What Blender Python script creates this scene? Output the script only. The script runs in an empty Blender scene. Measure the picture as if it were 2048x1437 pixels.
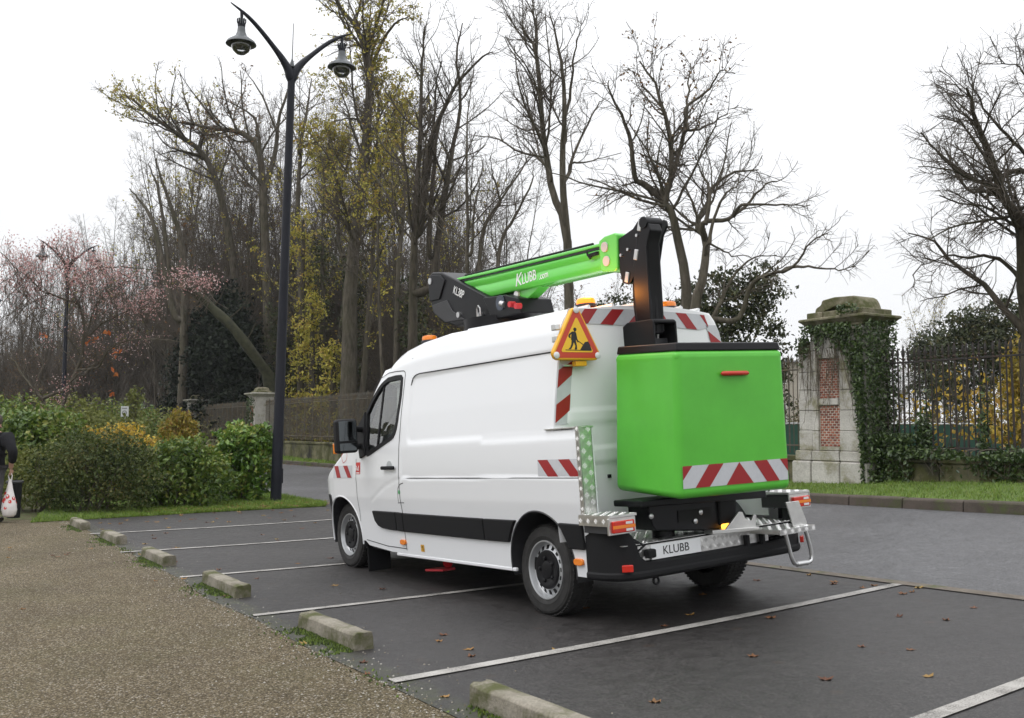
import bpy, bmesh, math, random
import numpy as np
from mathutils import Matrix, Vector

# ------------------------------------------------------------------ camera, sky, sun, exposure
SC = bpy.context.scene
COL = SC.collection
rad = math.radians
cam_d = bpy.data.cameras.new('camera'); cam = bpy.data.objects.new('camera', cam_d); COL.objects.link(cam)
SC.camera = cam
cam_d.sensor_fit = 'HORIZONTAL'; cam_d.sensor_width = 36.0; cam_d.lens = 34.62
cam_d.clip_start = 0.1; cam_d.clip_end = 3000
_p, _r = rad(4.1437), rad(0.1624)
_fw = Vector((0, math.cos(_p), math.sin(_p))); _up = Vector((0, -math.sin(_p), math.cos(_p))); _rt = Vector((1, 0, 0))
_r2 = _rt*math.cos(_r)+_up*math.sin(_r); _u2 = -_rt*math.sin(_r)+_up*math.cos(_r)
cam.matrix_world = Matrix(((_r2.x, _u2.x, -_fw.x, 0), (_r2.y, _u2.y, -_fw.y, 0), (_r2.z, _u2.z, -_fw.z, 1.4986), (0, 0, 0, 1)))

SUN_EL, SUN_AZ = rad(52), rad(250)
W = bpy.data.worlds.new('World'); SC.world = W; W.use_nodes = True
nt = W.node_tree; nt.nodes.clear()
wo = nt.nodes.new('ShaderNodeOutputWorld'); bg = nt.nodes.new('ShaderNodeBackground')
sky = nt.nodes.new('ShaderNodeTexSky'); sky.sky_type = 'NISHITA'; sky.sun_disc = False
sky.sun_elevation = SUN_EL; sky.sun_rotation = SUN_AZ
# overcast: cloud layer (even, a little brighter overhead) nearly hides the blue sky behind it
tc = nt.nodes.new('ShaderNodeTexCoord'); sx = nt.nodes.new('ShaderNodeSeparateXYZ')
nt.links.new(tc.outputs['Generated'], sx.inputs[0])
mr = nt.nodes.new('ShaderNodeMapRange'); mr.inputs['From Min'].default_value = 0.0; mr.inputs['From Max'].default_value = 1.0
pw = nt.nodes.new('ShaderNodeMath'); pw.operation = 'POWER'; pw.inputs[1].default_value = 1.8
nt.links.new(sx.outputs['Z'], mr.inputs['Value']); nt.links.new(mr.outputs[0], pw.inputs[0])
cl = nt.nodes.new('ShaderNodeMix'); cl.data_type = 'RGBA'
cl.inputs[6].default_value = (9.2, 9.25, 9.4, 1); cl.inputs[7].default_value = (23.5, 23.8, 24.4, 1)
nt.links.new(pw.outputs[0], cl.inputs[0])
mx = nt.nodes.new('ShaderNodeMix'); mx.data_type = 'RGBA'; mx.inputs[0].default_value = 0.94
nt.links.new(sky.outputs[0], mx.inputs[6]); nt.links.new(cl.outputs[2], mx.inputs[7])
nt.links.new(mx.outputs[2], bg.inputs[0]); bg.inputs[1].default_value = 0.1
nt.links.new(bg.outputs[0], wo.inputs[0])
sun_d = bpy.data.lights.new('sun', 'SUN'); sun = bpy.data.objects.new('sun', sun_d); COL.objects.link(sun)
sun_d.energy = 0.8; sun_d.angle = rad(35); sun_d.color = (1, 0.97, 0.93)
sun.rotation_euler = Vector((math.sin(SUN_AZ)*math.cos(SUN_EL), math.cos(SUN_AZ)*math.cos(SUN_EL), math.sin(SUN_EL))).to_track_quat('Z', 'Y').to_euler()
vs = SC.view_settings
vs.view_transform = 'Standard'; vs.look = 'None'; vs.exposure = 0.1; vs.gamma = 1.0; vs.use_curve_mapping = False
SC.cycles.max_bounces = 8; SC.cycles.transparent_max_bounces = 12
SC.cycles.use_denoising = True

random.seed(7); RNG = np.random.default_rng(11)

# ------------------------------------------------------------------ ground height of the site (gently sloping car park)
def gz(x, y):
    x = np.clip(x, -11.0, 8.5); y = np.clip(y, -6.0, 45.0)
    return 0.0368*x + 0.0054*y + 0.0005*x*y + 0.004*x*x + 0.0001*y*y - 0.0003
def G3(x, y, dz=0.0): return (float(x), float(y), float(gz(x, y))+dz)

# ------------------------------------------------------------------ object helpers
def tag(o, label=None, cat=None, group=None, kind=None):
    if label: o['label'] = label
    if cat: o['category'] = cat
    if group: o['group'] = group
    if kind: o['kind'] = kind
    return o
def empty(name, loc=(0, 0, 0), rz=0.0):
    o = bpy.data.objects.new(name, None); COL.objects.link(o); o.location = loc; o.rotation_euler = (0, 0, rz)
    o.empty_display_size = 0.2
    return o
def link(name, me, parent=None):
    o = bpy.data.objects.new(name, me); COL.objects.link(o)
    if parent is not None: o.parent = parent
    return o
def copy_tree(o, parent=None):
    c = o.copy(); COL.objects.link(c)
    if parent is not None: c.parent = parent
    for ch in list(o.children): copy_tree(ch, c)
    return c
class MB:
    """collects shapes, then links them as one mesh object"""
    def __init__(s): s.v = []; s.f = []; s.mi = []; s.sm = []
    def add(s, vs_, fs, mi=0, smooth=False):
        o = len(s.v); s.v += [tuple(map(float, p)) for p in vs_]
        for q in fs: s.f.append(tuple(i+o for i in q)); s.mi.append(mi); s.sm.append(smooth)
        return s
    def box(s, c, d, rz=0, ry=0, rx=0, mi=0, M=None):
        x, y, z = d[0]/2, d[1]/2, d[2]/2
        m = M if M is not None else (Matrix.Translation(c) @ Matrix.Rotation(rz, 4, 'Z') @ Matrix.Rotation(ry, 4, 'Y') @ Matrix.Rotation(rx, 4, 'X'))
        vv = [m @ Vector(p) for p in ((-x,-y,-z),(x,-y,-z),(x,y,-z),(-x,y,-z),(-x,-y,z),(x,-y,z),(x,y,z),(-x,y,z))]
        return s.add(vv, [(3,2,1,0),(4,5,6,7),(0,1,5,4),(1,2,6,5),(2,3,7,6),(3,0,4,7)], mi)
    def prism(s, poly, a, b, axis='y', mi=0, fn=None):
        """poly of 2D points extruded from a to b along axis"""
        def p3(p, t):
            return {'y': (p[0], t, p[1]), 'x': (t, p[0], p[1]), 'z': (p[0], p[1], t)}[axis]
        n = len(poly)
        vv = [p3(p, a) for p in poly]+[p3(p, b) for p in poly]
        if fn: vv = [fn(p) for p in vv]
        area = sum(poly[i][0]*poly[(i+1) % n][1]-poly[(i+1) % n][0]*poly[i][1] for i in range(n))
        fs = [tuple(range(n)), tuple(range(2*n-1, n-1, -1))]+[(i, i+n, (i+1) % n+n, (i+1) % n) for i in range(n)]
        return s.add(vv, fs, mi)
    def tube(s, pts, r, n=10, mi=0, cap=True, smooth=True):
        pts = [Vector(p) for p in pts]; K = len(pts)
        rr = r if hasattr(r, '__len__') else [r]*K
        prevu = None; vv = []
        for i, p in enumerate(pts):
            t = (pts[min(i+1, K-1)]-pts[max(i-1, 0)]).normalized()
            if prevu is None:
                ref = Vector((0, 0, 1)) if abs(t.z) < .9 else Vector((1, 0, 0)); u = t.cross(ref).normalized()
            else:
                u = (prevu-t*prevu.dot(t)).normalized()
            w = t.cross(u); prevu = u
            for k in range(n):
                a = 2*math.pi*k/n; vv.append(p+(u*math.cos(a)+w*math.sin(a))*rr[i])
        fs = [(i*n+k, i*n+(k+1) % n, (i+1)*n+(k+1) % n, (i+1)*n+k) for i in range(K-1) for k in range(n)]
        s.add(vv, fs, mi, smooth)
        if cap: s.add(vv[:n], [tuple(range(n-1, -1, -1))], mi); s.add(vv[-n:], [tuple(range(n))], mi)
        return s
    def lathe(s, prof, n=24, M=None, mi=0, smooth=True, skip=None, close=False):
        """prof: (radius, height) pairs turned about local z; M places it"""
        M = M or Matrix.Identity(4); K = len(prof)
        vv = [M @ Vector((r*math.cos(2*math.pi*k/n), r*math.sin(2*math.pi*k/n), h)) for r, h in prof for k in range(n)]
        fs = [(i*n+k, i*n+(k+1) % n, (i+1)*n+(k+1) % n, (i+1)*n+k) for i in range(K-1) for k in range(n) if not (skip and skip(i, k))]
        s.add(vv, fs, mi, smooth)
        return s
    def ball(s, c, r, n=10, mi=0, sc=(1, 1, 1)):
        prof = [(max(1e-4, math.sin(math.pi*i/n))*r, -math.cos(math.pi*i/n)*r) for i in range(n+1)]
        return s.lathe(prof, n*2, Matrix.Translation(c) @ Matrix.Diagonal((*sc, 1)), mi)
    def build(s, name, mats, parent=None, bevel=0, seg=2, sharp=40, loc=None):
        me = bpy.data.meshes.new(name); me.from_pydata(s.v, [], s.f)
        mats = mats if isinstance(mats, (list, tuple)) else [mats]
        for m in mats: me.materials.append(m)
        me.polygons.foreach_set('material_index', s.mi)
        me.update()
        bm = bmesh.new(); bm.from_mesh(me); bmesh.ops.recalc_face_normals(bm, faces=bm.faces); bm.to_mesh(me); bm.free()
        if bevel or any(s.sm):
            me.polygons.foreach_set('use_smooth', [True]*len(me.polygons)); me.set_sharp_from_angle(angle=rad(sharp))
        o = link(name, me, parent)
        if bevel:
            b = o.modifiers.new('bevel', 'BEVEL'); b.width = bevel; b.segments = seg; b.limit_method = 'ANGLE'; b.angle_limit = rad(35); b.harden_normals = True
        if loc is not None: o.location = loc
        return o
def np_mesh(name, V, F, mats, parent=None, attr=None, smooth=False, mi=None):
    """V (n,3); F (m,k) with the same k for every face"""
    me = bpy.data.meshes.new(name); n = len(V); m, k = F.shape
    me.vertices.add(n); me.vertices.foreach_set('co', np.asarray(V, np.float32).ravel())
    me.loops.add(m*k); me.loops.foreach_set('vertex_index', np.asarray(F, np.int32).ravel())
    me.polygons.add(m); me.polygons.foreach_set('loop_start', np.arange(0, m*k, k, dtype=np.int32))
    for q in (mats if isinstance(mats, (list, tuple)) else [mats]): me.materials.append(q)
    if mi is not None: me.polygons.foreach_set('material_index', np.asarray(mi, np.int32))
    me.polygons.foreach_set('use_smooth', np.full(m, smooth, dtype=bool))
    if attr is not None:
        a = me.attributes.new('rnd', 'FLOAT', 'FACE' if len(attr) == m else 'POINT'); a.data.foreach_set('value', np.asarray(attr, np.float32))
    me.update(calc_edges=True)
    return link(name, me, parent)

# ------------------------------------------------------------------ materials
def S(n, t, **kw):
    q = n.nodes.new('ShaderNode'+t)
    for k, v in kw.items():
        if k.startswith('i_'): q.inputs[k[2:]].default_value = v
        else: setattr(q, k, v)
    return q
def newmat(name):
    m = bpy.data.materials.new(name); m.use_nodes = True; n = m.node_tree
    b = n.nodes['Principled BSDF']; return m, n, b
def ramp(n, fac, stops):
    r = S(n, 'ValToRGB'); e = r.color_ramp.elements
    while len(e) < len(stops): e.new(0.5)
    for q, (p, c) in zip(e, stops): q.position = p; q.color = (*c, 1)
    n.links.new(fac, r.inputs[0]); return r.outputs[0]
def noise(n, scale, detail=4, rough=.55, coord=None):
    q = S(n, 'TexNoise'); q.inputs['Scale'].default_value = scale; q.inputs['Detail'].default_value = detail; q.inputs['Roughness'].default_value = rough
    if coord is not None: n.links.new(coord, q.inputs['Vector'])
    return q.outputs[0]
def mixc(n, fac, a, b, mode='MIX'):
    q = S(n, 'Mix', data_type='RGBA', blend_type=mode)
    for val, idx in ((fac, 0), (a, 6), (b, 7)):
        if isinstance(val, (int, float)): q.inputs[idx].default_value = val
        elif isinstance(val, tuple): q.inputs[idx].default_value = (*val, 1) if len(val) == 3 else val
        else: n.links.new(val, q.inputs[idx])
    return q.outputs[2]
def bump(n, b, h, strength=.3, dist=.01):
    q = S(n, 'Bump'); q.inputs['Strength'].default_value = strength; q.inputs['Distance'].default_value = dist
    n.links.new(h, q.inputs['Height']); n.links.new(q.outputs[0], b.inputs['Normal'])
def coords(n, which='Object'): return S(n, 'TexCoord').outputs[which]
def plain(name, col, rough=.5, metal=0, spec=.5, var=0, vscale=6, coat=0, bmp=0, bscale=60, emit=None, est=0, alpha=None):
    m, n, b = newmat(name)
    b.inputs['Roughness'].default_value = rough; b.inputs['Metallic'].default_value = metal; b.inputs['Specular IOR Level'].default_value = spec
    b.inputs['Base Color'].default_value = (*col, 1)
    if coat: b.inputs['Coat Weight'].default_value = coat; b.inputs['Coat Roughness'].default_value = .06
    if var:
        c = coords(n); f = noise(n, vscale, 5, .6, c)
        lo = tuple(x*(1-var) for x in col); hi = tuple(min(1, x*(1+var)) for x in col)
        n.links.new(ramp(n, f, [(.3, lo), (.7, hi)]), b.inputs['Base Color'])
    if bmp: bump(n, b, noise(n, bscale, 4, .6, coords(n)), bmp, .004)
    if emit: b.inputs['Emission Color'].default_value = (*emit, 1); b.inputs['Emission Strength'].default_value = est
    return m
def leafmat(name, cols, rough=.55, trans=.25, spec=.3):
    m, n, b = newmat(name)
    a = S(n, 'Attribute', attribute_name='rnd')
    k = len(cols); c = ramp(n, a.outputs['Fac'], [((i+.5)/k, q) for i, q in enumerate(cols)])
    n.links.new(c, b.inputs['Base Color']); b.inputs['Roughness'].default_value = rough; b.inputs['Specular IOR Level'].default_value = spec
    t = S(n, 'BsdfTranslucent'); n.links.new(c, t.inputs[0])
    ms = S(n, 'MixShader'); ms.inputs[0].default_value = trans
    n.links.new(b.outputs[0], ms.inputs[1]); n.links.new(t.outputs[0], ms.inputs[2])
    n.links.new(ms.outputs[0], n.nodes['Material Output'].inputs[0])
    return m
def stone(name, lo, hi, moss=(.06, .08, .02), mossamt=.45, sc=3.0, speck=40, wet=.85, dark=None):
    m, n, b = newmat(name); c = coords(n)
    base = ramp(n, noise(n, sc, 8, .65, c), [(.3, lo), (.62, hi)])
    sp = ramp(n, noise(n, speck, 3, .7, c), [(.35, (.78,)*3), (.6, (1.05,)*3)])
    base = mixc(n, 1.0, base, sp, 'MULTIPLY')
    mk = ramp(n, noise(n, sc*.9, 7, .7, c), [(mossamt, (0, 0, 0)), (mossamt+.16, (1, 1, 1))])
    inv = S(n, 'Invert'); n.links.new(mk, inv.inputs['Color'])
    base = mixc(n, inv.outputs[0], base, moss)
    if dark is not None:
        dk = ramp(n, noise(n, sc*.6, 6, .7, c), [(.5, (0, 0, 0)), (.62, (1, 1, 1))]); base = mixc(n, dk, base, dark)
    n.links.new(base, b.inputs['Base Color']); b.inputs['Roughness'].default_value = wet; b.inputs['Specular IOR Level'].default_value = .3
    bump(n, b, noise(n, speck, 6, .7, c), .6, .008)
    return m
def bark(name, lo, hi, sc=9):
    m, n, b = newmat(name); c = coords(n)
    mp = S(n, 'Mapping'); mp.inputs['Scale'].default_value = (1, 1, .22); n.links.new(c, mp.inputs['Vector'])
    f = noise(n, sc, 6, .65, mp.outputs[0]); g = noise(n, .6, 4, .6, c)
    col = ramp(n, f, [(.35, lo), (.68, hi)])
    col = mixc(n, ramp(n, g, [(.45, (0, 0, 0)), (.65, (.4, .4, .4))]), col, (.045, .048, .02))
    n.links.new(col, b.inputs['Base Color']); b.inputs['Roughness'].default_value = .9; b.inputs['Specular IOR Level'].default_value = .2
    bump(n, b, f, .6, .02); return m
# ------------------------------------------------------------------ setting: ground, car park, road, path
def resample(pts, step):
    pts = [np.array(p, float) for p in pts]; out = []
    for a, b in zip(pts[:-1], pts[1:]):
        k = max(1, int(np.ceil(np.linalg.norm(b-a)/step)))
        out += [a+(b-a)*i/k for i in range(k)]
    return np.array(out+[pts[-1]])
def strip(name, L, R, nu, mat, dz, nv=None, kind='structure', skirt=0):
    """sheet between two polylines that follows the lie of the land"""
    def rs(p, k):
        p = np.array(p, float); d = np.r_[0, np.cumsum(np.linalg.norm(np.diff(p, axis=0), axis=1))]
        t = np.linspace(0, d[-1], k); return np.stack([np.interp(t, d, p[:, 0]), np.interp(t, d, p[:, 1])], 1)
    if nv: L, R = rs(L, nv), rs(R, nv)
    L, R = np.array(L, float), np.array(R, float); nv = len(L)
    u = np.linspace(0, 1, nu+1)
    P = L[:, None, :]*(1-u)[None, :, None]+R[:, None, :]*u[None, :, None]
    X, Y = P[..., 0].ravel(), P[..., 1].ravel()
    V = np.stack([X, Y, gz(X, Y)+dz], 1)
    i = np.arange(nv-1)[:, None]*(nu+1)+np.arange(nu)[None, :]; i = i.ravel()
    F = np.stack([i, i+1, i+nu+2, i+nu+1], 1)
    o = np_mesh(name, V, F, mat, attr=np.tile(u, nv), smooth=True)
    bm = bmesh.new(); bm.from_mesh(o.data); bmesh.ops.recalc_face_normals(bm, faces=bm.faces)
    up = sum(f.normal.z for f in bm.faces)
    if up < 0: bmesh.ops.reverse_faces(bm, faces=bm.faces)
    bm.to_mesh(o.data); bm.free()
    return tag(o, kind=kind)

def asphalt(name, lo, hi, rough, speck, moss=False, patches=True):
    m, n, b = newmat(name); c = coords(n)
    big = noise(n, .55, 5, .6, c); fine = noise(n, 260, 3, .7, c); mid = noise(n, 9, 5, .65, c)
    col = ramp(n, big, [(.3, lo), (.7, hi)])
    col = mixc(n, 1.0, col, ramp(n, noise(n, .23, 6, .7, c), [(.35, (.74,)*3), (.65, (1.24,)*3)]), 'MULTIPLY')
    col = mixc(n, 1.0, col, ramp(n, fine, [(.3, (.55,)*3), (.5, (.95,)*3), (.72, (1.75,)*3)]), 'MULTIPLY')
    col = mixc(n, 1.0, col, ramp(n, mid, [(.3, (.82,)*3), (.7, (1.15,)*3)]), 'MULTIPLY')
    col = mixc(n, 1.0, col, ramp(n, noise(n, 75, 3, .75, c), [(.34, (.35,)*3), (.5, (.92,)*3), (.64, (2.3,)*3)]), 'MULTIPLY')
    vo = S(n, 'TexVoronoi'); vo.inputs['Scale'].default_value = 34; n.links.new(c, vo.inputs['Vector'])
    st = ramp(n, vo.outputs['Distance'], [(.05, (1, 1, 1)), (.075, (0, 0, 0))])
    lv = S(n, 'TexVoronoi'); lv.inputs['Scale'].default_value = 2.3; n.links.new(c, lv.inputs['Vector'])
    stn = ramp(n, lv.outputs['Distance'], [(.06, (.55,)*3), (.12, (0, 0, 0))]); col = mixc(n, mixc(n, 1.0, stn, ramp(n, noise(n, 60, 3, .6, c), [(.4, (.2,)*3), (.6, (1, 1, 1))]), 'MULTIPLY'), col, (.05, .03, .02))
    keep = ramp(n, noise(n, 21, 2, .5, c), [(.54, (0, 0, 0)), (.56, (1, 1, 1))])
    col = mixc(n, mixc(n, 1.0, st, keep, 'MULTIPLY'), col, speck)
    if moss:
        a = S(n, 'Attribute', attribute_name='rnd')
        ad = S(n, 'Math', operation='MULTIPLY_ADD'); n.links.new(noise(n, 2.6, 7, .7, c), ad.inputs[0]); ad.inputs[1].default_value = -.055; n.links.new(a.outputs['Fac'], ad.inputs[2])
        mk = ramp(n, ad.outputs[0], [(.0, (.55, .55, .55)), (.02, (.0, .0, .0))])
        mk.node.color_ramp.elements[0].position = 0.0
        g = mixc(n, noise(n, 55, 4, .7, c), (.03, .03, .02), (.07, .085, .02)); mk = mixc(n, 1.0, mk, ramp(n, noise(n, 12, 6, .75, c), [(.42, (.1,)*3), (.58, (1, 1, 1))]), 'MULTIPLY')
        col = mixc(n, mk, col, g)
    n.links.new(col, b.inputs['Base Color'])
    rr = ramp(n, mid, [(.3, (rough-.1,)*3), (.7, (rough+.1,)*3)]); n.links.new(rr, b.inputs['Roughness'])
    b.inputs['Specular IOR Level'].default_value = .5
    bump(n, b, fine, .55, .006)
    return m
def gravel(name):
    m, n, b = newmat(name); c = coords(n)
    v1 = S(n, 'TexVoronoi'); v1.inputs['Scale'].default_value = 95; n.links.new(c, v1.inputs['Vector'])
    v2 = S(n, 'TexVoronoi'); v2.inputs['Scale'].default_value = 180; n.links.new(c, v2.inputs['Vector'])
    sep = S(n, 'SeparateColor'); n.links.new(v1.outputs['Color'], sep.inputs[0])
    col = ramp(n, sep.outputs[0], [(.0, (.062, .047, .027)), (.3, (.115, .09, .052)), (.62, (.17, .138, .084)), (.88, (.24, .2, .138)), (.985, (.4, .37, .32))])
    sh = ramp(n, v1.outputs['Distance'], [(.25, (1.1,)*3), (.75, (.45,)*3)])
    col = mixc(n, 1.0, col, sh, 'MULTIPLY')
    big = noise(n, .8, 6, .65, c)
    col = mixc(n, 1.0, col, ramp(n, big, [(.3, (.82, .8, .78)), (.7, (1.18, 1.16, 1.1))]), 'MULTIPLY')
    a = S(n, 'Attribute', attribute_name='rnd')
    ad = S(n, 'Math', operation='MULTIPLY_ADD'); n.links.new(noise(n, 1.5, 8, .72, c), ad.inputs[0]); ad.inputs[1].default_value = .22; n.links.new(a.outputs['Fac'], ad.inputs[2])
    mk = ramp(n, ad.outputs[0], [(1.055, (0, 0, 0)), (1.1, (.85, .85, .85))])
    mk2 = ramp(n, noise(n, 40, 4, .7, c), [(.42, (0, 0, 0)), (.58, (1, 1, 1))])
    col = mixc(n, mixc(n, 1.0, mk, mk2, 'MULTIPLY'), col, (.09, .108, .022))
    mk3 = ramp(n, noise(n, .9, 8, .7, c), [(.48, (0, 0, 0)), (.66, (.4, .4, .4))])
    col = mixc(n, mixc(n, 1.0, mk3, mk2, 'MULTIPLY'), col, (.088, .088, .03))
    n.links.new(col, b.inputs['Base Color']); b.inputs['Roughness'].default_value = .85; b.inputs['Specular IOR Level'].default_value = .25
    hgt = S(n, 'Math', operation='SUBTRACT'); hgt.inputs[0].default_value = 1; n.links.new(v1.outputs['Distance'], hgt.inputs[1])
    bump(n, b, hgt.outputs[0], .9, .012)
    return m
def linepaint(name):
    m, n, b = newmat(name); c = coords(n)
    f = noise(n, 150, 4, .75, c); g = noise(n, 5, 4, .6, c)
    s = S(n, 'Math', operation='MULTIPLY_ADD'); n.links.new(g, s.inputs[0]); s.inputs[1].default_value = .45; n.links.new(f, s.inputs[2])
    col = ramp(n, s.outputs[0], [(.60, (.07, .066, .06)), (.68, (.27, .255, .235)), (.86, (.42, .405, .38))])
    n.links.new(col, b.inputs['Base Color']); b.inputs['Roughness'].default_value = .7
    bump(n, b, f, .4, .004); return m

M_ASPH = asphalt('car_park_asphalt', (.0195, .0175, .0168), (.031, .028, .027), .52, (.3, .29, .27), moss=True)
M_ROAD = asphalt('road_asphalt', (.06, .059, .0615), (.08, .079, .0825), .48, (.2, .19, .18))
M_GRAV = gravel('path_gravel'); M_LINE = linepaint('worn_white_line_paint')
M_CONC = stone('mossy_concrete', (.13, .115, .085), (.27, .245, .2), moss=(.07, .075, .025), mossamt=.4, sc=4, speck=60)
M_GUT = stone('gutter_concrete', (.1, .085, .068), (.17, .145, .12), mossamt=.34, sc=5, speck=50)
M_KERB = stone('brown_kerb_stone', (.045, .036, .029), (.09, .073, .06), mossamt=.36, sc=3, speck=60)
def soil():
    m, n, b = newmat('leafy_soil'); c = coords(n)
    col = ramp(n, noise(n, .35, 8, .7, c), [(.35, (.05, .045, .02)), (.5, (.07, .085, .025)), (.68, (.09, .12, .03))])
    col = mixc(n, ramp(n, noise(n, 6, 6, .7, c), [(.48, (0, 0, 0)), (.6, (1, 1, 1))]), col, (.075, .05, .025))
    n.links.new(col, b.inputs['Base Color']); b.inputs['Roughness'].default_value = .95; bump(n, b, noise(n, 30, 5, .7, c), .8, .03); return m
M_SOIL = soil()
def turf():
    m, n, b = newmat('turf'); c = coords(n)
    col = ramp(n, noise(n, 1.2, 8, .7, c), [(.3, (.065, .1, .02)), (.7, (.12, .185, .034))])
    n.links.new(col, b.inputs['Base Color']); b.inputs['Roughness'].default_value = .95; bump(n, b, noise(n, 40, 5, .7, c), .8, .03); return m
M_TURF = turf()

# ground to the horizon
ux = np.r_[-900, -300, -120, -60, np.arange(-40, 41, 2.0), 60, 120, 300, 900]; uy = np.r_[-300, -60, np.arange(-12, 61, 2.0), 80, 120, 250, 600, 1500]
GX, GY = np.meshgrid(ux, uy); nv_, nu_ = GX.shape
V = np.stack([GX.ravel(), GY.ravel(), gz(GX.ravel(), GY.ravel())-.05], 1)
i = (np.arange(nv_-1)[:, None]*nu_+np.arange(nu_-1)[None, :]).ravel()
tag(np_mesh('ground', V, np.stack([i, i+1, i+nu_+1, i+nu_], 1), M_SOIL, smooth=True), kind='structure')

EDGE = [(3.35, -.5), (1.5, 2.4), (.62, 3.8), (-.262, 5.189), (-.703, 5.844), (-1.281, 6.727), (-2.071, 8.012), (-2.93, 9.404), (-4.104, 11.324), (-5.824, 14.087), (-7.41, 16.6)]
LD = np.array([.8588, .5123])
GUT0, GUTD = np.array([2.322, 9.911]), np.array([-.512, .859])
def to_gutter(p):
    p = np.array(p, float); A = np.array([[LD[0], -GUTD[0]], [LD[1], -GUTD[1]]]); t, s_ = np.linalg.solve(A, GUT0-p); return p+LD*t
er = resample(EDGE, .5)
jit = np.interp(np.arange(len(er)), np.arange(0, len(er)+3, 3), RNG.normal(0, .025, len(np.arange(0, len(er)+3, 3))))
er = er+np.outer(jit, LD)
pl = np.array([e-LD*26 for e in er])
strip('gravel_path', pl, er, 26, M_GRAV, 0.0)
gr = np.array([to_gutter(e) for e in er])
far = np.array([er[-1]+np.array([-.5396, .842])*k for k in (1.5, 3.0, 4.5)])
strip('parking_asphalt', np.vstack([er, far]), np.vstack([gr, [to_gutter(e) for e in far]]), 14, M_ASPH, .004)
KERB = [(9.4, 5.6), (7.6, 9.1), (6.16, 11.94), (5.345, 13.67), (4.567, 15.32), (.9, 22.0), (-6.56, 35.8), (-9.1, 38.6), (-14.5, 46.5), (-33, 74), (-60, 112)]
GL = [tuple(GUT0-GUTD*11), tuple(GUT0), tuple(GUT0+GUTD*10.8), (-3.75, 19.95), (-5.29, 22.65), (-8.6, 28.6), (-13, 36.0), (-20, 47), (-38, 75), (-66, 113)]
strip('road', GL, KERB, 8, M_ROAD, .004, nv=110)
def band(name, pts, w, mat, dz, step=.5):
    P = resample(pts, step); T = np.gradient(P, axis=0); T /= np.linalg.norm(T, axis=1)[:, None]; N = np.stack([-T[:, 1], T[:, 0]], 1)
    return strip(name, P-N*w/2, P+N*w/2, 2, mat, dz)
band('gutter_strip', [tuple(GUT0-GUTD*11), tuple(GUT0), tuple(GUT0+GUTD*10.6)], .13, M_GUT, .012)
# parking bay lines
ROW0 = np.array([-6.1314, 14.4152]); RD = np.array([.5394, -.8421])
LINES = [(0, .05, 9.0), (1, -.05, 9.0), (2, .0, 9.0), (3, -.02, 9.0), (4, .0, 9.0), (5, .25, 9.0)]
STARTS = [(-6.095, 14.389), (-4.854, 12.354), (-3.418, 10.295), (-2.1, 8.14), (-.707, 5.944), (.575, 3.856)]
ENDS = [None, None, None, None, (3.22, 8.30), None]
DIRS = [32.0, 28.6, 26.4, 27.8, 31.1, 34.4]
for k, (s0, e0, dg) in enumerate(zip(STARTS, ENDS, DIRS)):
    a = np.array(s0); d = np.array([math.cos(rad(dg)), math.sin(rad(dg))])
    if e0: b_ = np.array(e0)
    else:
        A = np.array([[d[0], -GUTD[0]], [d[1], -GUTD[1]]]); t, _s = np.linalg.solve(A, GUT0-a); b_ = a+d*(t-.1)
    band('parking_line', [tuple(a), tuple(b_)], .085 if k < 4 else .1, M_LINE, .012, .25)

# kerb with separate stones along the far side of the road
def along(pts, s):
    P = np.array(pts, float); d = np.r_[0, np.cumsum(np.linalg.norm(np.diff(P, axis=0), axis=1))]
    x, y = np.interp(s, d, P[:, 0]), np.interp(s, d, P[:, 1]); x2, y2 = np.interp(s+.05, d, P[:, 0]), np.interp(s+.05, d, P[:, 1])
    return np.array([x, y]), math.atan2(y2-y, x2-x), d[-1]
kerb = tag(empty('kerb', G3(*KERB[3])), kind='structure')
KZ = gz(*KERB[3])
kinv = Matrix.Translation(kerb.location).inverted()
def kerb_block(s0, s1, mb):
    (a, th, _), (b, _, _) = along(KERB, s0), along(KERB, s1)
    d = (b-a); d = d/np.linalg.norm(d); n = np.array([d[1], -d[0]])
    tl = random.uniform(-.006, .006)
    vv = []
    for p in (a+d*.006, b-d*.006):
        for off, zz in ((0, -.1), (0.012, .125+tl), (.03, .145+tl), (.15, .145+tl), (.15, -.1)):
            q = p+n*off; vv.append((q[0], q[1], gz(*q)+zz))
    fs = [(i, i+1, i+6, i+5) for i in range(4)]+[(4, 0, 5, 9), (0, 4, 3, 2, 1), (5, 6, 7, 8, 9)]
    vv = [tuple(kinv @ Vector(p)) for p in vv]
    mb.add(vv, fs)
s = 0; ktot = along(KERB, 0)[2]; kk = 0
restk = MB()
while s < ktot-1:
    if s < 16:
        m_ = MB(); kerb_block(s, s+1.0, m_); o = m_.build('kerb_stone', M_KERB, kerb, bevel=.008, seg=1); s += 1.0
    else: kerb_block(s, s+1.0, restk); s += 1.0
o = restk.build('kerb_stones_far', M_KERB, kerb); o.name = 'distant_kerb_run'; tag(o, kind='stuff')

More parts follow.
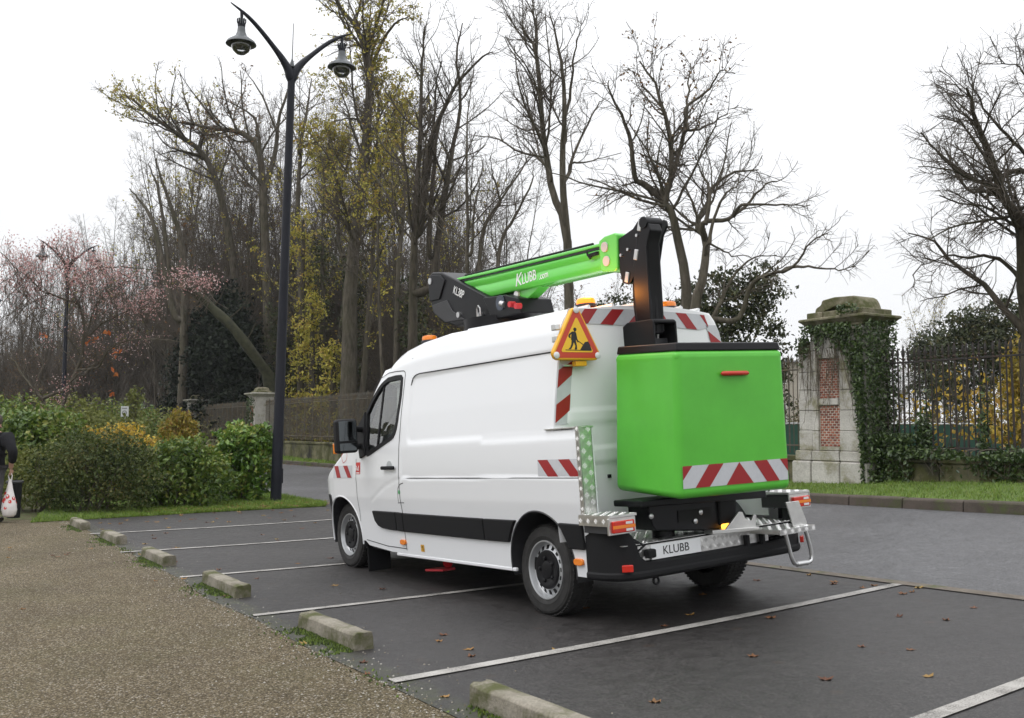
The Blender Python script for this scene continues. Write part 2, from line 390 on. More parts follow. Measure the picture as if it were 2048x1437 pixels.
# grass strips
KP = resample(KERB, 1.0); KT = np.gradient(KP, axis=0); KT /= np.linalg.norm(KT, axis=1)[:, None]; KN = np.stack([KT[:, 1], -KT[:, 0]], 1)
strip('far_verge', KP+KN*.15, KP+KN*2.6, 5, M_TURF, .13)
VERGE_L = [(-7.7, 15.9), (-7.3, 16.3), (-6.65, 16.95), (-5.6, 17.92), (-4.5, 18.65), (-3.6, 19.12)]
VERGE_U = [(-12, 27.5), (-9.3, 26.8), (-7.6, 25.8), (-6.2, 23.9), (-5.2, 22.5), (-3.72, 19.9)]
strip('grass_verge', VERGE_L, VERGE_U, 8, M_TURF, .010, nv=24)
M_GRASS = leafmat('grass_blades', [(.07, .115, .018), (.12, .2, .028), (.17, .26, .04), (.2, .22, .06)], trans=.2)
def blades(name, L, R, n, h, wdt, dz, label, bias=1.0):
    L, R = np.array(L, float), np.array(R, float)
    d = np.r_[0, np.cumsum(np.linalg.norm(np.diff(L, axis=0), axis=1))]
    t = RNG.random(n)*d[-1]; u = RNG.random(n)**bias
    k = np.clip(np.searchsorted(d, t)-1, 0, len(d)-2); f = ((t-d[k])/(d[k+1]-d[k]))[:, None]
    p = (L[k]*(1-f)+L[k+1]*f)*(1-u)[:, None]+(R[k]*(1-f)+R[k+1]*f)*u[:, None]
    cl_ = .6+.8*np.sin(p[:, 0]*5.1+np.sin(p[:, 1]*3.3)*2)**2
    hh = h*RNG.uniform(.4, 1.2, n)*cl_; a = RNG.random(n)*6.283; ww = wdt*RNG.uniform(.6, 1.3, n)
    b = np.stack([p[:, 0], p[:, 1], gz(p[:, 0], p[:, 1])+dz], 1)
    sd = np.stack([np.cos(a), np.sin(a), 0*a], 1)*ww[:, None]
    ln = np.stack([RNG.normal(0, .45, n)*hh, RNG.normal(0, .45, n)*hh, hh], 1)
    V = np.concatenate([b-sd, b+sd, b+ln], 0); i = np.arange(n)
    o = np_mesh(name, V, np.stack([i, i+n, i+2*n], 1), M_GRASS, attr=np.clip(RNG.normal(.5, .22, n), 0, 1))
    return tag(o, label, 'grass', kind='stuff')
blades('verge_grass', [(x+.03, y-.05) for x, y in VERGE_L], VERGE_U, 34000, .06, .006, .008, 'short grass on the verge around the street lamp', 1.8)
sel = slice(0, 26)
blades('roadside_grass', (KP+KN*.13)[sel], (KP+KN*2.2)[sel], 46000, .05, .005, .13, 'bright green grass between kerb and gate pillar')
sel = slice(26, 75)
blades('roadside_grass', (KP+KN*.13)[sel], (KP+KN*2.4)[sel], 22000, .085, .014, .13, 'green grass strip below the distant railings')

# concrete wheel stops along the path edge
def wheel_stop(a, b, w, h, label, seed):
    r = random.Random(seed); a, b = Vector(a), Vector(b); d = (b-a); L = d.length; th = math.atan2(d.y, d.x)
    mb = MB(); n = 9; vv = []
    for i in range(n+1):
        x = L*i/n
        for (y, z) in ((0, -.05), (.006, h*.86), (.025, h), (w*.5, h*1.005), (w-.025, h), (w-.006, h*.86), (w, -.05)):
            j = .004 if 0 < i < n else .012
            vv.append((x+r.uniform(-j, j), y+r.uniform(-j, j)*.7, z+r.uniform(-j, j)*.8))
    for i in range(n):
        for k in range(6): mb.f.append((i*7+k, i*7+k+1, (i+1)*7+k+1, (i+1)*7+k)); mb.mi.append(0); mb.sm.append(False)
    mb.v = vv
    mb.f += [tuple(range(7)), tuple(range(n*7+6, n*7-1, -1))]; mb.mi += [0, 0]; mb.sm += [False, False]
    o = mb.build('wheel_stop', M_CONC, bevel=.006, seg=1)
    o.location = G3(a.x, a.y); o.rotation_euler = (0, -math.asin((gz(b.x, b.y)-gz(a.x, a.y))/L), th)
    tag(o, label, 'wheel stop', 'concrete wheel stops along the path edge'); return o

STOP = [((-6.927, 15.584), 'small far wheel stop beside the hedge, end nearest the walker'), ((-5.761, 13.935), 'short wheel stop second from the hedge, across the far bay line'),
        ((-4.443, 11.939), 'wheel stop crossing the second bay line, third from the hedge'), ((-3.079, 9.915), 'mossy wheel stop level with the front wheel of the van'),
        ((-1.636, 7.633), 'wheel stop level with the rear wheel, moss patch at its foot'), ((-.231, 5.411), 'nearest wheel stop with lichen, cut by the bottom edge of the picture')]
for i, ((x, y), lab) in enumerate(STOP):
    L_ = (.8, .92, 1.0, 1.1, 1.04, 1.1)[i]; th = rad((-56, -56, -56.5, -57.5, -56.5, -56.5)[i])
    wheel_stop((x, y, 0), (x+L_*math.cos(th), y+L_*math.sin(th), 0), .155, .12, lab, 30+i)
# moss cushions at the foot of the wheel stops and along the joint of path and asphalt
M_MOSS = leafmat('moss', [(.03, .045, .01), (.06, .095, .014), (.11, .16, .02)], trans=.1)
def moss(n):
    P = []
    for i, ((x, y), lab) in enumerate(STOP):
        k = int(n*(.35, .5, .9, 1.2, 1.6, .5)[i]); t = RNG.beta(1.6, 1.3, k)*1.05
        th = rad(-56.5); w_ = -np.abs(RNG.normal(0, 1, k))**1.4*.05*(.35+1.3*np.sin(t*7+i)**2)-.004
        P.append(np.stack([x+t*math.cos(th)-w_*math.sin(th)*-1*-1, y+t*math.sin(th)+w_*math.cos(th)*1, 0*t], 1) if False else np.stack([x+t*math.cos(th)+w_*.834, y+t*math.sin(th)+w_*.552, 0*t], 1))
    ed = np.array(er); k = n*2; j = RNG.integers(0, len(ed)-1, k); f = RNG.random(k)[:, None]
    q = ed[j]*(1-f)+ed[j+1]*f; dn = RNG.normal(0, .05, k)[:, None]*LD[None, :]
    keep = np.sin(q[:, 0]*7.3)+np.sin(q[:, 1]*4.1+1)+RNG.normal(0, .5, k) > .6
    P.append(np.concatenate([(q+dn)[keep], np.zeros((keep.sum(), 1))], 1))
    P = np.concatenate(P); m_ = len(P); z = gz(P[:, 0], P[:, 1])+.004
    V = []; F = []
    r = RNG.uniform(.006, .014, m_); h = RNG.uniform(.008, .022, m_); a0 = RNG.random(m_)*6.28
    ring = [np.stack([P[:, 0]+r*np.cos(a0+k*2.094), P[:, 1]+r*np.sin(a0+k*2.094), z], 1) for k in range(3)]
    top = np.stack([P[:, 0]+RNG.normal(0, .004, m_), P[:, 1]+RNG.normal(0, .004, m_), z+h], 1)
    V = np.concatenate(ring+[top]); i = np.arange(m_)
    F = np.concatenate([np.stack([i+m_*k, i+m_*((k+1) % 3), i+3*m_], 1) for k in range(3)])
    tag(np_mesh('moss', V, F, M_MOSS, attr=np.tile(RNG.random(m_), 3)), 'green moss cushions along the path edge and wheel stops', 'moss', kind='stuff')
moss(760)
# loose gravel and small stones spilling over the joint
n_ = 5200; ed_ = np.array(er); j_ = RNG.integers(0, len(ed_)-1, n_); f_ = RNG.random(n_)[:, None]
q_ = ed_[j_]*(1-f_)+ed_[j_+1]*f_+np.abs(RNG.normal(0, 1, n_))[:, None]**1.5*LD[None, :]*np.where(RNG.random(n_) < .35, .16, -.28)[:, None]
r_ = RNG.uniform(.003, .0095, n_); z_ = gz(q_[:, 0], q_[:, 1])+.003; a_ = RNG.random(n_)*6.28
ring_ = [np.stack([q_[:, 0]+r_*np.cos(a_+k*1.571)*RNG.uniform(.7, 1.2, n_), q_[:, 1]+r_*np.sin(a_+k*1.571)*RNG.uniform(.7, 1.2, n_), z_], 1) for k in range(4)]
top_ = np.stack([q_[:, 0], q_[:, 1], z_+r_*.9], 1); i_ = np.arange(n_)
F_ = np.concatenate([np.stack([i_+n_*k, i_+n_*((k+1) % 4), i_+4*n_], 1) for k in range(4)])
tag(np_mesh('loose_gravel', np.concatenate(ring_+[top_]), F_, leafmat('loose_stone', [(.1, .085, .06), (.17, .145, .105), (.25, .225, .18), (.38, .36, .32)], rough=.9, trans=0), attr=np.tile(RNG.random(n_), 4)), 'small loose stones along the joint of path and asphalt', 'gravel', kind='stuff')
# fallen leaves
M_FALL = leafmat('fallen_leaf', [(.1, .04, .02), (.17, .075, .03), (.26, .13, .04), (.33, .22, .06), (.14, .06, .03)], trans=.1)
def fallen(pts, smin, smax, label):
    V, F, A = [], [], []
    for (x, y, dz) in pts:
        s_ = random.uniform(smin, smax); a = random.random()*6.28; k = 9; c0 = len(V); rn = random.random()
        lob = [1, .62, .95, .55, .85, .5, .85, .55, .95, .62]
        V.append((x, y, gz(x, y)+dz+.004)); n_ = 10
        for j in range(n_):
            t = a+2*math.pi*j/n_; rr = s_*lob[j]*random.uniform(.8, 1.1)
            px, py = x+rr*math.cos(t), y+rr*math.sin(t)*.85
            V.append((px, py, gz(px, py)+dz+.002+random.uniform(0, .018)*(lob[j] > .7)))
        for j in range(n_): F.append((c0, c0+1+j, c0+1+(j+1) % n_)); A.append(rn)
    tag(np_mesh('fallen_leaves', np.array(V), np.array(F), M_FALL, attr=np.array(A)), label, 'leaves', kind='stuff')
pts = []
for (x, y) in [(-.95,6.45),(-.5,7.0),(-.28,6.72),(1.35,7.55),(1.1,7.2),(2.75,7.1),(3.0,6.9),(2.2,6.3),(2.45,6.15),(1.75,5.6),(2.3,5.55),(3.1,7.9),(2.9,8.25),(3.3,8.1),(1.6,8.35),(.6,8.0),(.3,6.6),(1.5,6.2),(1.9,7.3),(-1.7,9.6),(-1.2,9.3),(-2.4,11.2),(-2.1,11.6)]:
    pts.append((x, y, .004))
for (x, y) in [(-2.3,4.6),(-1.75,4.75),(-.78,4.45),(-1.0,5.1),(-4.2,8.6),(-3.6,10.1)]: pts.append((x, y, 0))
for i in range(40): pts.append((random.uniform(-6.5, -2), 0, .004))
pts = [(x, y, d) if y else (x, 17.2+(x+6)*.45+random.uniform(-1.6, .5), d) for x, y, d in pts]
for i in range(46):
    k_ = random.uniform(-3, 9); g_ = GUT0+GUTD*k_-LD*abs(random.gauss(0, .35)); pts.append((g_[0], g_[1], .004))
for i in range(30):
    e_ = er[random.randrange(4, len(er))]+LD*abs(random.gauss(0, .5)); pts.append((e_[0], e_[1], .004))
for i in range(26): t = random.random(); pts.append((-5.5+random.uniform(-1, 3), 13.5+random.uniform(-2, 3.0), .004))
fallen(pts, .03, .055, 'brown and yellow autumn leaves scattered on the ground')
pts = []
for i in range(420):
    t = random.random(); x = -3.8*t-5.6*(1-t)+random.uniform(-1.5, .8); pts.append((x, 18.1+(x+5.4)*.55+abs(random.gauss(0, .8)), .03))
for i in range(500):
    s_ = random.uniform(26, 48); (a, th, _) = along(KERB, s_); o_ = random.uniform(-.35, .5); pts.append((a[0]+o_*math.sin(th), a[1]-o_*math.cos(th), .16 if o_ > .12 else .01))
fallen(pts, .02, .04, 'small autumn leaves gathered along the grass edges')
# ------------------------------------------------------------------ gate pillar, railings, low walls
FA = np.array([5.846, 16.292]); FTH = rad(121.3); FD = np.array([math.cos(FTH), math.sin(FTH)]); FN = np.array([math.sin(FTH), -math.cos(FTH)])
def FW(u, v): return FA+FD*u+FN*v
M_STONE = stone('pale_limestone', (.33, .31, .275), (.5, .48, .44), moss=(.18, .17, .09), mossamt=.34, sc=2.4, speck=45)
M_STONEW = stone('weathered_cornice_stone', (.11, .1, .065), (.24, .215, .15), moss=(.07, .075, .025), mossamt=.42, sc=4, speck=40)
M_WALL = stone('stained_wall', (.09, .085, .05), (.2, .18, .11), moss=(.06, .06, .02), mossamt=.45, sc=1.6, speck=30, dark=(.022, .02, .017))
M_BRICK = [plain('red_brick', c, .85, spec=.25, var=.3, vscale=30, bmp=.4, bscale=120) for c in ((.25, .085, .055), (.3, .115, .075), (.17, .06, .045))]
M_MORT = plain('mortar', (.42, .37, .31), .9, var=.2, bmp=.3)
M_IRON = stone('rusty_dark_iron', (.018, .017, .017), (.04, .036, .033), moss=(.06, .032, .021), mossamt=.35, sc=5, speck=30, wet=.7)
M_IRONL = stone('weathered_iron', (.06, .056, .048), (.12, .112, .095), moss=(.10, .075, .045), mossamt=.4, sc=3, speck=20, wet=.8)

gp = empty('gate_pillar', (FA[0]+FD[0]*.03, FA[1]+FD[1]*.03, gz(*FA)-.03), FTH); gp.scale = (1.18, 1, 1)
tag(gp, 'tall pale stone gate pillar with brick panels, broken cap and ivy', 'gate pillar')
def blk(name, u0, u1, v0, v1, z0, z1, mat=M_STONE, parent=gp, gap=.004, bv=.012, j=.006):
    """stone block: local x = u, local y = -v"""
    r = random.uniform(-j, j)
    m_ = MB().box(((u0+u1)/2, -(v0+v1)/2+r, (z0+z1)/2), (u1-u0-gap, v1-v0, z1-z0-gap)); return m_.build(name, mat, parent, bevel=bv, seg=1)
# core behind the facing
MB().box((.475, -.37, 1.45), (.9, .6, 2.8)).build('rubble_core', M_MORT, gp)
for (u0, u1) in ((-.06, .42), (.42, .95), (.95, 1.32)): blk('plinth_block', u0, u1, -.06, .78, 0, .5, bv=.03)
for (u0, u1) in ((-.02, .44), (.44, .95), (.95, 1.27)): blk('plinth_block', u0, u1, -.025, .74, .5, .68, bv=.02)
zz = [.68, 1.02, 1.37, 1.72, 2.06, 2.42, 2.79]
for a, b in zip(zz[:-1], zz[1:]):
    blk('stone_block', 0, .44, 0, .7, a, b); blk('stone_block', .82, .95, 0, .7, a, b)
for a, b in ((.68, .75), (1.46, 1.58), (2.27, 2.45), (2.45, 2.79)): blk('stone_block', .44, .82, .0, .3, a, b)
zz = [.68, 1.03, 1.38, 1.74, 2.05, 2.34]
for a, b in zip(zz[:-1], zz[1:]): blk('stone_block', .955, 1.22, .03, .66, a, b)
blk('moulding', .95, 1.25, .0, .69, 2.34, 2.38); blk('stone_block', .955, 1.22, .03, .66, 2.38, 2.6, M_STONEW)
# brick panels
brick_me = []
for k in range(3):
    o = MB().box((0, 0, 0), (.0685, .05, .0375)).build('brick', M_BRICK[k], gp, bevel=.003, seg=1); brick_me.append(o)
first = True
for (z0, z1) in ((.752, 1.458), (1.582, 2.268)):
    MB().box((.63, -.146, (z0+z1)/2), (.39, .2, z1-z0)).build('mortar_bed', M_MORT, gp)
    rows = 16; rh = (z1-z0)/rows
    for r in range(rows):
        off = .0375 if r % 2 else 0; u = .444-off
        while u < .82:
            a, b = max(u, .444), min(u+.0705, .818)
            if b-a > .02:
                src = random.choice(brick_me); o = src.copy(); COL.objects.link(o); o.parent = gp
                o.location = ((a+b)/2, -.065+random.uniform(-.004, .004), z0+rh*(r+.5)); o.scale = ((b-a-.011)/.0685, 1, (rh-.0115)/.0375)
            u += .0752
for o in brick_me: bpy.data.objects.remove(o)
# cornice: moulded course, blocking course, broken pediment stone
def cornice(name, prof, u0, u1, v0, v1, mat, parent):
    """profile of (overhang, z) swept round the rectangle"""
    mb = MB(); K = len(prof); vv = []
    for (o_, z) in prof: vv += [(u0-o_, -(v0-o_), z), (u1+o_, -(v0-o_), z), (u1+o_, -(v1+o_), z), (u0-o_, -(v1+o_), z)]
    fs = [(i*4+k, i*4+(k+1) % 4, (i+1)*4+(k+1) % 4, (i+1)*4+k) for i in range(K-1) for k in range(4)]+[(3, 2, 1, 0), tuple(K*4-4+k for k in range(4))]
    mb.add(vv, fs); return mb.build(name, mat, parent, bevel=.008, seg=1)
cornice('cornice', [(0, 2.79), (.02, 2.8), (.03, 2.84), (.06, 2.86), (.1, 2.91), (.13, 2.93), (.13, 2.965), (.11, 2.975)], 0, .95, 0, .7, M_STONEW, gp)
for a, b in ((-.03, .34), (.34, .68), (.68, .99)): blk('blocking_stone', a, b, -.03, .73, 2.975, 3.075+random.uniform(-.012, .012), M_STONEW, bv=.014)
pr = MB(); rr = random.Random(4)
poly = [(.06, 3.07), (.10, 3.2), (.14, 3.27), (.2, 3.31), (.55, 3.33), (.78, 3.3), (.8, 3.22), (.9, 3.17), (.92, 3.08), (.75, 3.09), (.55, 3.16), (.42, 3.17), (.28, 3.12), (.16, 3.09)]
pr.prism([(u, z) for u, z in poly], -.08, -.62, 'y'); pr.build('broken_cap_stone', M_STONEW, gp, bevel=.02, seg=1)

# iron bars with spear tips
def bar_mb(mb, x, y, z0, zr, top, r=.013, n=6):
    mb.tube([(x, y, z0), (x, y, zr+.03)], r, n, cap=False, smooth=True)
    mb.lathe([(r, 0), (r*1.9, .012), (r*1.9, .03), (r*.9, .045), (r*1.5, .075), (r*2.0, .11), (r*1.2, .17), (.001, top)], n, Matrix.Translation((x, y, zr+.03)))
RAIL = 2.63
def railing(u0, u1, label, group, individual, v=.45, zlow=1.12, mat=M_IRON, step=.105, drop=0.0, n=6, tip=.22, post_step=9):
    o0 = FW(u0, v); zb = 0
    root = empty('iron_railing', (o0[0], o0[1], 0), FTH); tag(root, label, 'railing', group)
    L = u1-u0
    for zr in (RAIL-drop, zlow+.12):
        MB().box((L/2, 0, zr), (L, .034, .03)).build('rail', mat, root, bevel=.004, seg=1)
    proto = None; rest = MB(); x = .06; i = 0
    while x < L-.02:
        post = i % post_step == 4
        if individual:
            if proto is None or post:
                m_ = MB(); bar_mb(m_, 0, 0, zlow-.02, RAIL-drop, tip+(.05 if post else 0), .017 if post else .0125, n); b = m_.build('post' if post else 'bar', mat, root)
                if not post: proto = b
            else:
                b = proto.copy(); COL.objects.link(b); b.parent = root
            b.location = (x, 0, 0); b.rotation_euler = (random.gauss(0, .004), random.gauss(0, .004), 0)
        else: bar_mb(rest, x, 0, zlow-.02, RAIL-drop, tip+(.06 if post else 0), .02 if post else .0105, 4)
        x += step; i += 1
    if not individual:
        b = rest.build('bars', mat, root); tag(b, kind='stuff'); b.name = 'railing_bars'
    return root
G_RAIL = 'iron railings between the gate pillars'
railing(-7.5, -.02, 'rusty spear topped railing overgrown with ivy, right of the gate pillar', G_RAIL, True)
railing(1.6, 17.2, 'long railing mostly hidden by the van, left of the tall gate pillar', G_RAIL, False, mat=M_IRONL)
railing(18.6, 33.9, 'grey railing behind the street lamp, between two distant pillars', G_RAIL, False, mat=M_IRONL)
railing(35.1, 46.0, 'dull grey railing seen edge-on behind the golden shrub', G_RAIL, False, mat=M_IRONL)
def low_wall(u0, u1, v0, v1, ztop, label, coping=True, step=2.0):
    o0 = FW(u0, v0); root = empty('low_wall', (o0[0], o0[1], 0), FTH); tag(root, label, 'wall', 'low walls under the railings')
    L = u1-u0; k = max(1, int(L/step)); m_ = MB()
    for i in range(k):
        a, b = L*i/k, L*(i+1)/k; za, zb = (gz(*FW(u0+a, v0))-.2, gz(*FW(u0+b, v0))-.2)
        w_ = v1-v0; z_ = ztop-.1
        MB().add([(a+.006, 0, za), (b-.006, 0, zb), (b-.006, -w_, zb), (a+.006, -w_, za), (a+.006, 0, z_), (b-.006, 0, z_), (b-.006, -w_, z_), (a+.006, -w_, z_)], [(3,2,1,0),(4,5,6,7),(0,1,5,4),(1,2,6,5),(2,3,7,6),(3,0,4,7)]).build('wall_stone', M_WALL, root, bevel=.015, seg=1)
        MB().box(((a+b)/2, -w_/2, ztop-.05), (b-a-.008, w_+.08, .1)).build('coping_stone', M_WALL, root, bevel=.02, seg=1)
low_wall(-7.5, -.07, .28, .62, 1.1, 'dark stained low wall with ivy, right of the gate pillar', step=1.0)
low_wall(1.65, 17.2, .25, .65, 1.06, 'long low wall hidden behind the van')
low_wall(18.6, 33.9, .25, .65, 1.02, 'mossy low wall behind the lamp post and wing mirror')
low_wall(35.1, 46.0, .25, .65, .98, 'distant low wall behind the hedge')
PR = []
def pillar(u, label, finial):
    o0 = FW(u, 0); root = empty('gate_pillar', (o0[0], o0[1], gz(*o0)-.05), FTH); tag(root, label, 'gate pillar', 'distant gate pillars')
    H = 2.78
    blk('plinth_block', -.06, 1.02, -.06, .95, 0, .55, parent=root, bv=.03); blk('plinth_block', -.03, .99, -.03, .92, .55, .74, parent=root, bv=.02)
    z = .74
    while z < H-.01:
        z2 = min(z+.34, H); blk('stone_block', 0, .96, 0, .89, z, z2, parent=root, bv=.008, j=.002); z = z2
    b0 = None
    for zz0 in (.95, 1.75):
        for r in range(10):
            for c in range(3):
                if b0 is None:
                    b0 = MB().box((0, 0, 0), (.14, .03, .055)).build('brick', M_BRICK[1], root); b = b0
                else: b = b0.copy(); COL.objects.link(b); b.parent = root
                b.location = (.32+.16*c+(.05 if r % 2 else 0), .004, zz0+r*.065)
    cornice('cornice', [(0, H), (.03, H+.03), (.06, H+.06), (.16, H+.12), (.19, H+.14), (.19, H+.19), (.1, H+.2)], 0, .96, 0, .89, M_STONE, root)
    PR.append(root)
    cornice('cap_stone', [(-.08, H+.2), (-.08, H+.28), (-.16, H+.3), (-.2, H+.42), (-.28, H+.46)], 0, .96, 0, .89, M_STONEW, root)
    if finial: MB().lathe([(.12, 0), (.09, .06), (.07, .12), (.18, .2), (.26, .34), (.24, .46), (.12, .56), (.06, .62), (.001, .66)], 16, Matrix.Translation((.48, -.44, H+.44))).build('finial', M_STONEW, root)
pillar(17.5, 'distant gate pillar with urn finial, mostly hidden by the van windscreen', True)
PIL = pillar(34.0, 'pale gate pillar with ivy on one side, just left of the lamp post', False)
pillar(46.3, 'small pale gate pillar behind the golden columnar shrub', False)

# green screen fence behind the railing
M_SCREEN = plain('green_screen_sheet', (.012, .06, .04), .55, var=.25, vscale=2); M_GALV = plain('galvanised', (.55, .56, .57), .4, metal=.6)
scr = empty('screen_fence', (6.2, 23.6, 0), rad(3)); tag(scr, 'low dark green screen fence with pale top rail behind the railing', 'fence')
for k in range(5):
    MB().box((.95+k*1.9, random.uniform(-.02, .02), 1.06), (1.86, .012, 1.2)).build('screen_panel', M_SCREEN, scr)
    MB().tube([(k*1.9, .05, .3), (k*1.9, .05, 1.75)], .022, 8).build('post', M_GALV, scr)
    MB().tube([(k*1.9, -.01, 1.685), (k*1.9+1.9, -.01, 1.685)], .016, 8).build('top_rail', M_GALV, scr)
# far houses
M_REND = plain('cream_render', (.42, .38, .32), .9, var=.1); M_ROOF = plain('slate_roof', (.06, .06, .07), .7, var=.2); M_PANE = plain('dark_pane', (.03, .035, .04), .1)
def house(x, y, w, d, h, rz, label, rows):
    r = empty('house', (x, y, gz(x, y)-.1), rz); tag(r, label, 'house')
    MB().box((0, 0, h/2), (w, d, h)).build('wall', M_REND, r)
    rf = MB(); rf.prism([(-d/2-.4, h), (d/2+.4, h), (0, h+d*.06)], -w/2-.3, w/2+.3, 'x'); rf.build('roof', M_ROOF, r)
    for k in range(rows):
        for j in range(int(w//3)):
            f = MB().box((-w/2+1.8+j*3, -d/2-.03, 1.6+k*2.9), (1.15, .1, 1.55)).build('window', plain('frame', (.6, .6, .58), .6) if (k, j) == (0, 0) else bpy.data.materials['frame'], r)
            MB().box((-w/2+1.8+j*3, -d/2-.075, 1.6+k*2.9), (.95, .03, 1.35)).build('pane', M_PANE, f)
house(19.6, 74, 6.5, 7, 5.3, rad(14), 'far cream house glimpsed between bucket and gate pillar', 2)
house(-66, 112, 14, 10, 5.6, rad(-30), 'far cream house at the left edge behind the blossom tree', 2)
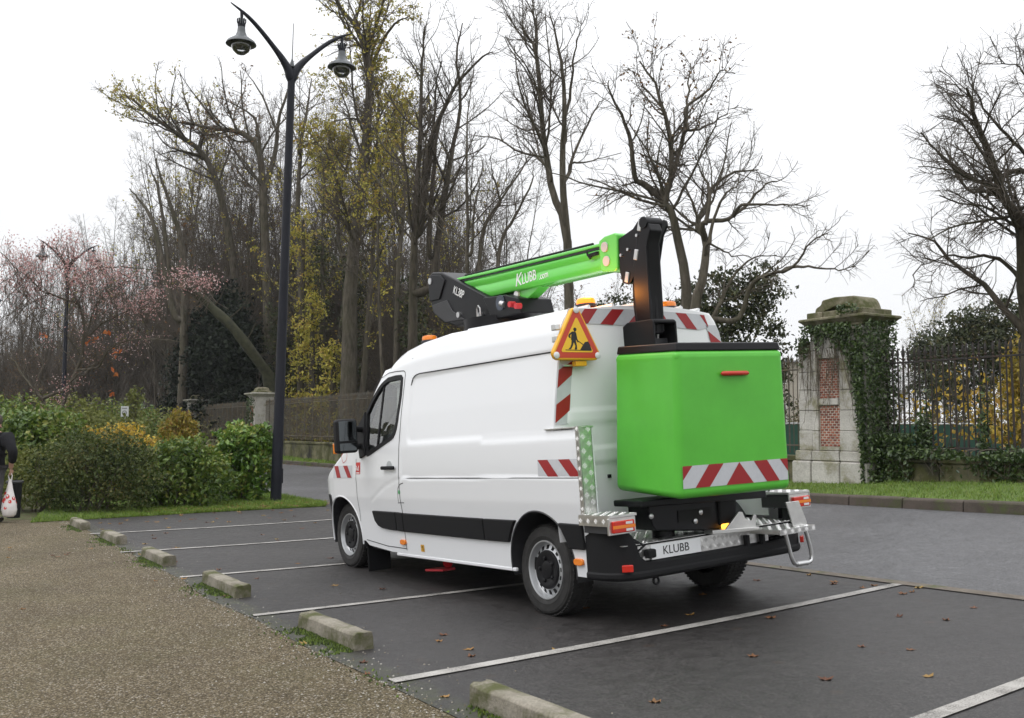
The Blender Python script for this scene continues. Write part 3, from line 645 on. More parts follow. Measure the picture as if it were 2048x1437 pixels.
# skeletons of the individual trees: (base radius, [points of a stem in metres])
TREES = {"T1":[[0.25,[[1.66,29.0,6.86],[1.2,29.23,8.69],[0.94,29.45,10.68],[0.68,29.58,13.13],[0.57,29.61,13.47],[0.22,29.78,14.04]]],[0.206,[[1.66,29.0,6.86],[1.48,28.66,9.07],[1.53,28.54,11.14],[1.37,28.28,12.62],[1.04,27.86,13.7]]],[0.118,[[1.68,29.0,9.16],[1.84,29.33,9.79],[2.24,29.79,10.79],[2.59,30.08,11.55],[2.95,30.41,12.0]]],[0.118,[[1.56,29.0,10.76],[1.76,28.87,11.89],[1.84,28.47,12.8],[2.04,28.31,13.58]]],[0.088,[[1.14,29.0,9.16],[0.62,29.21,9.97],[0.09,29.23,10.72]]],[0.088,[[1.76,29.0,9.48],[2.28,28.94,9.52],[3.31,29.28,9.89]]]],"T2":[[0.244,[[4.27,24.0,4.12],[4.27,23.98,5.19],[4.05,23.86,6.23],[3.89,23.79,6.86],[3.75,23.92,7.16],[3.91,23.85,7.84],[3.84,23.71,8.88],[3.7,23.79,9.45],[3.46,23.77,10.15],[3.19,23.89,10.64]]],[0.158,[[3.79,24.0,7.15],[3.24,24.06,7.62],[3.04,23.93,7.7],[2.9,23.81,8.7],[2.71,23.58,9.05],[2.37,23.26,9.64],[2.27,23.31,9.98]]],[0.134,[[3.9,24.0,7.61],[4.16,24.07,8.45],[4.41,24.49,9.46],[4.51,24.69,10.32],[4.65,25.11,11.1]]],[0.085,[[4.29,24.0,8.92],[4.69,24.01,8.98],[5.16,23.89,9.27],[5.56,23.79,9.51]]],[0.085,[[4.3,24.0,9.52],[4.86,23.96,9.95],[5.11,23.61,10.31],[5.45,23.49,10.22]]],[0.073,[[3.88,24.0,7.94],[3.25,24.08,8.34],[2.96,23.87,8.39]]],[0.061,[[3.1,24.0,7.66],[2.73,24.06,7.57]]],[0.073,[[4.04,24.0,8.05],[4.51,24.22,8.16]]],[0.073,[[3.65,24.0,9.63],[3.28,24.2,10.14],[3.12,24.22,10.54]]]],"T3":[[0.222,[[4.24,23.0,4.01],[4.52,23.08,5.15],[4.64,23.35,6.03],[4.48,23.58,6.5],[4.83,24.01,7.08],[4.98,24.18,7.5],[5.57,24.38,7.99],[6.23,24.43,8.06]]],[0.128,[[4.52,23.0,6.43],[5.13,23.22,6.53],[5.67,23.48,6.96],[6.1,23.5,7.44],[6.65,23.79,7.67]]],[0.117,[[4.6,23.0,4.01],[4.9,22.98,4.52],[5.21,23.16,5.12],[5.69,23.22,5.59],[6.41,23.59,5.76]]],[0.128,[[5.31,23.0,4.12],[5.6,22.88,4.92],[6.01,22.54,5.12],[6.44,22.28,5.23],[6.72,22.05,5.73],[7.04,21.64,5.9]]],[0.082,[[6.55,23.0,5.35],[7.02,22.9,5.34],[7.52,22.57,5.23],[7.8,22.22,5.22]]],[0.093,[[4.57,23.0,6.37],[4.71,23.12,7.13],[4.52,23.16,7.66],[4.34,23.04,8.05]]],[0.082,[[5.45,23.0,6.84],[6.01,23.2,6.89],[6.75,23.25,6.91],[7.18,23.49,6.91]]],[0.07,[[4.62,23.0,5.91],[5.15,23.13,5.68],[5.68,23.19,5.64]]],[0.082,[[4.73,23.0,6.38],[5.01,22.87,7.07],[5.31,22.83,7.27],[5.93,22.82,7.99]]]],"T4":[[0.277,[[10.29,19.5,3.39],[10.05,19.22,4.47],[9.88,18.89,5.52],[9.6,18.73,5.82],[9.34,18.67,6.36],[8.98,18.41,7.04],[8.67,18.15,7.5],[8.41,17.9,7.87]]],[0.139,[[10.61,19.5,6.27],[10.44,19.78,6.83],[9.92,19.93,6.68],[9.56,20.21,6.48],[9.32,20.34,6.97],[9.2,20.67,7.53]]],[0.158,[[10.08,19.5,3.65],[9.86,19.63,3.94],[9.57,19.98,4.59],[9.17,20.26,4.99],[8.82,20.44,5.48],[8.43,20.7,5.71]]],[0.099,[[10.67,19.5,6.71],[10.17,19.35,7.11],[9.59,19.02,7.49],[9.13,18.84,7.94],[8.61,18.32,8.36]]],[0.089,[[10.03,19.5,4.69],[9.63,19.54,5.0],[9.11,19.62,4.99],[8.63,19.62,5.01],[8.06,19.64,4.66]]],[0.079,[[9.39,19.5,6.31],[9.66,19.44,5.99],[10.01,19.54,5.83]]],[0.099,[[10.88,19.5,6.71],[10.72,19.59,8.07],[10.33,19.47,8.79],[9.93,19.44,8.91]]],[0.089,[[10.85,19.5,8.04],[10.46,19.38,8.67],[10.19,19.16,9.16]]],[0.069,[[9.71,19.5,6.57],[9.2,19.56,7.61],[8.46,19.24,7.77]]]],"T5":[[0.536,[[-7.29,44.0,8.0],[-6.97,43.74,10.65],[-6.65,43.44,13.75],[-6.45,43.34,16.91],[-6.52,43.16,18.21],[-7.06,43.01,19.59],[-7.66,42.81,20.3],[-7.93,42.55,20.74]]],[0.246,[[-6.64,44.0,18.45],[-6.59,44.03,19.94],[-6.58,44.42,21.43]]],[0.223,[[-6.55,44.0,17.72],[-5.99,43.82,19.2],[-5.24,43.44,19.94],[-4.61,43.4,20.25]]],[0.179,[[-6.68,44.0,15.36],[-7.27,43.69,15.58],[-7.98,43.28,15.29]]],[0.223,[[-6.29,44.0,9.61],[-6.19,44.01,13.91],[-6.16,44.15,16.38],[-6.27,44.25,17.64]]],[0.179,[[-7.78,44.0,9.61],[-8.11,44.21,13.15],[-8.67,44.13,14.26],[-9.53,44.35,15.3]]]],"T6":[[0.302,[[-3.55,35.0,6.68],[-3.51,35.03,8.83],[-3.38,35.28,12.1],[-3.36,35.48,14.78],[-3.31,35.51,16.38]]],[0.284,[[-2.87,35.0,6.68],[-2.7,35.11,8.22],[-2.35,35.29,10.81],[-2.2,35.69,11.9],[-1.96,35.87,13.6],[-2.13,36.25,15.74],[-1.88,36.44,16.97]]],[0.213,[[-3.26,35.0,8.83],[-3.02,34.78,11.63],[-2.27,34.59,13.42],[-1.88,34.38,13.99],[-1.01,34.11,14.72],[-0.7,34.03,14.94]]],[0.16,[[-3.03,35.0,10.74],[-2.83,34.7,12.56],[-2.76,34.53,13.78],[-2.49,34.05,14.81]]],[0.195,[[-3.0,35.0,7.96],[-2.84,35.0,11.06],[-2.69,35.28,12.75],[-2.21,35.72,14.08],[-1.45,35.84,15.38]]]],"T7":[[0.168,[[-1.53,33.0,6.39],[-1.52,33.22,8.46],[-1.58,33.43,11.55],[-1.45,33.72,13.38]]],[0.151,[[-1.17,33.0,6.39],[-1.02,33.32,8.3],[-0.43,33.42,9.35],[0.41,33.7,10.71],[0.66,33.85,11.25]]],[0.168,[[-0.59,33.0,6.39],[-0.36,33.17,7.97],[0.11,33.21,8.82],[0.65,33.32,9.94],[0.74,33.46,10.52]]],[0.134,[[-1.36,33.0,7.6],[-1.31,33.18,9.05],[-0.97,33.24,10.76]]],[0.101,[[-0.42,33.0,9.25],[-0.66,32.8,10.16],[-0.77,32.67,10.72]]]],"T8":[[0.203,[[-4.7,40.0,7.42],[-4.52,40.06,9.88],[-4.48,40.13,12.09],[-4.59,40.29,13.9],[-4.45,40.24,14.77]]],[0.162,[[-4.46,40.0,12.05],[-4.92,40.14,12.97],[-5.28,40.59,13.69]]],[0.142,[[-5.48,40.0,7.42],[-5.48,40.09,12.07],[-5.46,40.28,14.34]]]],"P1":[[0.434,[[-19.08,57.0,8.26],[-19.24,56.88,11.96],[-19.79,56.52,14.21],[-20.33,56.2,15.88],[-20.67,56.06,17.17]]],[0.405,[[-19.69,57.0,8.26],[-20.57,56.9,11.96],[-21.28,57.3,13.87],[-22.18,57.68,15.1],[-22.93,57.96,15.85]]],[0.289,[[-19.92,57.0,9.28],[-20.17,56.93,11.97],[-20.8,56.99,15.46],[-21.11,56.91,16.37],[-21.41,56.85,17.08]]]],"L1":[[0.518,[[-16.65,60.0,7.56],[-17.3,60.02,12.55],[-18.16,59.7,16.56],[-19.15,59.61,18.5],[-20.75,59.19,19.68],[-22.13,58.79,20.63],[-23.06,58.39,21.47],[-23.68,58.34,21.77]]],[0.274,[[-18.94,60.0,18.17],[-20.57,60.0,18.72],[-21.7,59.55,18.37]]],[0.244,[[-19.39,60.0,18.83],[-19.17,59.91,19.9],[-19.84,60.16,21.75]]]],"L2":[[0.53,[[-14.45,58.0,7.36],[-14.8,58.05,13.63],[-15.2,58.02,18.16],[-16.52,58.16,19.37],[-18.17,58.41,19.66],[-19.58,58.49,20.0],[-20.59,58.38,19.96]]],[0.353,[[-14.92,58.0,15.19],[-14.26,58.05,18.07],[-14.14,58.23,20.04],[-13.55,58.25,22.2],[-13.26,58.29,23.08]]],[0.236,[[-15.14,58.0,18.26],[-15.41,57.88,19.93],[-16.04,57.45,20.53],[-17.59,57.05,21.13]]],[0.206,[[-14.17,58.0,19.33],[-15.14,57.93,21.65],[-16.26,58.07,23.2]]]],"L3":[[0.391,[[-11.75,55.0,7.06],[-12.21,55.26,13.05],[-12.14,55.47,17.64],[-11.94,55.78,19.78],[-11.74,56.09,21.95]]],[0.251,[[-12.04,55.0,17.5],[-10.87,55.08,18.03],[-9.82,55.22,19.09]]],[0.223,[[-10.61,55.0,9.03],[-10.72,54.74,12.94],[-10.46,54.64,15.9],[-9.73,54.26,17.59]]],[0.223,[[-9.43,55.0,9.04],[-9.96,54.78,13.95],[-10.45,54.5,16.86],[-11.16,54.02,18.21]]]],"X1":[[0.156,[[-5.46,22.0,2.74],[-5.75,21.78,3.18],[-6.21,21.72,3.78],[-6.58,21.74,4.11],[-6.87,21.73,4.39],[-7.13,21.54,4.58],[-7.15,21.19,4.6]]]],"B1":[[0.089,[[-11.32,25.0,1.13],[-11.53,24.96,1.77],[-11.97,25.07,2.26],[-12.49,25.18,2.84],[-12.97,25.36,3.38],[-13.2,25.37,3.8]]],[0.076,[[-11.93,25.0,2.26],[-11.39,25.3,2.6],[-10.77,25.44,3.19],[-10.44,25.61,3.66],[-10.11,25.96,3.86],[-9.64,26.38,4.12]]],[0.063,[[-11.37,25.0,2.5],[-10.85,24.71,2.9],[-10.23,24.34,3.19]]],[0.051,[[-12.1,25.0,2.5],[-12.02,25.12,3.16],[-12.39,25.32,3.8]]]],"B2":[[0.076,[[-11.39,25.0,2.02],[-11.01,25.09,3.26],[-11.01,25.37,3.83],[-10.51,25.35,4.26],[-9.82,25.3,4.58],[-9.45,25.35,4.7]]],[0.076,[[-10.94,25.0,3.37],[-10.88,24.85,4.31],[-11.13,24.9,4.85],[-11.44,25.0,5.47],[-11.42,24.77,5.83],[-11.67,24.9,6.17]]],[0.063,[[-11.13,25.0,4.7],[-11.64,24.93,4.89],[-11.99,24.76,5.04],[-12.41,24.51,5.5],[-12.86,24.47,5.91]]],[0.051,[[-10.54,25.0,3.08],[-10.18,24.77,3.49],[-9.49,24.59,3.76],[-8.19,24.26,3.66]]],[0.051,[[-10.85,25.0,3.83],[-10.77,25.26,4.61],[-10.45,25.47,5.15],[-9.87,25.83,5.5]]],[0.051,[[-11.33,25.0,5.22],[-10.73,24.83,5.55],[-9.94,24.61,5.59],[-9.07,24.65,5.53],[-8.39,24.5,5.44]]]]}
# ------------------------------------------------------------------ vegetation
def smooth_path(pts, n):
    P = np.array(pts, float); k = len(P)
    if k < 3: t = np.linspace(0, 1, n)[:, None]; return P[0]*(1-t)+P[-1]*t
    E_ = np.vstack([2*P[0]-P[1], P, 2*P[-1]-P[-2]]); out = []
    for t in np.linspace(0, k-1-1e-6, n):
        i = int(t); f = t-i; a, b, c, d = E_[i:i+4]
        out.append(.5*((2*b)+(-a+c)*f+(2*a-5*b+4*c-d)*f*f+(-a+3*b-3*c+d)*f**3))
    return np.array(out)
def unit(v): return v/np.maximum(np.linalg.norm(v, axis=-1, keepdims=True), 1e-9)
def tubes(P, R, m):
    """P (N,K,3) polylines, R (N,K) radii -> verts, quads"""
    N, K, _ = P.shape
    T = unit(np.gradient(P, axis=1)); D = unit(P[:, -1]-P[:, 0])
    ref = np.where(np.abs(D[:, 2:3]) < .8, np.array([[0, 0, 1.]]), np.array([[1., 0, 0]]))[:, None, :]
    U = unit(np.cross(T, np.broadcast_to(ref, T.shape))); Wv = np.cross(T, U)
    a = np.arange(m)*2*np.pi/m
    V = P[:, :, None, :]+R[:, :, None, None]*(U[:, :, None, :]*np.cos(a)[None, None, :, None]+Wv[:, :, None, :]*np.sin(a)[None, None, :, None])
    i = np.arange(N)[:, None, None]*K*m; k = np.arange(K-1)[None, :, None]*m; j = np.arange(m)[None, None, :]
    j2 = (j+1) % m
    F = np.stack([i+k+j, i+k+j2, i+k+m+j2, i+k+m+j], -1).reshape(-1, 4)
    return V.reshape(-1, 3), F
def spawn(P, R, per_m, tmin, ln, ang, K, up, wob, rfac, rmin, rng, tmax=1.0):
    N, K0, _ = P.shape; seg = np.linalg.norm(np.diff(P, axis=1), axis=2); L = seg.sum(1)
    cnt = np.maximum(1, np.round(per_m*L*(1-tmin)*rng.uniform(.8, 1.2, N))).astype(int)
    idx = np.repeat(np.arange(N), cnt); M_ = len(idx); t = tmin+(tmax-tmin)*rng.random(M_)
    x = t*(K0-1); k = np.minimum(x.astype(int), K0-2); f = (x-k)[:, None]
    pos = P[idx, k]*(1-f)+P[idx, k+1]*f; tan = unit(P[idx, k+1]-P[idx, k]); r = R[idx, k]*(1-f[:, 0])+R[idx, k+1]*f[:, 0]
    rv = unit(rng.normal(size=(M_, 3))); per = unit(rv-tan*(rv*tan).sum(1, keepdims=True))
    th = np.radians(rng.uniform(ang[0], ang[1], M_))[:, None]
    d = tan*np.cos(th)+per*np.sin(th)
    ll = ln(L[idx], t, rng)
    pts = [pos]; p = pos
    for q in range(K-1):
        d = unit(d+np.array([0, 0, up])+rng.normal(0, wob, (M_, 3))); p = p+d*(ll/(K-1))[:, None]; pts.append(p)
    Pc = np.stack(pts, 1); r0 = np.maximum(np.minimum(r*rfac, ll*.016+.004), rmin)
    Rc = r0[:, None]*np.linspace(1, .35, K)[None, :]; Rc = np.maximum(Rc, rmin*.7)
    return Pc, Rc
def leaves(cent, size, rng, updir=.3, droop=0):
    n = len(cent); nrm = unit(rng.normal(size=(n, 3))+np.array([0, 0, updir])); rv = unit(rng.normal(size=(n, 3)))
    a = unit(np.cross(nrm, rv)); b = np.cross(nrm, a); s = (size*rng.uniform(.55, 1.3, n))[:, None]
    if droop: a = unit(a+np.array([0, 0, -droop]))
    V = np.stack([cent-a*s, cent+b*s*.55+nrm*s*.15, cent+a*s, cent-b*s*.55+nrm*s*.15], 1).reshape(-1, 3)
    return V, np.arange(4*n).reshape(n, 4)
M_BARK = bark('grey_green_bark', (.05, .043, .033), (.13, .112, .088))
M_BARKD = bark('dark_wet_bark', (.034, .029, .023), (.09, .076, .058))
M_TWIG = plain('twig_bark', (.10, .084, .068), .9, spec=.2)
M_TWIGF = plain('haze_pale_twig_bark', (.11, .092, .075), .95, spec=.1)  # twig colour paled to stand in for haze over the far trees
M_LYEL = leafmat('olive_yellow_leaf', [(.2, .2, .035), (.34, .31, .05), (.46, .4, .07), (.34, .22, .05)])
M_LRUST = leafmat('rusty_leaf', [(.1, .05, .02), (.16, .08, .03), (.2, .13, .04)])
M_IVY = leafmat('ivy_leaf', [(.02, .04, .01), (.04, .07, .016), (.075, .115, .028), (.055, .085, .03)], rough=.4, trans=.1, spec=.5)
M_MOSSB = plain('mossy_trunk', (.033, .034, .016), .95, var=.5, vscale=4, bmp=.6, bscale=12)

def bare_tree(name, label, stems, seed, group=None, dens=1.0, trunk_mat=M_BARK, twig_mat=M_TWIG, lmul=1.0, leaf=None, leafn=0, leafs=.07, tmin=.3, droop=0.06, m0=9, up=.10, rt=.0042, tag_it=True, leafrange=(0, 99), ang=(28, 62)):
    """stems: (radius, [world points]) lists; first stems are the trunk, side growth is spawned along all of them"""
    rng = np.random.default_rng(seed)
    p0 = np.array(stems[0][1][0], float); base = np.array([p0[0], p0[1], 0.0]); base[2] = float(gz(base[0], base[1]))
    root = empty(name, base)
    if tag_it: tag(root, label, 'tree', group)
    K = 18; Ps, Rs, done = [], [], []
    for si, (r0, pts) in enumerate(stems):
        pts = [np.array(p, float) for p in pts]
        first = pts[0]
        far_ = min([9.]+[np.min(np.linalg.norm(q_-first, axis=1)) for q_ in done])
        low = first[2] < base[2]+.5*max(p[2] for _, pp in stems for p in pp)
        if si and far_ > .1 and not (far_ > .75 and low):
            j = min((np.linalg.norm(p_-first-np.array([0, 0, -.25]))+max(0, p_[2]-first[2])*3, k_, i_) for k_, q_ in enumerate(done) for i_, p_ in enumerate(q_))
            pts = [done[j[1]][j[2]]]+pts
        if first[2]-base[2] > .6 and (si == 0 or (far_ > .75 and low)):
            b = base.copy(); b[:2] = b[:2]*.6+first[:2]*.4; b[2] -= .3; pts = [b]+pts
        done.append(smooth_path(pts, 60))
        q = smooth_path(pts, K); q += rng.normal(0, .025, q.shape)*np.linspace(0, 1, K)[:, None]
        s = np.linspace(0, 1, K); r = r0*.62*(1-.88*s**.9)
        if pts[0][2] < base[2]+.2: r = r*(1+.5*np.exp(-s*14))
        Ps.append(q-base); Rs.append(np.maximum(r, .012))
    P0, R0 = np.array(Ps), np.array(Rs)
    Lall = np.linalg.norm(np.diff(P0, axis=1), axis=2).sum(1)
    P1, R1 = spawn(P0, R0, 1.9*dens, tmin, lambda L, t, g: np.clip(.30*L*(1.15-t)*g.uniform(.5, 1.2, len(t))+.5, .5, 4.2)*lmul, ang, 9, up, .12, .45, .011, rng)
    P2, R2 = spawn(P1, R1, 3.0*dens, .12, lambda L, t, g: np.clip(.5*L*(1.1-.7*t)*g.uniform(.5, 1.1, len(t)), .35, 1.9)*lmul, (25, 60), 6, up*.6, .16, .55, .007, rng)
    P3, R3 = spawn(P2, R2, 7.0*dens, .1, lambda L, t, g: np.clip(.55*L*(1.05-.6*t)*g.uniform(.5, 1.2, len(t)), .2, .75)*lmul, (20, 60), 4, up*.3-droop, .2, .6, rt, rng)
    P3b, R3b = spawn(P1, R1, 4.0*dens, .25, lambda L, t, g: g.uniform(.2, .6, len(t))*lmul, (30, 70), 4, up*.3-droop, .2, .4, rt, rng)
    P4, R4 = spawn(P0, R0, 3.0*dens, tmin*.8, lambda L, t, g: g.uniform(.3, 1.1, len(t))*lmul, (40, 80), 5, up, .18, .2, .006, rng)
    v0, f0 = tubes(P0, R0, m0); v1, f1 = tubes(P1, R1, 5)
    np_mesh('trunk', np.vstack([v0, v1]), np.vstack([f0, f1+len(v0)]), trunk_mat, root, smooth=True)
    vs_, fs, o = [], [], 0
    for P, R, m in ((P2, R2, 4), (P4, R4, 3), (P3, R3, 3), (P3b, R3b, 3)):
        v, f = tubes(P, R, m); vs_.append(v); fs.append(f+o); o += len(v)
    np_mesh('crown', np.vstack(vs_), np.vstack(fs), twig_mat, root, smooth=True)
    if leafn:
        a_ = np.concatenate([P3[:, 1:].reshape(-1, 3), P2[:, 2:].reshape(-1, 3)]); b_ = np.concatenate([P4[:, 1:].reshape(-1, 3), P3b[:, 1:].reshape(-1, 3)])
        src = np.concatenate([a_[rng.integers(0, len(a_), 6000)], b_[rng.integers(0, len(b_), 6000)]])
        src = src[(src[:, 2] > leafrange[0]) & (src[:, 2] < leafrange[1])]
        # leaves hang on in patches
        w_ = np.sin(src[:, 0]*1.3+seed)+np.sin(src[:, 2]*.9+seed*2)+np.sin(src[:, 1]*1.1)+rng.normal(0, .6, len(src))
        src = src[w_ > np.quantile(w_, .42)]
        c = src[rng.integers(0, len(src), leafn)]+rng.normal(0, .07, (leafn, 3))
        V, F = leaves(c, leafs, rng, .2); np_mesh('leaves', V, F, leaf, root, attr=np.clip(rng.normal(.5, .25, leafn), 0, 1))
    return root
def T(k): return [(r, p) for r, p in TREES[k]]
bare_tree('bare_tree', 'tall bare tree with two parallel upright stems behind the green boom', T('T1'), 1, dens=1.25, rt=.0055)
bare_tree('bare_tree', 'bare tree with a cut stub limb and crooked stem right of the boom post', T('T2'), 2, dens=1.6, tmin=.38, rt=.0038, leaf=M_LRUST, leafn=600, leafs=.045, up=.06)
bare_tree('bare_tree', 'low spreading bare tree with twisted trunk and long drooping limbs left of the gate pillar', T('T3'), 3, dens=1.6, tmin=.36, rt=.0038, up=.04, droop=.1, lmul=.95)
bare_tree('bare_tree', 'huge bare tree at the right edge with drooping branches over the railing', T('T4'), 4, dens=2.2, rt=.0036, up=.03, droop=.12, lmul=1.0, trunk_mat=M_BARKD)
bare_tree('tree', 'tallest tree with sparse olive yellow leaves right of the street lamp', T('T5'), 5, dens=1.0, leaf=M_LYEL, leafn=11000, leafs=.075, up=.08, rt=.0065, tmin=.14)
bare_tree('bare_tree', 'dense cluster of dark bare stems rising behind the cab roof', T('T6'), 6, dens=1.15, trunk_mat=M_BARKD, rt=.005)
bare_tree('bare_tree', 'bare tree with forked slanting stems behind the lower end of the boom', T('T7'), 7, dens=1.0, rt=.005)
bare_tree('bare_tree', 'slim bare tree between the yellow leaved tree and the dark stems', T('T8'), 8, dens=.95, leaf=M_LYEL, leafn=2600, leafs=.08, rt=.006)
bare_tree('pollarded_tree', 'pollarded tree with three sawn-off slanting stems left of the lamp', T('P1'), 9, dens=.5, lmul=.6, tmin=.45, rt=.006)
bare_tree('bare_tree', 'bare tree with a long limb reaching out left over the pollarded stems', T('L1'), 10, dens=.8, leaf=M_LYEL, leafn=2400, leafs=.085, rt=.008)
bare_tree('bare_tree', 'bare tree with two arching limbs directly left of the lamp pole', T('L2'), 11, dens=.8, leaf=M_LRUST, leafn=1200, leafs=.08, rt=.008)
bare_tree('bare_tree', 'tree with yellowing leaves right behind the lamp pole', T('L3'), 12, dens=.8, leaf=M_LYEL, leafn=7000, leafs=.085, rt=.008, tmin=.14)
# leaning cut trunk in front of the yew
lt = empty('leaning_trunk', (TREES['X1'][0][1][0][0], 40.0, float(gz(-10, 40)))); tag(lt, 'mossy leaning trunk with a sawn end in front of the dark yew', 'tree trunk')
sc_ = 48.0/22
q = smooth_path([np.array(p)*sc_*np.array([1, 1, 1])+np.array([0, 0, 1.4986*(1-sc_)]) for p in TREES['X1'][0][1]], 14)
q = np.vstack([[q[0][0]+.6, 48.0, float(gz(-10, 40))-.3], q]); lt.location = (q[1][0], 48.0, float(gz(-10, 40)))
rr = np.linspace(.27, .17, len(q))*(1+.1*np.sin(np.arange(len(q))*2.1)); mb = MB().tube(q-np.array(lt.location), list(rr), 14); mb.build('trunk', M_MOSSB, lt)
MB().lathe([(.001, 0), (.16, 0), (.16, .012), (.001, .012)], 14, Matrix.Translation(Vector(q[-1])-lt.location) @ Vector((q[-1]-q[-2])).to_track_quat('Z', 'Y').to_matrix().to_4x4()).build('sawn_face', plain('cut_wood', (.13, .085, .06), .8, var=.3), lt)
for k in range(4):
    i = 4+k*2; a = Vector(q[i])-lt.location; d = Vector((random.uniform(.3, 1), random.uniform(-.5, .5), random.uniform(.6, 1.2)))
    MB().tube([a, a+d*.7, a+d*1.3+Vector((0, 0, .2))], [.04, .025, .012], 6).build('broken_branch', M_BARKD, lt)

# wood behind: filler trees, copied
def filler(seed, h, nst, spread, dens, leafn=0, leaf=M_LYEL, twig=M_TWIGF, name='bare_tree', rt=.008):
    r = random.Random(seed); st = []
    for k in range(nst):
        a = r.random()*6.28; sp = spread*r.uniform(.3, 1)
        st.append((.2*r.uniform(.6, 1.1), [(0, 0, .0-gz(0, 0)), (r.gauss(0, .15)+sp*.15*math.cos(a), sp*.15*math.sin(a), h*.3), (sp*.5*math.cos(a)+r.gauss(0, .3), sp*.5*math.sin(a), h*.62), (sp*math.cos(a), sp*math.sin(a), h*r.uniform(.85, 1.0))]))
    st[0][1][0] = (0, 0, 0)
    return bare_tree(name, None, st, seed, dens=dens, leaf=leaf, leafn=leafn, leafs=.1, twig_mat=twig, rt=rt, tag_it=False, m0=6, tmin=.22)
PROT = [filler(101, 17, 3, 2.6, 1.0), filler(102, 19, 4, 3.2, .9), filler(103, 15, 4, 3.8, 1.0), filler(104, 18, 3, 2.8, .9, 900), filler(105, 13, 5, 4.0, 1.0, 700, M_LRUST)]
WOOD = 'bare trees filling the wood behind the railings'
def place(pro, px, D, h, label, group, first=set()):
    """px in the 2048 px wide photograph gives the bearing only"""
    x = (px-1024)/1969.7*D*1.0; o = pro if pro.name not in first else copy_tree(pro)
    first.add(pro.name); o.location = (x, D, float(gz(x, D))-.1); s = h; o.scale = (s*random.uniform(.9, 1.1), s*random.uniform(.9, 1.1), s); o.rotation_euler = (0, 0, random.random()*6.28)
    tag(o, label, 'tree', group); return o
rf = random.Random(21)
def Zt_(py, D): return 1.4986+(861-py)/1969.7*D
lab_far = 'hazy bare tree in the far wood at the left'
lab_mid = 'thin bare tree in the wood behind the railings'
for (px, D, s, k) in [(70, 112, 1.05, 2), (118, 104, 1.1, 1), (165, 100, 1.25, 2), (205, 92, 1.2, 1), (236, 96, 1.25, 0), (95, 98, 1.0, 0), (150, 96, 1.1, 3), (45, 108, .95, 1), (255, 90, 1.2, 3), (295, 84, 1.05, 2), (-30, 74, .75, 2), (15, 78, .8, 4), (48, 80, .85, 2), (82, 76, .8, 0), (112, 82, .9, 4), (30, 90, .95, 1), (60, 70, .55, 4), (5, 68, .5, 4), (0, 104, .9, 2), (225, 84, 1.05, 4), (175, 88, 1.0, 2), (275, 86, 1.15, 2), (310, 88, 1.05, 1), (25, 120, 1.0, 2), (-20, 110, 1.0, 1), (190, 110, 1.2, 0), (140, 90, .9, 4)]:
    place(PROT[k], px, D, s, lab_far, 'hazy bare trees in the far wood')
for i in range(54):
    px = 322+i*12.4+rf.uniform(-12, 12); D = (66-(px-330)*.032)*rf.uniform(.95, 1.35)
    k = rf.choice([0, 1, 2, 3, 0, 1, 4]); hh = (1.05 if px < 560 else .95)*rf.uniform(.62, 1.02)*D/55
    if 930 < px < 1000: hh *= .8
    place(PROT[k], px, D, hh, lab_mid, WOOD)
for (px, D, s, k) in [(1060, 46, .72, 2), (1100, 42, .55, 4), (1190, 44, .6, 4), (1010, 44, .75, 1), (1270, 42, .45, 4), (1330, 40, .42, 2)]:
    place(PROT[k], px, D, s, lab_mid, WOOD)
lab_t = 'tall slim bare tree rising above the wood behind the railings'
for i in range(22):
    px = 335+i*29+rf.uniform(-12, 12); D = (72-(px-330)*.036)*rf.uniform(.95, 1.15); k = rf.choice([0, 1, 3, 0, 3]); ytop = rf.uniform(150, 330)+(70 if px < 420 else 0)+(120 if px > 930 else 0)
    o = place(PROT[k], px, D, Zt_(ytop, D)/(17, 19, 15, 18, 13)[k], lab_t, 'tall slim bare trees above the wood'); o.scale = (o.scale[0]*.62, o.scale[1]*.62, o.scale[2])
lab_r = 'small hazy tree far beyond the right hand railing'
for (px, D, s, k) in [(1830, 105, .75, 2), (1862, 100, .85, 3), (1800, 110, .6, 2), (1895, 98, .65, 4), (1930, 90, .7, 2), (1975, 88, .7, 1), (2030, 84, .8, 2), (1745, 115, .55, 2)]:
    place(PROT[k], px, D, s, lab_r, 'small hazy trees beyond the right hand railing')

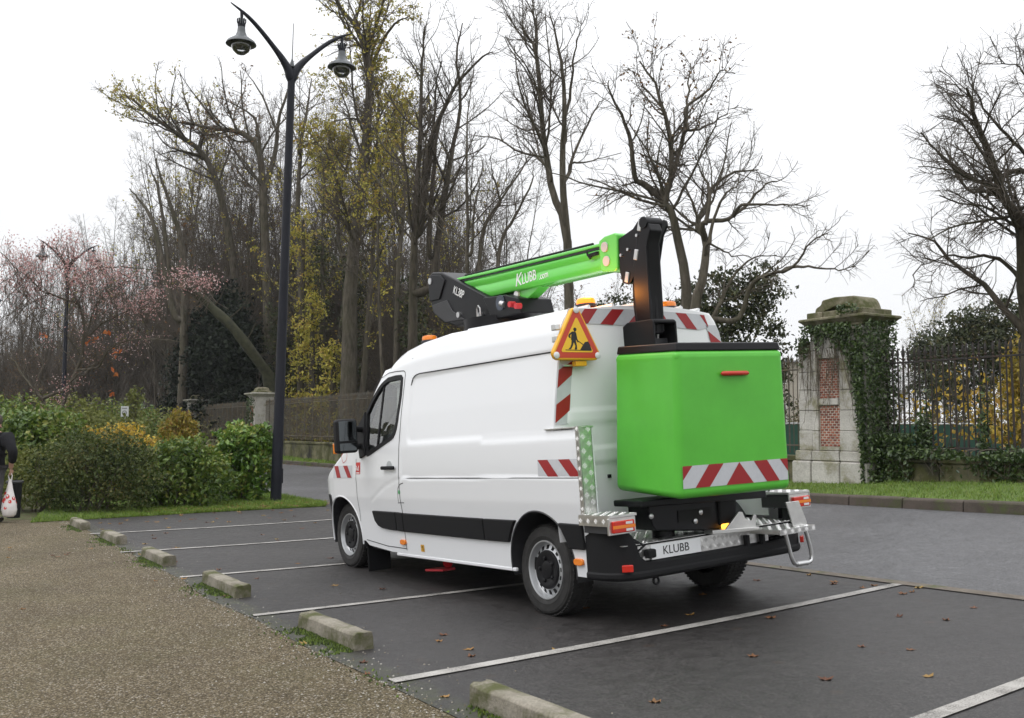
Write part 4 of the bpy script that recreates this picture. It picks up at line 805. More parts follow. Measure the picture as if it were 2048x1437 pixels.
# leafy masses ---------------------------------------------------------------
def lobes_points(lobes, n, rng, inner=.35, core=.3):
    """points spread through the outer part of several ellipsoid lobes (x, y, z, rx, ry, rz)"""
    lob = np.array(lobes, float); vol = lob[:, 3]*lob[:, 4]+lob[:, 3]*lob[:, 5]; k = rng.choice(len(lob), n, p=vol/vol.sum())
    d = unit(rng.normal(size=(n, 3))); r = 1-np.abs(rng.normal(0, .16, n)); ins = rng.random(n) < inner; r[ins] = rng.uniform(core, 1, ins.sum())
    nz = 1+.2*np.sin(d[:, 0]*5+k*1.7)*np.sin(d[:, 2]*6+k)+.14*np.sin(d[:, 1]*11+k*2.1)*np.sin(d[:, 0]*9+k)+.1*np.sin(d[:, 2]*17+d[:, 0]*13)
    return lob[k, :3]+d*lob[k, 3:]*(r*nz)[:, None]
def shrub(name, label, x, y, lobes, n, size, mat, seed, cat='shrub', group=None, droop=.2, stems=7, inner=.35, zmin=.02, up=.5, stem_mat=None, clump=0):
    rng = np.random.default_rng(seed); root = empty(name, G3(x, y)); tag(root, label, cat, group)
    P = lobes_points(lobes, n, rng, inner)
    if clump:
        c = P[rng.integers(0, n, clump)]; P = c[rng.integers(0, clump, n)]+rng.normal(0, size*2.2, (n, 3))*np.array([1, 1, .6])
    P = P[P[:, 2] > zmin]
    V, F = leaves(P, size, rng, up, droop)
    tone = np.clip(.5+.16*np.sin(P[:, 0]*4+seed)*np.sin(P[:, 2]*5)+rng.normal(0, .2, len(P)), 0, 1)
    np_mesh('foliage', V, F, mat, root, attr=tone)
    if stems:
        lob = np.array(lobes); st = []
        for k in range(stems):
            l = lob[rng.integers(0, len(lob))]; e = l[:3]+unit(rng.normal(size=3))*l[3:]*.85; e[2] = max(e[2], .3)
            st.append(smooth_path([np.array([l[0]*.3+rng.normal(0, .08), l[1]*.3+rng.normal(0, .08), -.1]), np.array([e[0]*.6, e[1]*.6, e[2]*.5]), e], 8))
        P0 = np.array(st); R0 = np.linspace(.02, .006, 8)[None, :].repeat(len(st), 0)
        P1, R1 = spawn(P0, R0, 5, .3, lambda L, t, g: g.uniform(.15, .5, len(t)), (25, 60), 4, .1, .15, .6, .004, rng)
        v0, f0 = tubes(P0, R0, 6); v1, f1 = tubes(P1, R1, 3)
        np_mesh('stems', np.vstack([v0, v1]), np.vstack([f0, f1+len(v0)]), stem_mat or M_TWIG, root, smooth=True)
    return root
M_DKG = leafmat('dark_green_leaf', [(.028, .044, .013), (.055, .078, .02), (.095, .115, .03), (.13, .12, .042)], rough=.6)
M_MDG = leafmat('mid_green_leaf', [(.04, .08, .014), (.08, .135, .022), (.14, .21, .034), (.24, .25, .055)], rough=.4, spec=.5)
M_BRG = leafmat('fresh_green_leaf', [(.045, .1, .016), (.09, .18, .026), (.16, .26, .04), (.29, .3, .06)], rough=.35, spec=.5)
M_GOLD = leafmat('golden_brown_leaf', [(.13, .08, .02), (.25, .18, .03), (.34, .26, .045), (.2, .21, .04), (.28, .13, .04)])
M_YEL = leafmat('yellow_leaf', [(.3, .2, .025), (.5, .34, .04), (.58, .42, .06), (.38, .22, .05), (.28, .27, .04)])
M_WEED = leafmat('pale_weed_leaf', [(.08, .1, .024), (.13, .15, .035), (.2, .21, .06), (.16, .18, .045)])
M_YEW = leafmat('yew_needle', [(.006, .01, .006), (.011, .017, .009), (.019, .027, .013)], rough=.7, trans=.05, spec=.2)
M_HOLLY = leafmat('dark_evergreen_leaf', [(.02, .028, .011), (.036, .048, .018), (.058, .068, .026), (.09, .078, .03)], rough=.6, trans=.08, spec=.25)
M_PINK = leafmat('pale_pink_petal', [(.42, .2, .19), (.55, .3, .29), (.62, .42, .4), (.7, .58, .56)], trans=.35)
M_ORNG = leafmat('orange_leaf', [(.42, .11, .03), (.5, .17, .05)])

HG = 'shrubs of the mixed hedge beside the path'
shrub('shrub', 'broad dark low shrub of the hedge, nearest the walker', -7.55, 17.9, [(-.6, 0, .55, .6, .6, .65), (.05, -.1, .75, .75, .65, .75), (.6, .1, .6, .6, .6, .65), (-.1, .3, 1.0, .6, .5, .5), (.45, .3, 1.0, .5, .4, .42)], 12500, .033, M_DKG, 31, 'shrub', HG, stems=16)
shrub('shrub', 'mid green shrub with drooping leaves in the middle of the hedge', -6.55, 19.2, [(-.5, 0, .55, .55, .5, .6), (.1, -.05, .6, .6, .55, .65), (.65, .1, .55, .5, .5, .55), (.1, .2, .95, .6, .45, .4)], 6800, .052, M_MDG, 32, 'shrub', HG, stems=10)
shrub('shrub', 'tall fresh green shrub at the end of the hedge beside the lamp pole', -5.62, 20.7, [(-.25, 0, .65, .4, .45, .7), (.25, 0, .7, .4, .45, .7), (0, 0, 1.2, .55, .5, .42), (.25, .05, 1.2, .38, .4, .4)], 6800, .064, M_BRG, 33, 'shrub', HG, stems=9)
shrub('columnar_shrub', 'golden brown columnar shrub standing above the hedge', -8.1, 24, [(0, 0, .7, .55, .5, .7), (0, 0, 1.2, .48, .45, .5), (.05, 0, 1.6, .3, .3, .32)], 7000, .045, M_GOLD, 34, 'shrub', None, droop=.4, stems=6)
shrub('shrub', 'bright yellow low shrub behind the dark hedge', -8.65, 21.6, [(-.5, 0, 1.05, .5, .5, .42), (.15, 0, 1.15, .5, .5, .42), (.55, 0, .95, .4, .4, .4), (-.1, 0, .5, .8, .6, .5)], 6000, .045, M_YEL, 35, 'shrub', None, stems=6)
shrub('shrub', 'orange brown low shrub at the foot of the columnar shrub', -7.35, 22.6, [(-.2, 0, .6, .6, .5, .6), (.4, 0, .55, .5, .5, .55)], 4200, .04, M_GOLD, 36, 'shrub', None, stems=5)
shrub('shrub', 'large leaved green shrub behind the walker', -9.75, 20.2, [(-.4, 0, .9, .7, .6, .8), (.35, 0, 1.05, .65, .6, .75), (.0, .1, 1.3, .6, .5, .5), (.9, 0, .7, .5, .5, .6)], 8000, .06, M_MDG, 37, 'shrub', None, stems=8)
shrub('shrub', 'pale brownish green shrub at the left edge beside the walker', -8.75, 18.2, [(-.3, 0, .55, .6, .5, .6), (.3, .2, .6, .5, .5, .62)], 5200, .035, M_WEED, 38, 'shrub', None, stems=8)
WD = 'tall pale weeds behind the hedge'
for k, (px, D, h, w) in enumerate([(10, 27, 2.25, 1.6), (95, 29, 2.35, 1.5), (165, 27, 2.2, 1.3), (235, 30, 2.15, 1.4), (290, 33, 2.0, 1.3), (340, 36, 1.7, 1.2), (55, 24, 1.95, 1.2), (150, 24, 1.8, 1.1), (225, 25, 1.7, 1.0), (-70, 26, 2.2, 1.6)]):
    x = (px-1024)/1969.7*D
    shrub('weed_clump', 'tall pale green weeds behind the hedge', x, D, [(-.4*w, 0, h*.45, .6*w, .6, h*.45), (.35*w, .1, h*.5, .6*w, .6, h*.5), (0, 0, h*.78, .5*w, .5, h*.25)], 3000, .055, M_WEED if k % 3 else M_MDG, 60+k, 'weeds', WD, stems=6)
# a few upright yellow sprigs above the weeds
shrub('sapling', 'thin sapling with yellow green leaves left of the columnar shrub', -10.6, 27.5, [(0, 0, 1.9, .28, .25, .5), (.12, 0, 2.3, .22, .2, .25)], 420, .06, M_WEED, 81, 'sapling', None, stems=4)

# evergreens
def evergreen(name, label, x, y, lobes, n, size, mat, seed, trunk_r=.25, h=3.0):
    root = shrub(name, label, x, y, lobes, n, size, mat, seed, 'tree', None, droop=.45, stems=0, inner=.55, zmin=.1, clump=int(n/28))
    MB().tube([(0, 0, -.3), (.1, 0, h*.5), (.0, .1, h)], [trunk_r*1.3, trunk_r, trunk_r*.4], 10).build('trunk', M_BARKD, root)
    return root
def pxw(px, D): return (px-1024)/1969.7*D
def Zt(py, D): return 1.4986+(861-py)/1969.7*D
D_ = 58
evergreen('yew_tree', 'big dark yew tree behind the leaning trunk and pale pillar', pxw(432, D_), D_, [(-1.94, 2.53, 2.38, 2.0, 1.57, 2.44), (0.85, -1.52, 2.38, 2.35, 1.57, 2.61), (-1.16, 1.39, 4.82, 1.92, 1.48, 2.0), (1.02, -1.77, 5.25, 1.92, 1.39, 2.26), (0.15, -0.51, 7.25, 1.48, 1.13, 1.48), (0.58, -1.14, 8.65, 0.87, 0.78, 1.31), (-2.55, 3.41, 4.38, 1.22, 0.96, 1.22), (2.33, -3.66, 5.86, 1.13, 0.96, 1.65), (1.72, -2.78, 7.34, 0.78, 0.7, 1.22), (-1.59, 2.02, 6.47, 0.96, 0.78, 1.05), (-3.4, 5.0, 1.9, 1.7, 1.5, 2.0), (2.6, -3.6, 3.6, 1.6, 1.2, 2.4), (3.2, -4.4, 1.8, 1.5, 1.2, 2.0), (-2.9, 4.2, 4.6, 1.3, 1.1, 1.5)], 38000, .14, M_YEW, 41, .4, 6)
D_ = 30
evergreen('evergreen_tree', 'dark evergreen tree behind the bucket, left of the tall gate pillar', pxw(1475, D_), D_, [(0, 0, 1.6, 1.5, 1.2, 1.6), (.2, 0, 3.6, 1.3, 1.1, 1.5), (-.6, 0, 4.6, 1.2, 1.0, 1.2), (.6, 0, 4.9, .8, .8, .9), (-1.6, 0, 3.4, 1.2, 1.0, 1.3), (1.0, 0, 2.6, .8, .8, .9), (-1.2, 0, 1.4, 1.3, 1, 1.5)], 15000, .075, M_HOLLY, 42)
D_ = 33
evergreen('evergreen_tree', 'dark brownish evergreen behind the flashing beacon', pxw(1235, D_), D_, [(-.5, 0, 3.9, 1.1, 1.0, 1.5), (.7, 0, 4.3, 1.3, 1.0, 1.5), (1.6, 0, 3.6, 1.1, 1.0, 1.7), (0, 0, 2, 2, 1, 2)], 11000, .075, M_HOLLY, 43)
D_ = 44
evergreen('evergreen_tree', 'dark evergreen beyond the right hand railing beneath the huge bare tree', pxw(1965, D_), D_, [(-.8, 0, 3.0, 1.6, 1.2, 2.2), (.6, 0, 4.4, 1.6, 1.2, 1.8), (-.6, 0, 4.9, .9, .8, 1.0), (1.8, 0, 4.0, 1.6, 1.2, 2.6)], 13000, .1, M_HOLLY, 44)
D_ = 60
evergreen('evergreen_tree', 'round dark bush tree far behind the gate pillar', pxw(1868, D_), D_, [(0, 0, 4, 1.5, 1.3, 2.2), (.3, 0, 5.4, 1.3, 1, 1.0)], 5000, .12, M_HOLLY, 45)
# ivy-clad trunks and undergrowth in the wood
for k, (px, D, top, w, mt, lab) in enumerate([(600, 50, 425, .8, M_LYEL, 'yellowing ivy column on a trunk right of the lamp pole'), (622, 49, 590, .7, M_LYEL, 'yellow green ivy mound low on a trunk right of the lamp pole'), (705, 46, 500, .75, M_HOLLY, 'dark ivy column on the tall yellow leaved tree'), (640, 50, 470, .7, M_HOLLY, 'dark ivy column behind the lamp pole'), (560, 54, 600, .9, M_HOLLY, 'low dark ivy mass left of the lamp pole'), (665, 45, 690, .8, M_LYEL, 'sparse yellowing climber above the railing, left of the cab'), (820, 40, 560, .6, M_HOLLY, 'thin dark ivy on the stems behind the cab')]):
    h = Zt(top, D)-.2; r_ = random.Random(k)
    lob = [(r_.uniform(-.3, .3)*w, r_.uniform(-.2, .2), h*(j+.5)/5, w*r_.uniform(.55, 1.0), w*.7, h/7.5) for j in range(5)]
    sg = shrub('ivy_column', lab, pxw(px, D), D, lob, 2600, .085, mt, 90+k, 'ivy', None, stems=0, inner=.5, droop=.5, clump=170)
    MB().tube([(0, 0, -.2), (.05, 0, h*.5), (0, 0, h*.97)], [.2, .16, .08], 8).build('stem', M_BARKD, sg)
und = []
for i in range(34):
    px = 1560+i*16; D = random.uniform(40, 70); und.append((pxw(px, D), D, random.uniform(.5, 1.6), random.uniform(1.2, 2.2), random.uniform(.6, 1.0), random.uniform(1.0, 2.6)))
for i in range(60):
    px = 300+i*11.5+random.uniform(-8, 8); D = (55-(px-330)*.03)*random.uniform(.98, 1.2); und.append((pxw(px, D), D, random.uniform(.6, 1.7), random.uniform(1.0, 2.2), random.uniform(.6, 1.0), random.uniform(.7, 1.8)))
for i in range(26):
    px = -60+i*18; D = random.uniform(60, 85); und.append((pxw(px, D), D, random.uniform(.6, 1.8), random.uniform(1.5, 2.8), random.uniform(.6, 1.0), random.uniform(.9, 2.0)))
rng = np.random.default_rng(77); P = lobes_points(und, 38000, rng, .3); P = P[P[:, 2] > -.1]; V, F = leaves(P, .1, rng, .3, .2)
tag(np_mesh('undergrowth', V, F, leafmat('bramble_leaf', [(.09, .074, .045), (.135, .113, .06), (.14, .14, .06), (.14, .1, .06)]), attr=np.clip(rng.normal(.5, .25, len(P)), 0, 1)), 'brown brambles and undergrowth on the woodland floor', 'undergrowth', kind='stuff')
# the far side of the wood: too many thin stems to count
N_ = 950; pxs = RNG.uniform(-120, 1010, N_); Ds = RNG.uniform(1.0, 1.45, N_)*np.interp(pxs, [-120, 330, 1010], [112, 84, 60]); hs = RNG.uniform(.5, 1.0, N_)*np.interp(pxs, [-120, 60, 200, 330, 600, 1010], [10, 13, 17, 15, 16, 12])
xs_ = (pxs-1024)/1969.7*Ds; lean = RNG.normal(0, .06, N_)*hs
P0 = np.stack([np.stack([xs_+lean*t**1.5+RNG.normal(0, .1, N_)*t, Ds, gz(xs_, Ds)-.2+hs*t], 1) for t in np.linspace(0, 1, 7)], 1)
R0 = (RNG.uniform(.07, .2, N_)[:, None])*np.linspace(1, .2, 7)[None]
P1, R1 = spawn(P0, R0, .9, .3, lambda L, t, g: g.uniform(.8, 3.0, len(t)), (20, 50), 5, .12, .12, .5, .018, RNG)
P2, R2 = spawn(P1, R1, .8, .1, lambda L, t, g: g.uniform(.4, 1.3, len(t)), (20, 55), 3, .08, .15, .6, .012, RNG)
vs_, fs, o = [], [], 0
for P, R, m in ((P0, R0, 5), (P1, R1, 3), (P2, R2, 3)):
    v, f = tubes(P, R, m); vs_.append(v); fs.append(f+o); o += len(v)
tag(np_mesh('far_woodland', np.vstack(vs_), np.vstack(fs), plain('haze_pale_bark', (.16, .138, .118), .95, spec=.1), smooth=True), 'dense far side of the wood, thin grey brown stems', 'woodland', kind='stuff')  # stem colour carries the paling of distance haze
# tangled twigs of the understorey
P0 = []
for i in range(210):
    px = random.uniform(-40, 960); D = (60-max(0, px-330)*.03+max(0, 330-px)*.06)*random.uniform(.95, 1.25); x = pxw(px, D); h = random.uniform(2.0, 6.5); a = random.random()*6.28
    P0.append(smooth_path([(x, D, gz(x, D)-.1), (x+.25*h*.5*math.cos(a), D+.2*math.sin(a), h*.55), (x+.3*h*math.cos(a), D+.4*math.sin(a), h)], 7))
P0 = np.array(P0); R0 = np.linspace(.03, .008, 7)[None].repeat(len(P0), 0)
P1, R1 = spawn(P0, R0, 2.2, .15, lambda L, t, g: g.uniform(.6, 1.8, len(t)), (25, 65), 5, .08, .15, .6, .007, rng)
P2, R2 = spawn(P1, R1, 2.2, .2, lambda L, t, g: g.uniform(.3, .8, len(t)), (25, 65), 3, .0, .15, .6, .006, rng)
vs_, fs, o = [], [], 0
for P, R, m in ((P0, R0, 4), (P1, R1, 3), (P2, R2, 3)):
    v, f = tubes(P, R, m); vs_.append(v); fs.append(f+o); o += len(v)
tag(np_mesh('understorey', np.vstack(vs_), np.vstack(fs), M_TWIG, smooth=True), 'tangle of thin bare saplings between the trunks', 'undergrowth', kind='stuff')

# blossom trees
def blossom(name, label, stems, seed, n, zlo, extra=None):
    rng = np.random.default_rng(seed); st = [(r, p) for r, p in stems]
    root = bare_tree(name, label, st, seed, dens=1.0, trunk_mat=M_BARK, lmul=.75, up=.02, droop=.04, leaf=M_PINK, leafn=n, leafs=.022, tmin=.25, rt=.0035, leafrange=(zlo, 99))
    return root
bt = blossom('blossom_tree', 'winter flowering cherry with sparse pale blossom low at the left edge', T('B1'), 51, 900, .8)
blossom('blossom_tree', 'winter flowering cherry with pink blossom spreading over the left side', T('B2'), 52, 900, 1.2)
# the upper crown carries most of the flowers
rng = np.random.default_rng(53)
crown = []
for (px, py, rx, rz) in [(25, 520, 60, 45), (90, 545, 70, 45), (150, 520, 60, 40), (175, 565, 70, 45), (240, 560, 65, 40), (285, 590, 55, 35), (120, 490, 50, 25), (350, 545, 45, 22), (385, 555, 30, 16), (40, 580, 60, 40), (215, 610, 60, 30)]:
    crown.append((pxw(px, 25), 25+random.uniform(-.8, .8), Zt(py, 25), rx/78.8, .7, rz/78.8))
blo = [o for o in COL.objects if o.name.startswith('blossom_tree')][-1]
Pc = lobes_points(crown, 320, rng, .8, .1); base = np.array(blo.location)
tip = Pc[rng.integers(0, len(Pc), 6500)]+rng.normal(0, .14, (6500, 3))
V, F = leaves(tip-base, .03, rng, .2); np_mesh('blossom', V, F, M_PINK, blo, attr=np.clip(rng.normal(.5, .28, len(tip)), 0, 1))
tg = [smooth_path([c+np.array([rng.normal(0, .25), rng.normal(0, .2), -.75]), c+np.array([rng.normal(0, .1), 0, -.3]), c], 5)-base for c in Pc]
P0 = np.array(tg); R0 = np.linspace(.009, .004, 5)[None].repeat(len(P0), 0); P1, R1 = spawn(P0, R0, 5, .2, lambda L, t, g: g.uniform(.15, .45, len(t)), (25, 60), 3, .1, .15, .6, .0035, rng)
v0, f0 = tubes(P0, R0, 3); v1, f1 = tubes(P1, R1, 3); np_mesh('twigs', np.vstack([v0, v1]), np.vstack([f0, f1+len(v0)]), M_TWIG, blo, smooth=True)
ol = np.array([(pxw(px, 25), 25, Zt(py, 25)) for px, py in [(185, 682), (209, 672), (228, 704), (236, 708), (228, 745), (222, 788), (83, 670), (172, 688)]])-base
V, F = leaves(np.repeat(ol, 5, 0)+rng.normal(0, .05, (len(ol)*5, 3)), .07, rng); np_mesh('orange_leaves', V, F, M_ORNG, blo, attr=rng.random(len(F)))

# ivy on the pillar and wall, yellow climber on the railing
def fence_world(u, v, z): return np.stack([FA[0]+FD[0]*u+FN[0]*v, FA[1]+FD[1]*u+FN[1]*v, z], 1)
rng = np.random.default_rng(61); z0 = float(gz(*FA))
def ivy_patch(n, uf, vf, zf): 
    return fence_world(uf(n), vf(n), z0+zf(n))
pt = []
n = 4200   # right return of the pillar
z = rng.uniform(.0, 2.85, n); pt.append(fence_world(rng.normal(-.07, .05, n), rng.uniform(-.05, .72, n), z0+z))
n = 2200; z = 2.75*rng.beta(1.6, 1.0, n); wd = np.interp(z, [0, .6, 1.0, 1.8, 2.3, 2.6], [.0, .03, .07, .16, .3, .55]); pt.append(fence_world(np.abs(rng.random(n)**1.5*wd)*1.25, rng.normal(-.07, .04, n), z0+z))
n = 800; u = rng.uniform(.2, 1.25, n); pt.append(fence_world(u, rng.normal(-.1, .05, n), z0+2.82-np.abs(rng.normal(0, .16, n))*(.6+.8*np.sin(u*9)**2)))
n = 160; u = rng.uniform(1.2, 1.45, n); pt.append(fence_world(u, rng.normal(-.03, .04, n), z0+2.62-np.abs(rng.normal(0, .2, n))))
n = 90; pt.append(fence_world(rng.uniform(.0, .4, n), rng.normal(-.14, .05, n), z0+rng.normal(3.02, .05, n)))
P = np.concatenate(pt); iv = empty('ivy', (FA[0], FA[1], z0)); tag(iv, 'dark green ivy climbing the right side and top of the gate pillar', 'ivy'); base = np.array(iv.location)
V, F = leaves(P-base, .036, rng, .1, .5); np_mesh('foliage', V, F, M_IVY, iv, attr=np.clip(rng.normal(.45, .25, len(P)), 0, 1))
st = []
for k in range(60):
    u = rng.uniform(.1, 1.35); zt = rng.uniform(2.2, 2.75); L = rng.uniform(.3, 1.2); dx = rng.normal(.05, .12)
    st.append(smooth_path(fence_world(np.array([u, u+dx*.4, u+dx]), np.array([-.05, -.035, -.025]), z0+np.array([zt, zt-L*.5, zt-L])), 7)-base)
P0 = np.array(st); R0 = np.linspace(.006, .003, 7)[None].repeat(len(st), 0); P1, R1 = spawn(P0, R0, 5, .1, lambda L, t, g: g.uniform(.08, .3, len(t)), (15, 45), 4, -.1, .12, .7, .002, rng); P1[:, :, :] = P1
v0, f0 = tubes(P0, R0, 4); v1, f1 = tubes(P1, R1, 3); np_mesh('stems', np.vstack([v0, v1]), np.vstack([f0, f1+len(v0)]), plain('ivy_stem', (.09, .075, .05), .9), iv, smooth=True)
pt = []
n = 6500; u = rng.uniform(-7.4, -.02, n); pt.append(fence_world(u, rng.normal(.3, .12, n), z0+np.minimum(.56+np.abs(rng.normal(0, .08, n)), .5+.2*np.abs(np.sin(u*1.7))+.06*np.sin(u*5)+.08)))
n = 3800; u = rng.uniform(-7.4, -.02, n); z = .6-np.abs(rng.normal(0, .22, n)); pt.append(fence_world(u, rng.normal(.24, .03, n), z0+z)[np.sin(u*2.1)+.5*np.sin(u*5.3+1)+rng.normal(0, .3, n) > .1])
n = 1800; pt.append(fence_world(rng.uniform(-.7, 0, n), rng.normal(.27, .1, n), z0+rng.uniform(0, .95, n)))
n = 900; pt.append(fence_world(rng.normal(-.78, .06, n), rng.normal(.43, .06, n), z0+.6+np.abs(rng.normal(0, .32, n))))
n = 260; pt.append(fence_world(rng.normal(-1.83, .05, n), rng.normal(.43, .05, n), z0+.6+np.abs(rng.normal(0, .45, n))))
P = np.concatenate(pt); iw = empty('ivy', (*FW(-1.5, .3), z0+.5)); tag(iw, 'ivy trailing along the low wall under the rusty railing', 'ivy'); base = np.array(iw.location)
V, F = leaves(P-base, .04, rng, .2, .4); np_mesh('foliage', V, F, M_IVY, iw, attr=np.clip(rng.normal(.45, .25, len(P)), 0, 1))
st = [smooth_path(fence_world(np.array([u, u+.1, u+rng.normal(0, .3)]), np.array([.4, .22, .2]), z0+np.array([.72, .66, .3])), 6)-base for u in rng.uniform(-7, -.1, 40)]
v0, f0 = tubes(np.array(st), np.linspace(.008, .003, 6)[None].repeat(40, 0), 4); np_mesh('stems', v0, f0, M_TWIG, iw, smooth=True)
rg_ = np.random.default_rng(9); n = 900; lp = np.stack([rg_.uniform(-.05, .98, n)**1.0, rg_.normal(.06, .05, n), rg_.uniform(.3, 2.75, n)], 1); lp = lp[(lp[:, 0] > .35+.3*np.sin(lp[:, 2]*2)) | (rg_.random(n) < .25)]
V, F = leaves(lp, .06, rg_, .1, .5); np_mesh('ivy_leaves', V, F, M_IVY, PR[1], attr=rg_.random(len(F)))
vy = empty('yellow_climber', (*FW(-1.4, .9), z0)); tag(vy, 'climber with large yellow autumn leaves just behind the rusty railing', 'climbing plant'); base = np.array(vy.location)
P = []
for (u, z, s, n) in [(-.35, 1.5, .15, 14), (-.45, 1.2, .2, 12), (-1.05, 1.75, .2, 36), (-1.35, 1.55, .22, 44), (-1.55, 1.25, .25, 66), (-1.2, 1.1, .25, 34), (-1.75, 1.0, .2, 30), (-2.1, 1.55, .2, 24), (-.7, 1.35, .25, 24), (-.6, .9, .25, 18), (-1.0, .85, .2, 14), (-2.1, 1.2, .2, 12), (-2.4, .95, .1, 5), (-1.55, .75, .2, 16)]:
    P.append(fence_world(rng.normal(u, s, n), rng.normal(.85, .15, n), z0+rng.normal(z, s, n)))
P = np.concatenate(P); V, F = leaves(P-base, .058, rng, .0, .3); np_mesh('foliage', V, F, M_YEL, vy, attr=rng.random(len(P))*.75)
st = [smooth_path(fence_world(np.array([u, u-.1, u+rng.normal(0, .3)]), np.array([.8, .85, .9]), z0+np.array([0, .9, 1.9])), 8)-base for u in rng.uniform(-2.3, -.3, 14)]
v0, f0 = tubes(np.array(st), np.linspace(.01, .004, 8)[None].repeat(14, 0), 4); np_mesh('stems', v0, f0, M_TWIG, vy, smooth=True)
D_ = 21
shrub('yellow_tree', 'dense yellow leaved small tree at the right edge behind the railing', pxw(2040, D_), D_, [(-.1, 0, 1.0, .6, .5, .9), (.5, 0, 1.2, .7, .6, 1.2), (.15, 0, 1.9, .5, .5, .75), (.6, 0, 2.4, .5, .5, .5)], 5200, .06, leafmat('lime_yellow_leaf', [(.16, .13, .02), (.28, .22, .03), (.4, .31, .05), (.3, .17, .04)]), 71, 'tree', None, stems=6)
# ------------------------------------------------------------------ the aerial work van (built in its own frame: x forward, y left, z up)
M_WHITE = plain('white_van_paint', (.755, .765, .78), .32, coat=.5, spec=.5)
M_WHITED = plain('lifted_bulkhead_white', (.81, .815, .82), .55, spec=.3)  # van white lifted and dulled for the bulkhead, offsets green bounce from the bucket
M_PLAS = plain('black_textured_plastic', (.010, .010, .011), .6, spec=.22, bmp=.25, bscale=400)
M_PLASG = plain('dark_grey_plastic', (.03, .03, .033), .5)
M_BLK = plain('black_satin_paint', (.006, .006, .0075), .38, spec=.25, var=.2, vscale=5)
M_GREEN = plain('bright_green_gelcoat', (.10, .47, .045), .42, spec=.35, coat=.12, var=.07, vscale=3.5, bmp=.03, bscale=7)
M_GREENP = plain('bright_green_paint', (.12, .60, .07), .25, coat=.5)
M_RUB = plain('tyre_rubber', (.022, .021, .02), .8, var=.5, vscale=14, bmp=.3, bscale=200)
M_SILV = plain('silver_wheel_paint', (.5, .51, .52), .35, metal=.65)
M_STEEL = plain('bright_steel', (.6, .6, .6), .3, metal=.95)
M_ALU = plain('aluminium_plate', (.66, .655, .64), .28, metal=.92, var=.12, vscale=9)
M_ALUT = plain('aluminium_tread', (.68, .675, .66), .32, metal=.92)
M_TSIL = plain('reflective_silver_tape', (.52, .53, .55), .45, var=.05, vscale=30)
M_TRED = plain('reflective_red_tape', (.30, .012, .014), .45)
M_SEAM = plain('panel_gap_shadow', (.03, .03, .032), .8)  # dark strips laid on the skin, shade of the panel gaps as colour
M_ORANGE = plain('orange_lens', (.8, .22, .015), .2, coat=.5)
M_ORLIT = plain('lit_orange_lens', (.6, .12, .01), .3, emit=(1, .2, .01), est=2.2)
M_AMLIT = plain('lit_amber_lamp', (.7, .25, .02), .2, emit=(1, .42, .05), est=3.2)
M_REDL = plain('red_lens', (.55, .02, .01), .15, coat=.6)
M_WLENS = plain('clear_lens', (.7, .7, .7), .15)
M_YELS = plain('sign_yellow_plastic', (.78, .40, .015), .4)
M_YELF = plain('sign_yellow_sheet', (.85, .5, .02), .4)
M_REDS = plain('sign_red_border', (.55, .05, .02), .4)
M_INK = plain('black_ink', (.012, .011, .011), .5)
M_WINK = plain('white_lettering', (.82, .83, .82), .5)
M_REDP = plain('red_paint', (.5, .02, .03), .35)
M_INT = plain('cab_trim', (.03, .03, .033), .8); M_INTG = plain('grey_cab_trim', (.42, .44, .44), .8)
def glassmat(name, tint, refl=.9):
    m, n, b = newmat(name); n.nodes.remove(b); out = n.nodes['Material Output']
    t = S(n, 'BsdfTransparent'); t.inputs[0].default_value = (*tint, 1); g = S(n, 'BsdfGlossy'); g.inputs['Roughness'].default_value = .02
    f = S(n, 'Fresnel'); f.inputs[0].default_value = 1.5
    k = S(n, 'Math', operation='MULTIPLY'); k.inputs[1].default_value = 2.4; n.links.new(f.outputs[0], k.inputs[0])
    ms = S(n, 'MixShader'); n.links.new(k.outputs[0], ms.inputs[0]); n.links.new(t.outputs[0], ms.inputs[1]); n.links.new(g.outputs[0], ms.inputs[2]); n.links.new(ms.outputs[0], out.inputs[0])
    return m
M_GLASS = glassmat('tinted_window_glass', (.78, .84, .82), 1)
M_CLEAR = glassmat('clear_glass', (.84, .85, .86))
M_MIRR = plain('mirror_glass', (.10, .11, .115), .06, metal=1)  # glass colour darkened in place of dark trees it would reflect

VYAW, VBP, VBR = rad(123.587), rad(-2.555), rad(-3.215)
RB = Matrix.Rotation(VYAW, 4, 'Z') @ Matrix.Rotation(-VBP, 4, 'Y') @ Matrix.Rotation(VBR, 4, 'X')
van = empty('work_van'); van.matrix_world = Matrix.Translation((1.061, 8.322, -.003)) @ RB
tag(van, 'white panel van carrying a folded green boom and a big green bucket', 'van')

def I(x, tab): return np.interp(x, [t[0] for t in tab], [t[1] for t in tab])
ZTOP = [(-.72, 2.49), (-.3, 2.495), (1.46, 2.545), (2.0, 2.52), (2.35, 2.475), (2.55, 2.425), (2.72, 2.335), (2.83, 2.225), (2.95, 2.065), (3.1, 1.895), (3.27, 1.725), (3.45, 1.58), (3.59, 1.495), (3.78, 1.39), (3.95, 1.305), (4.1, 1.22), (4.25, 1.12), (4.4, .98), (4.5, .82), (4.56, .66)]
ZBOT = [(-.72, .462), (2.5, .468), (3.02, .505), (3.1, .55), (4.1, .52), (4.56, .55)]
TAP = [(-1, 1), (3.75, 1), (3.9, .985), (4.02, .955), (4.12, .915), (4.25, .845), (4.4, .725), (4.5, .57), (4.56, .3)]
YT = [(.2, .955), (.47, .985), (.85, 1.01), (1.0, 1.03), (1.2, 1.035), (1.5, 1.01), (1.8, .965), (2.15, .90), (2.3, .868), (2.4, .82), (2.465, .765)]
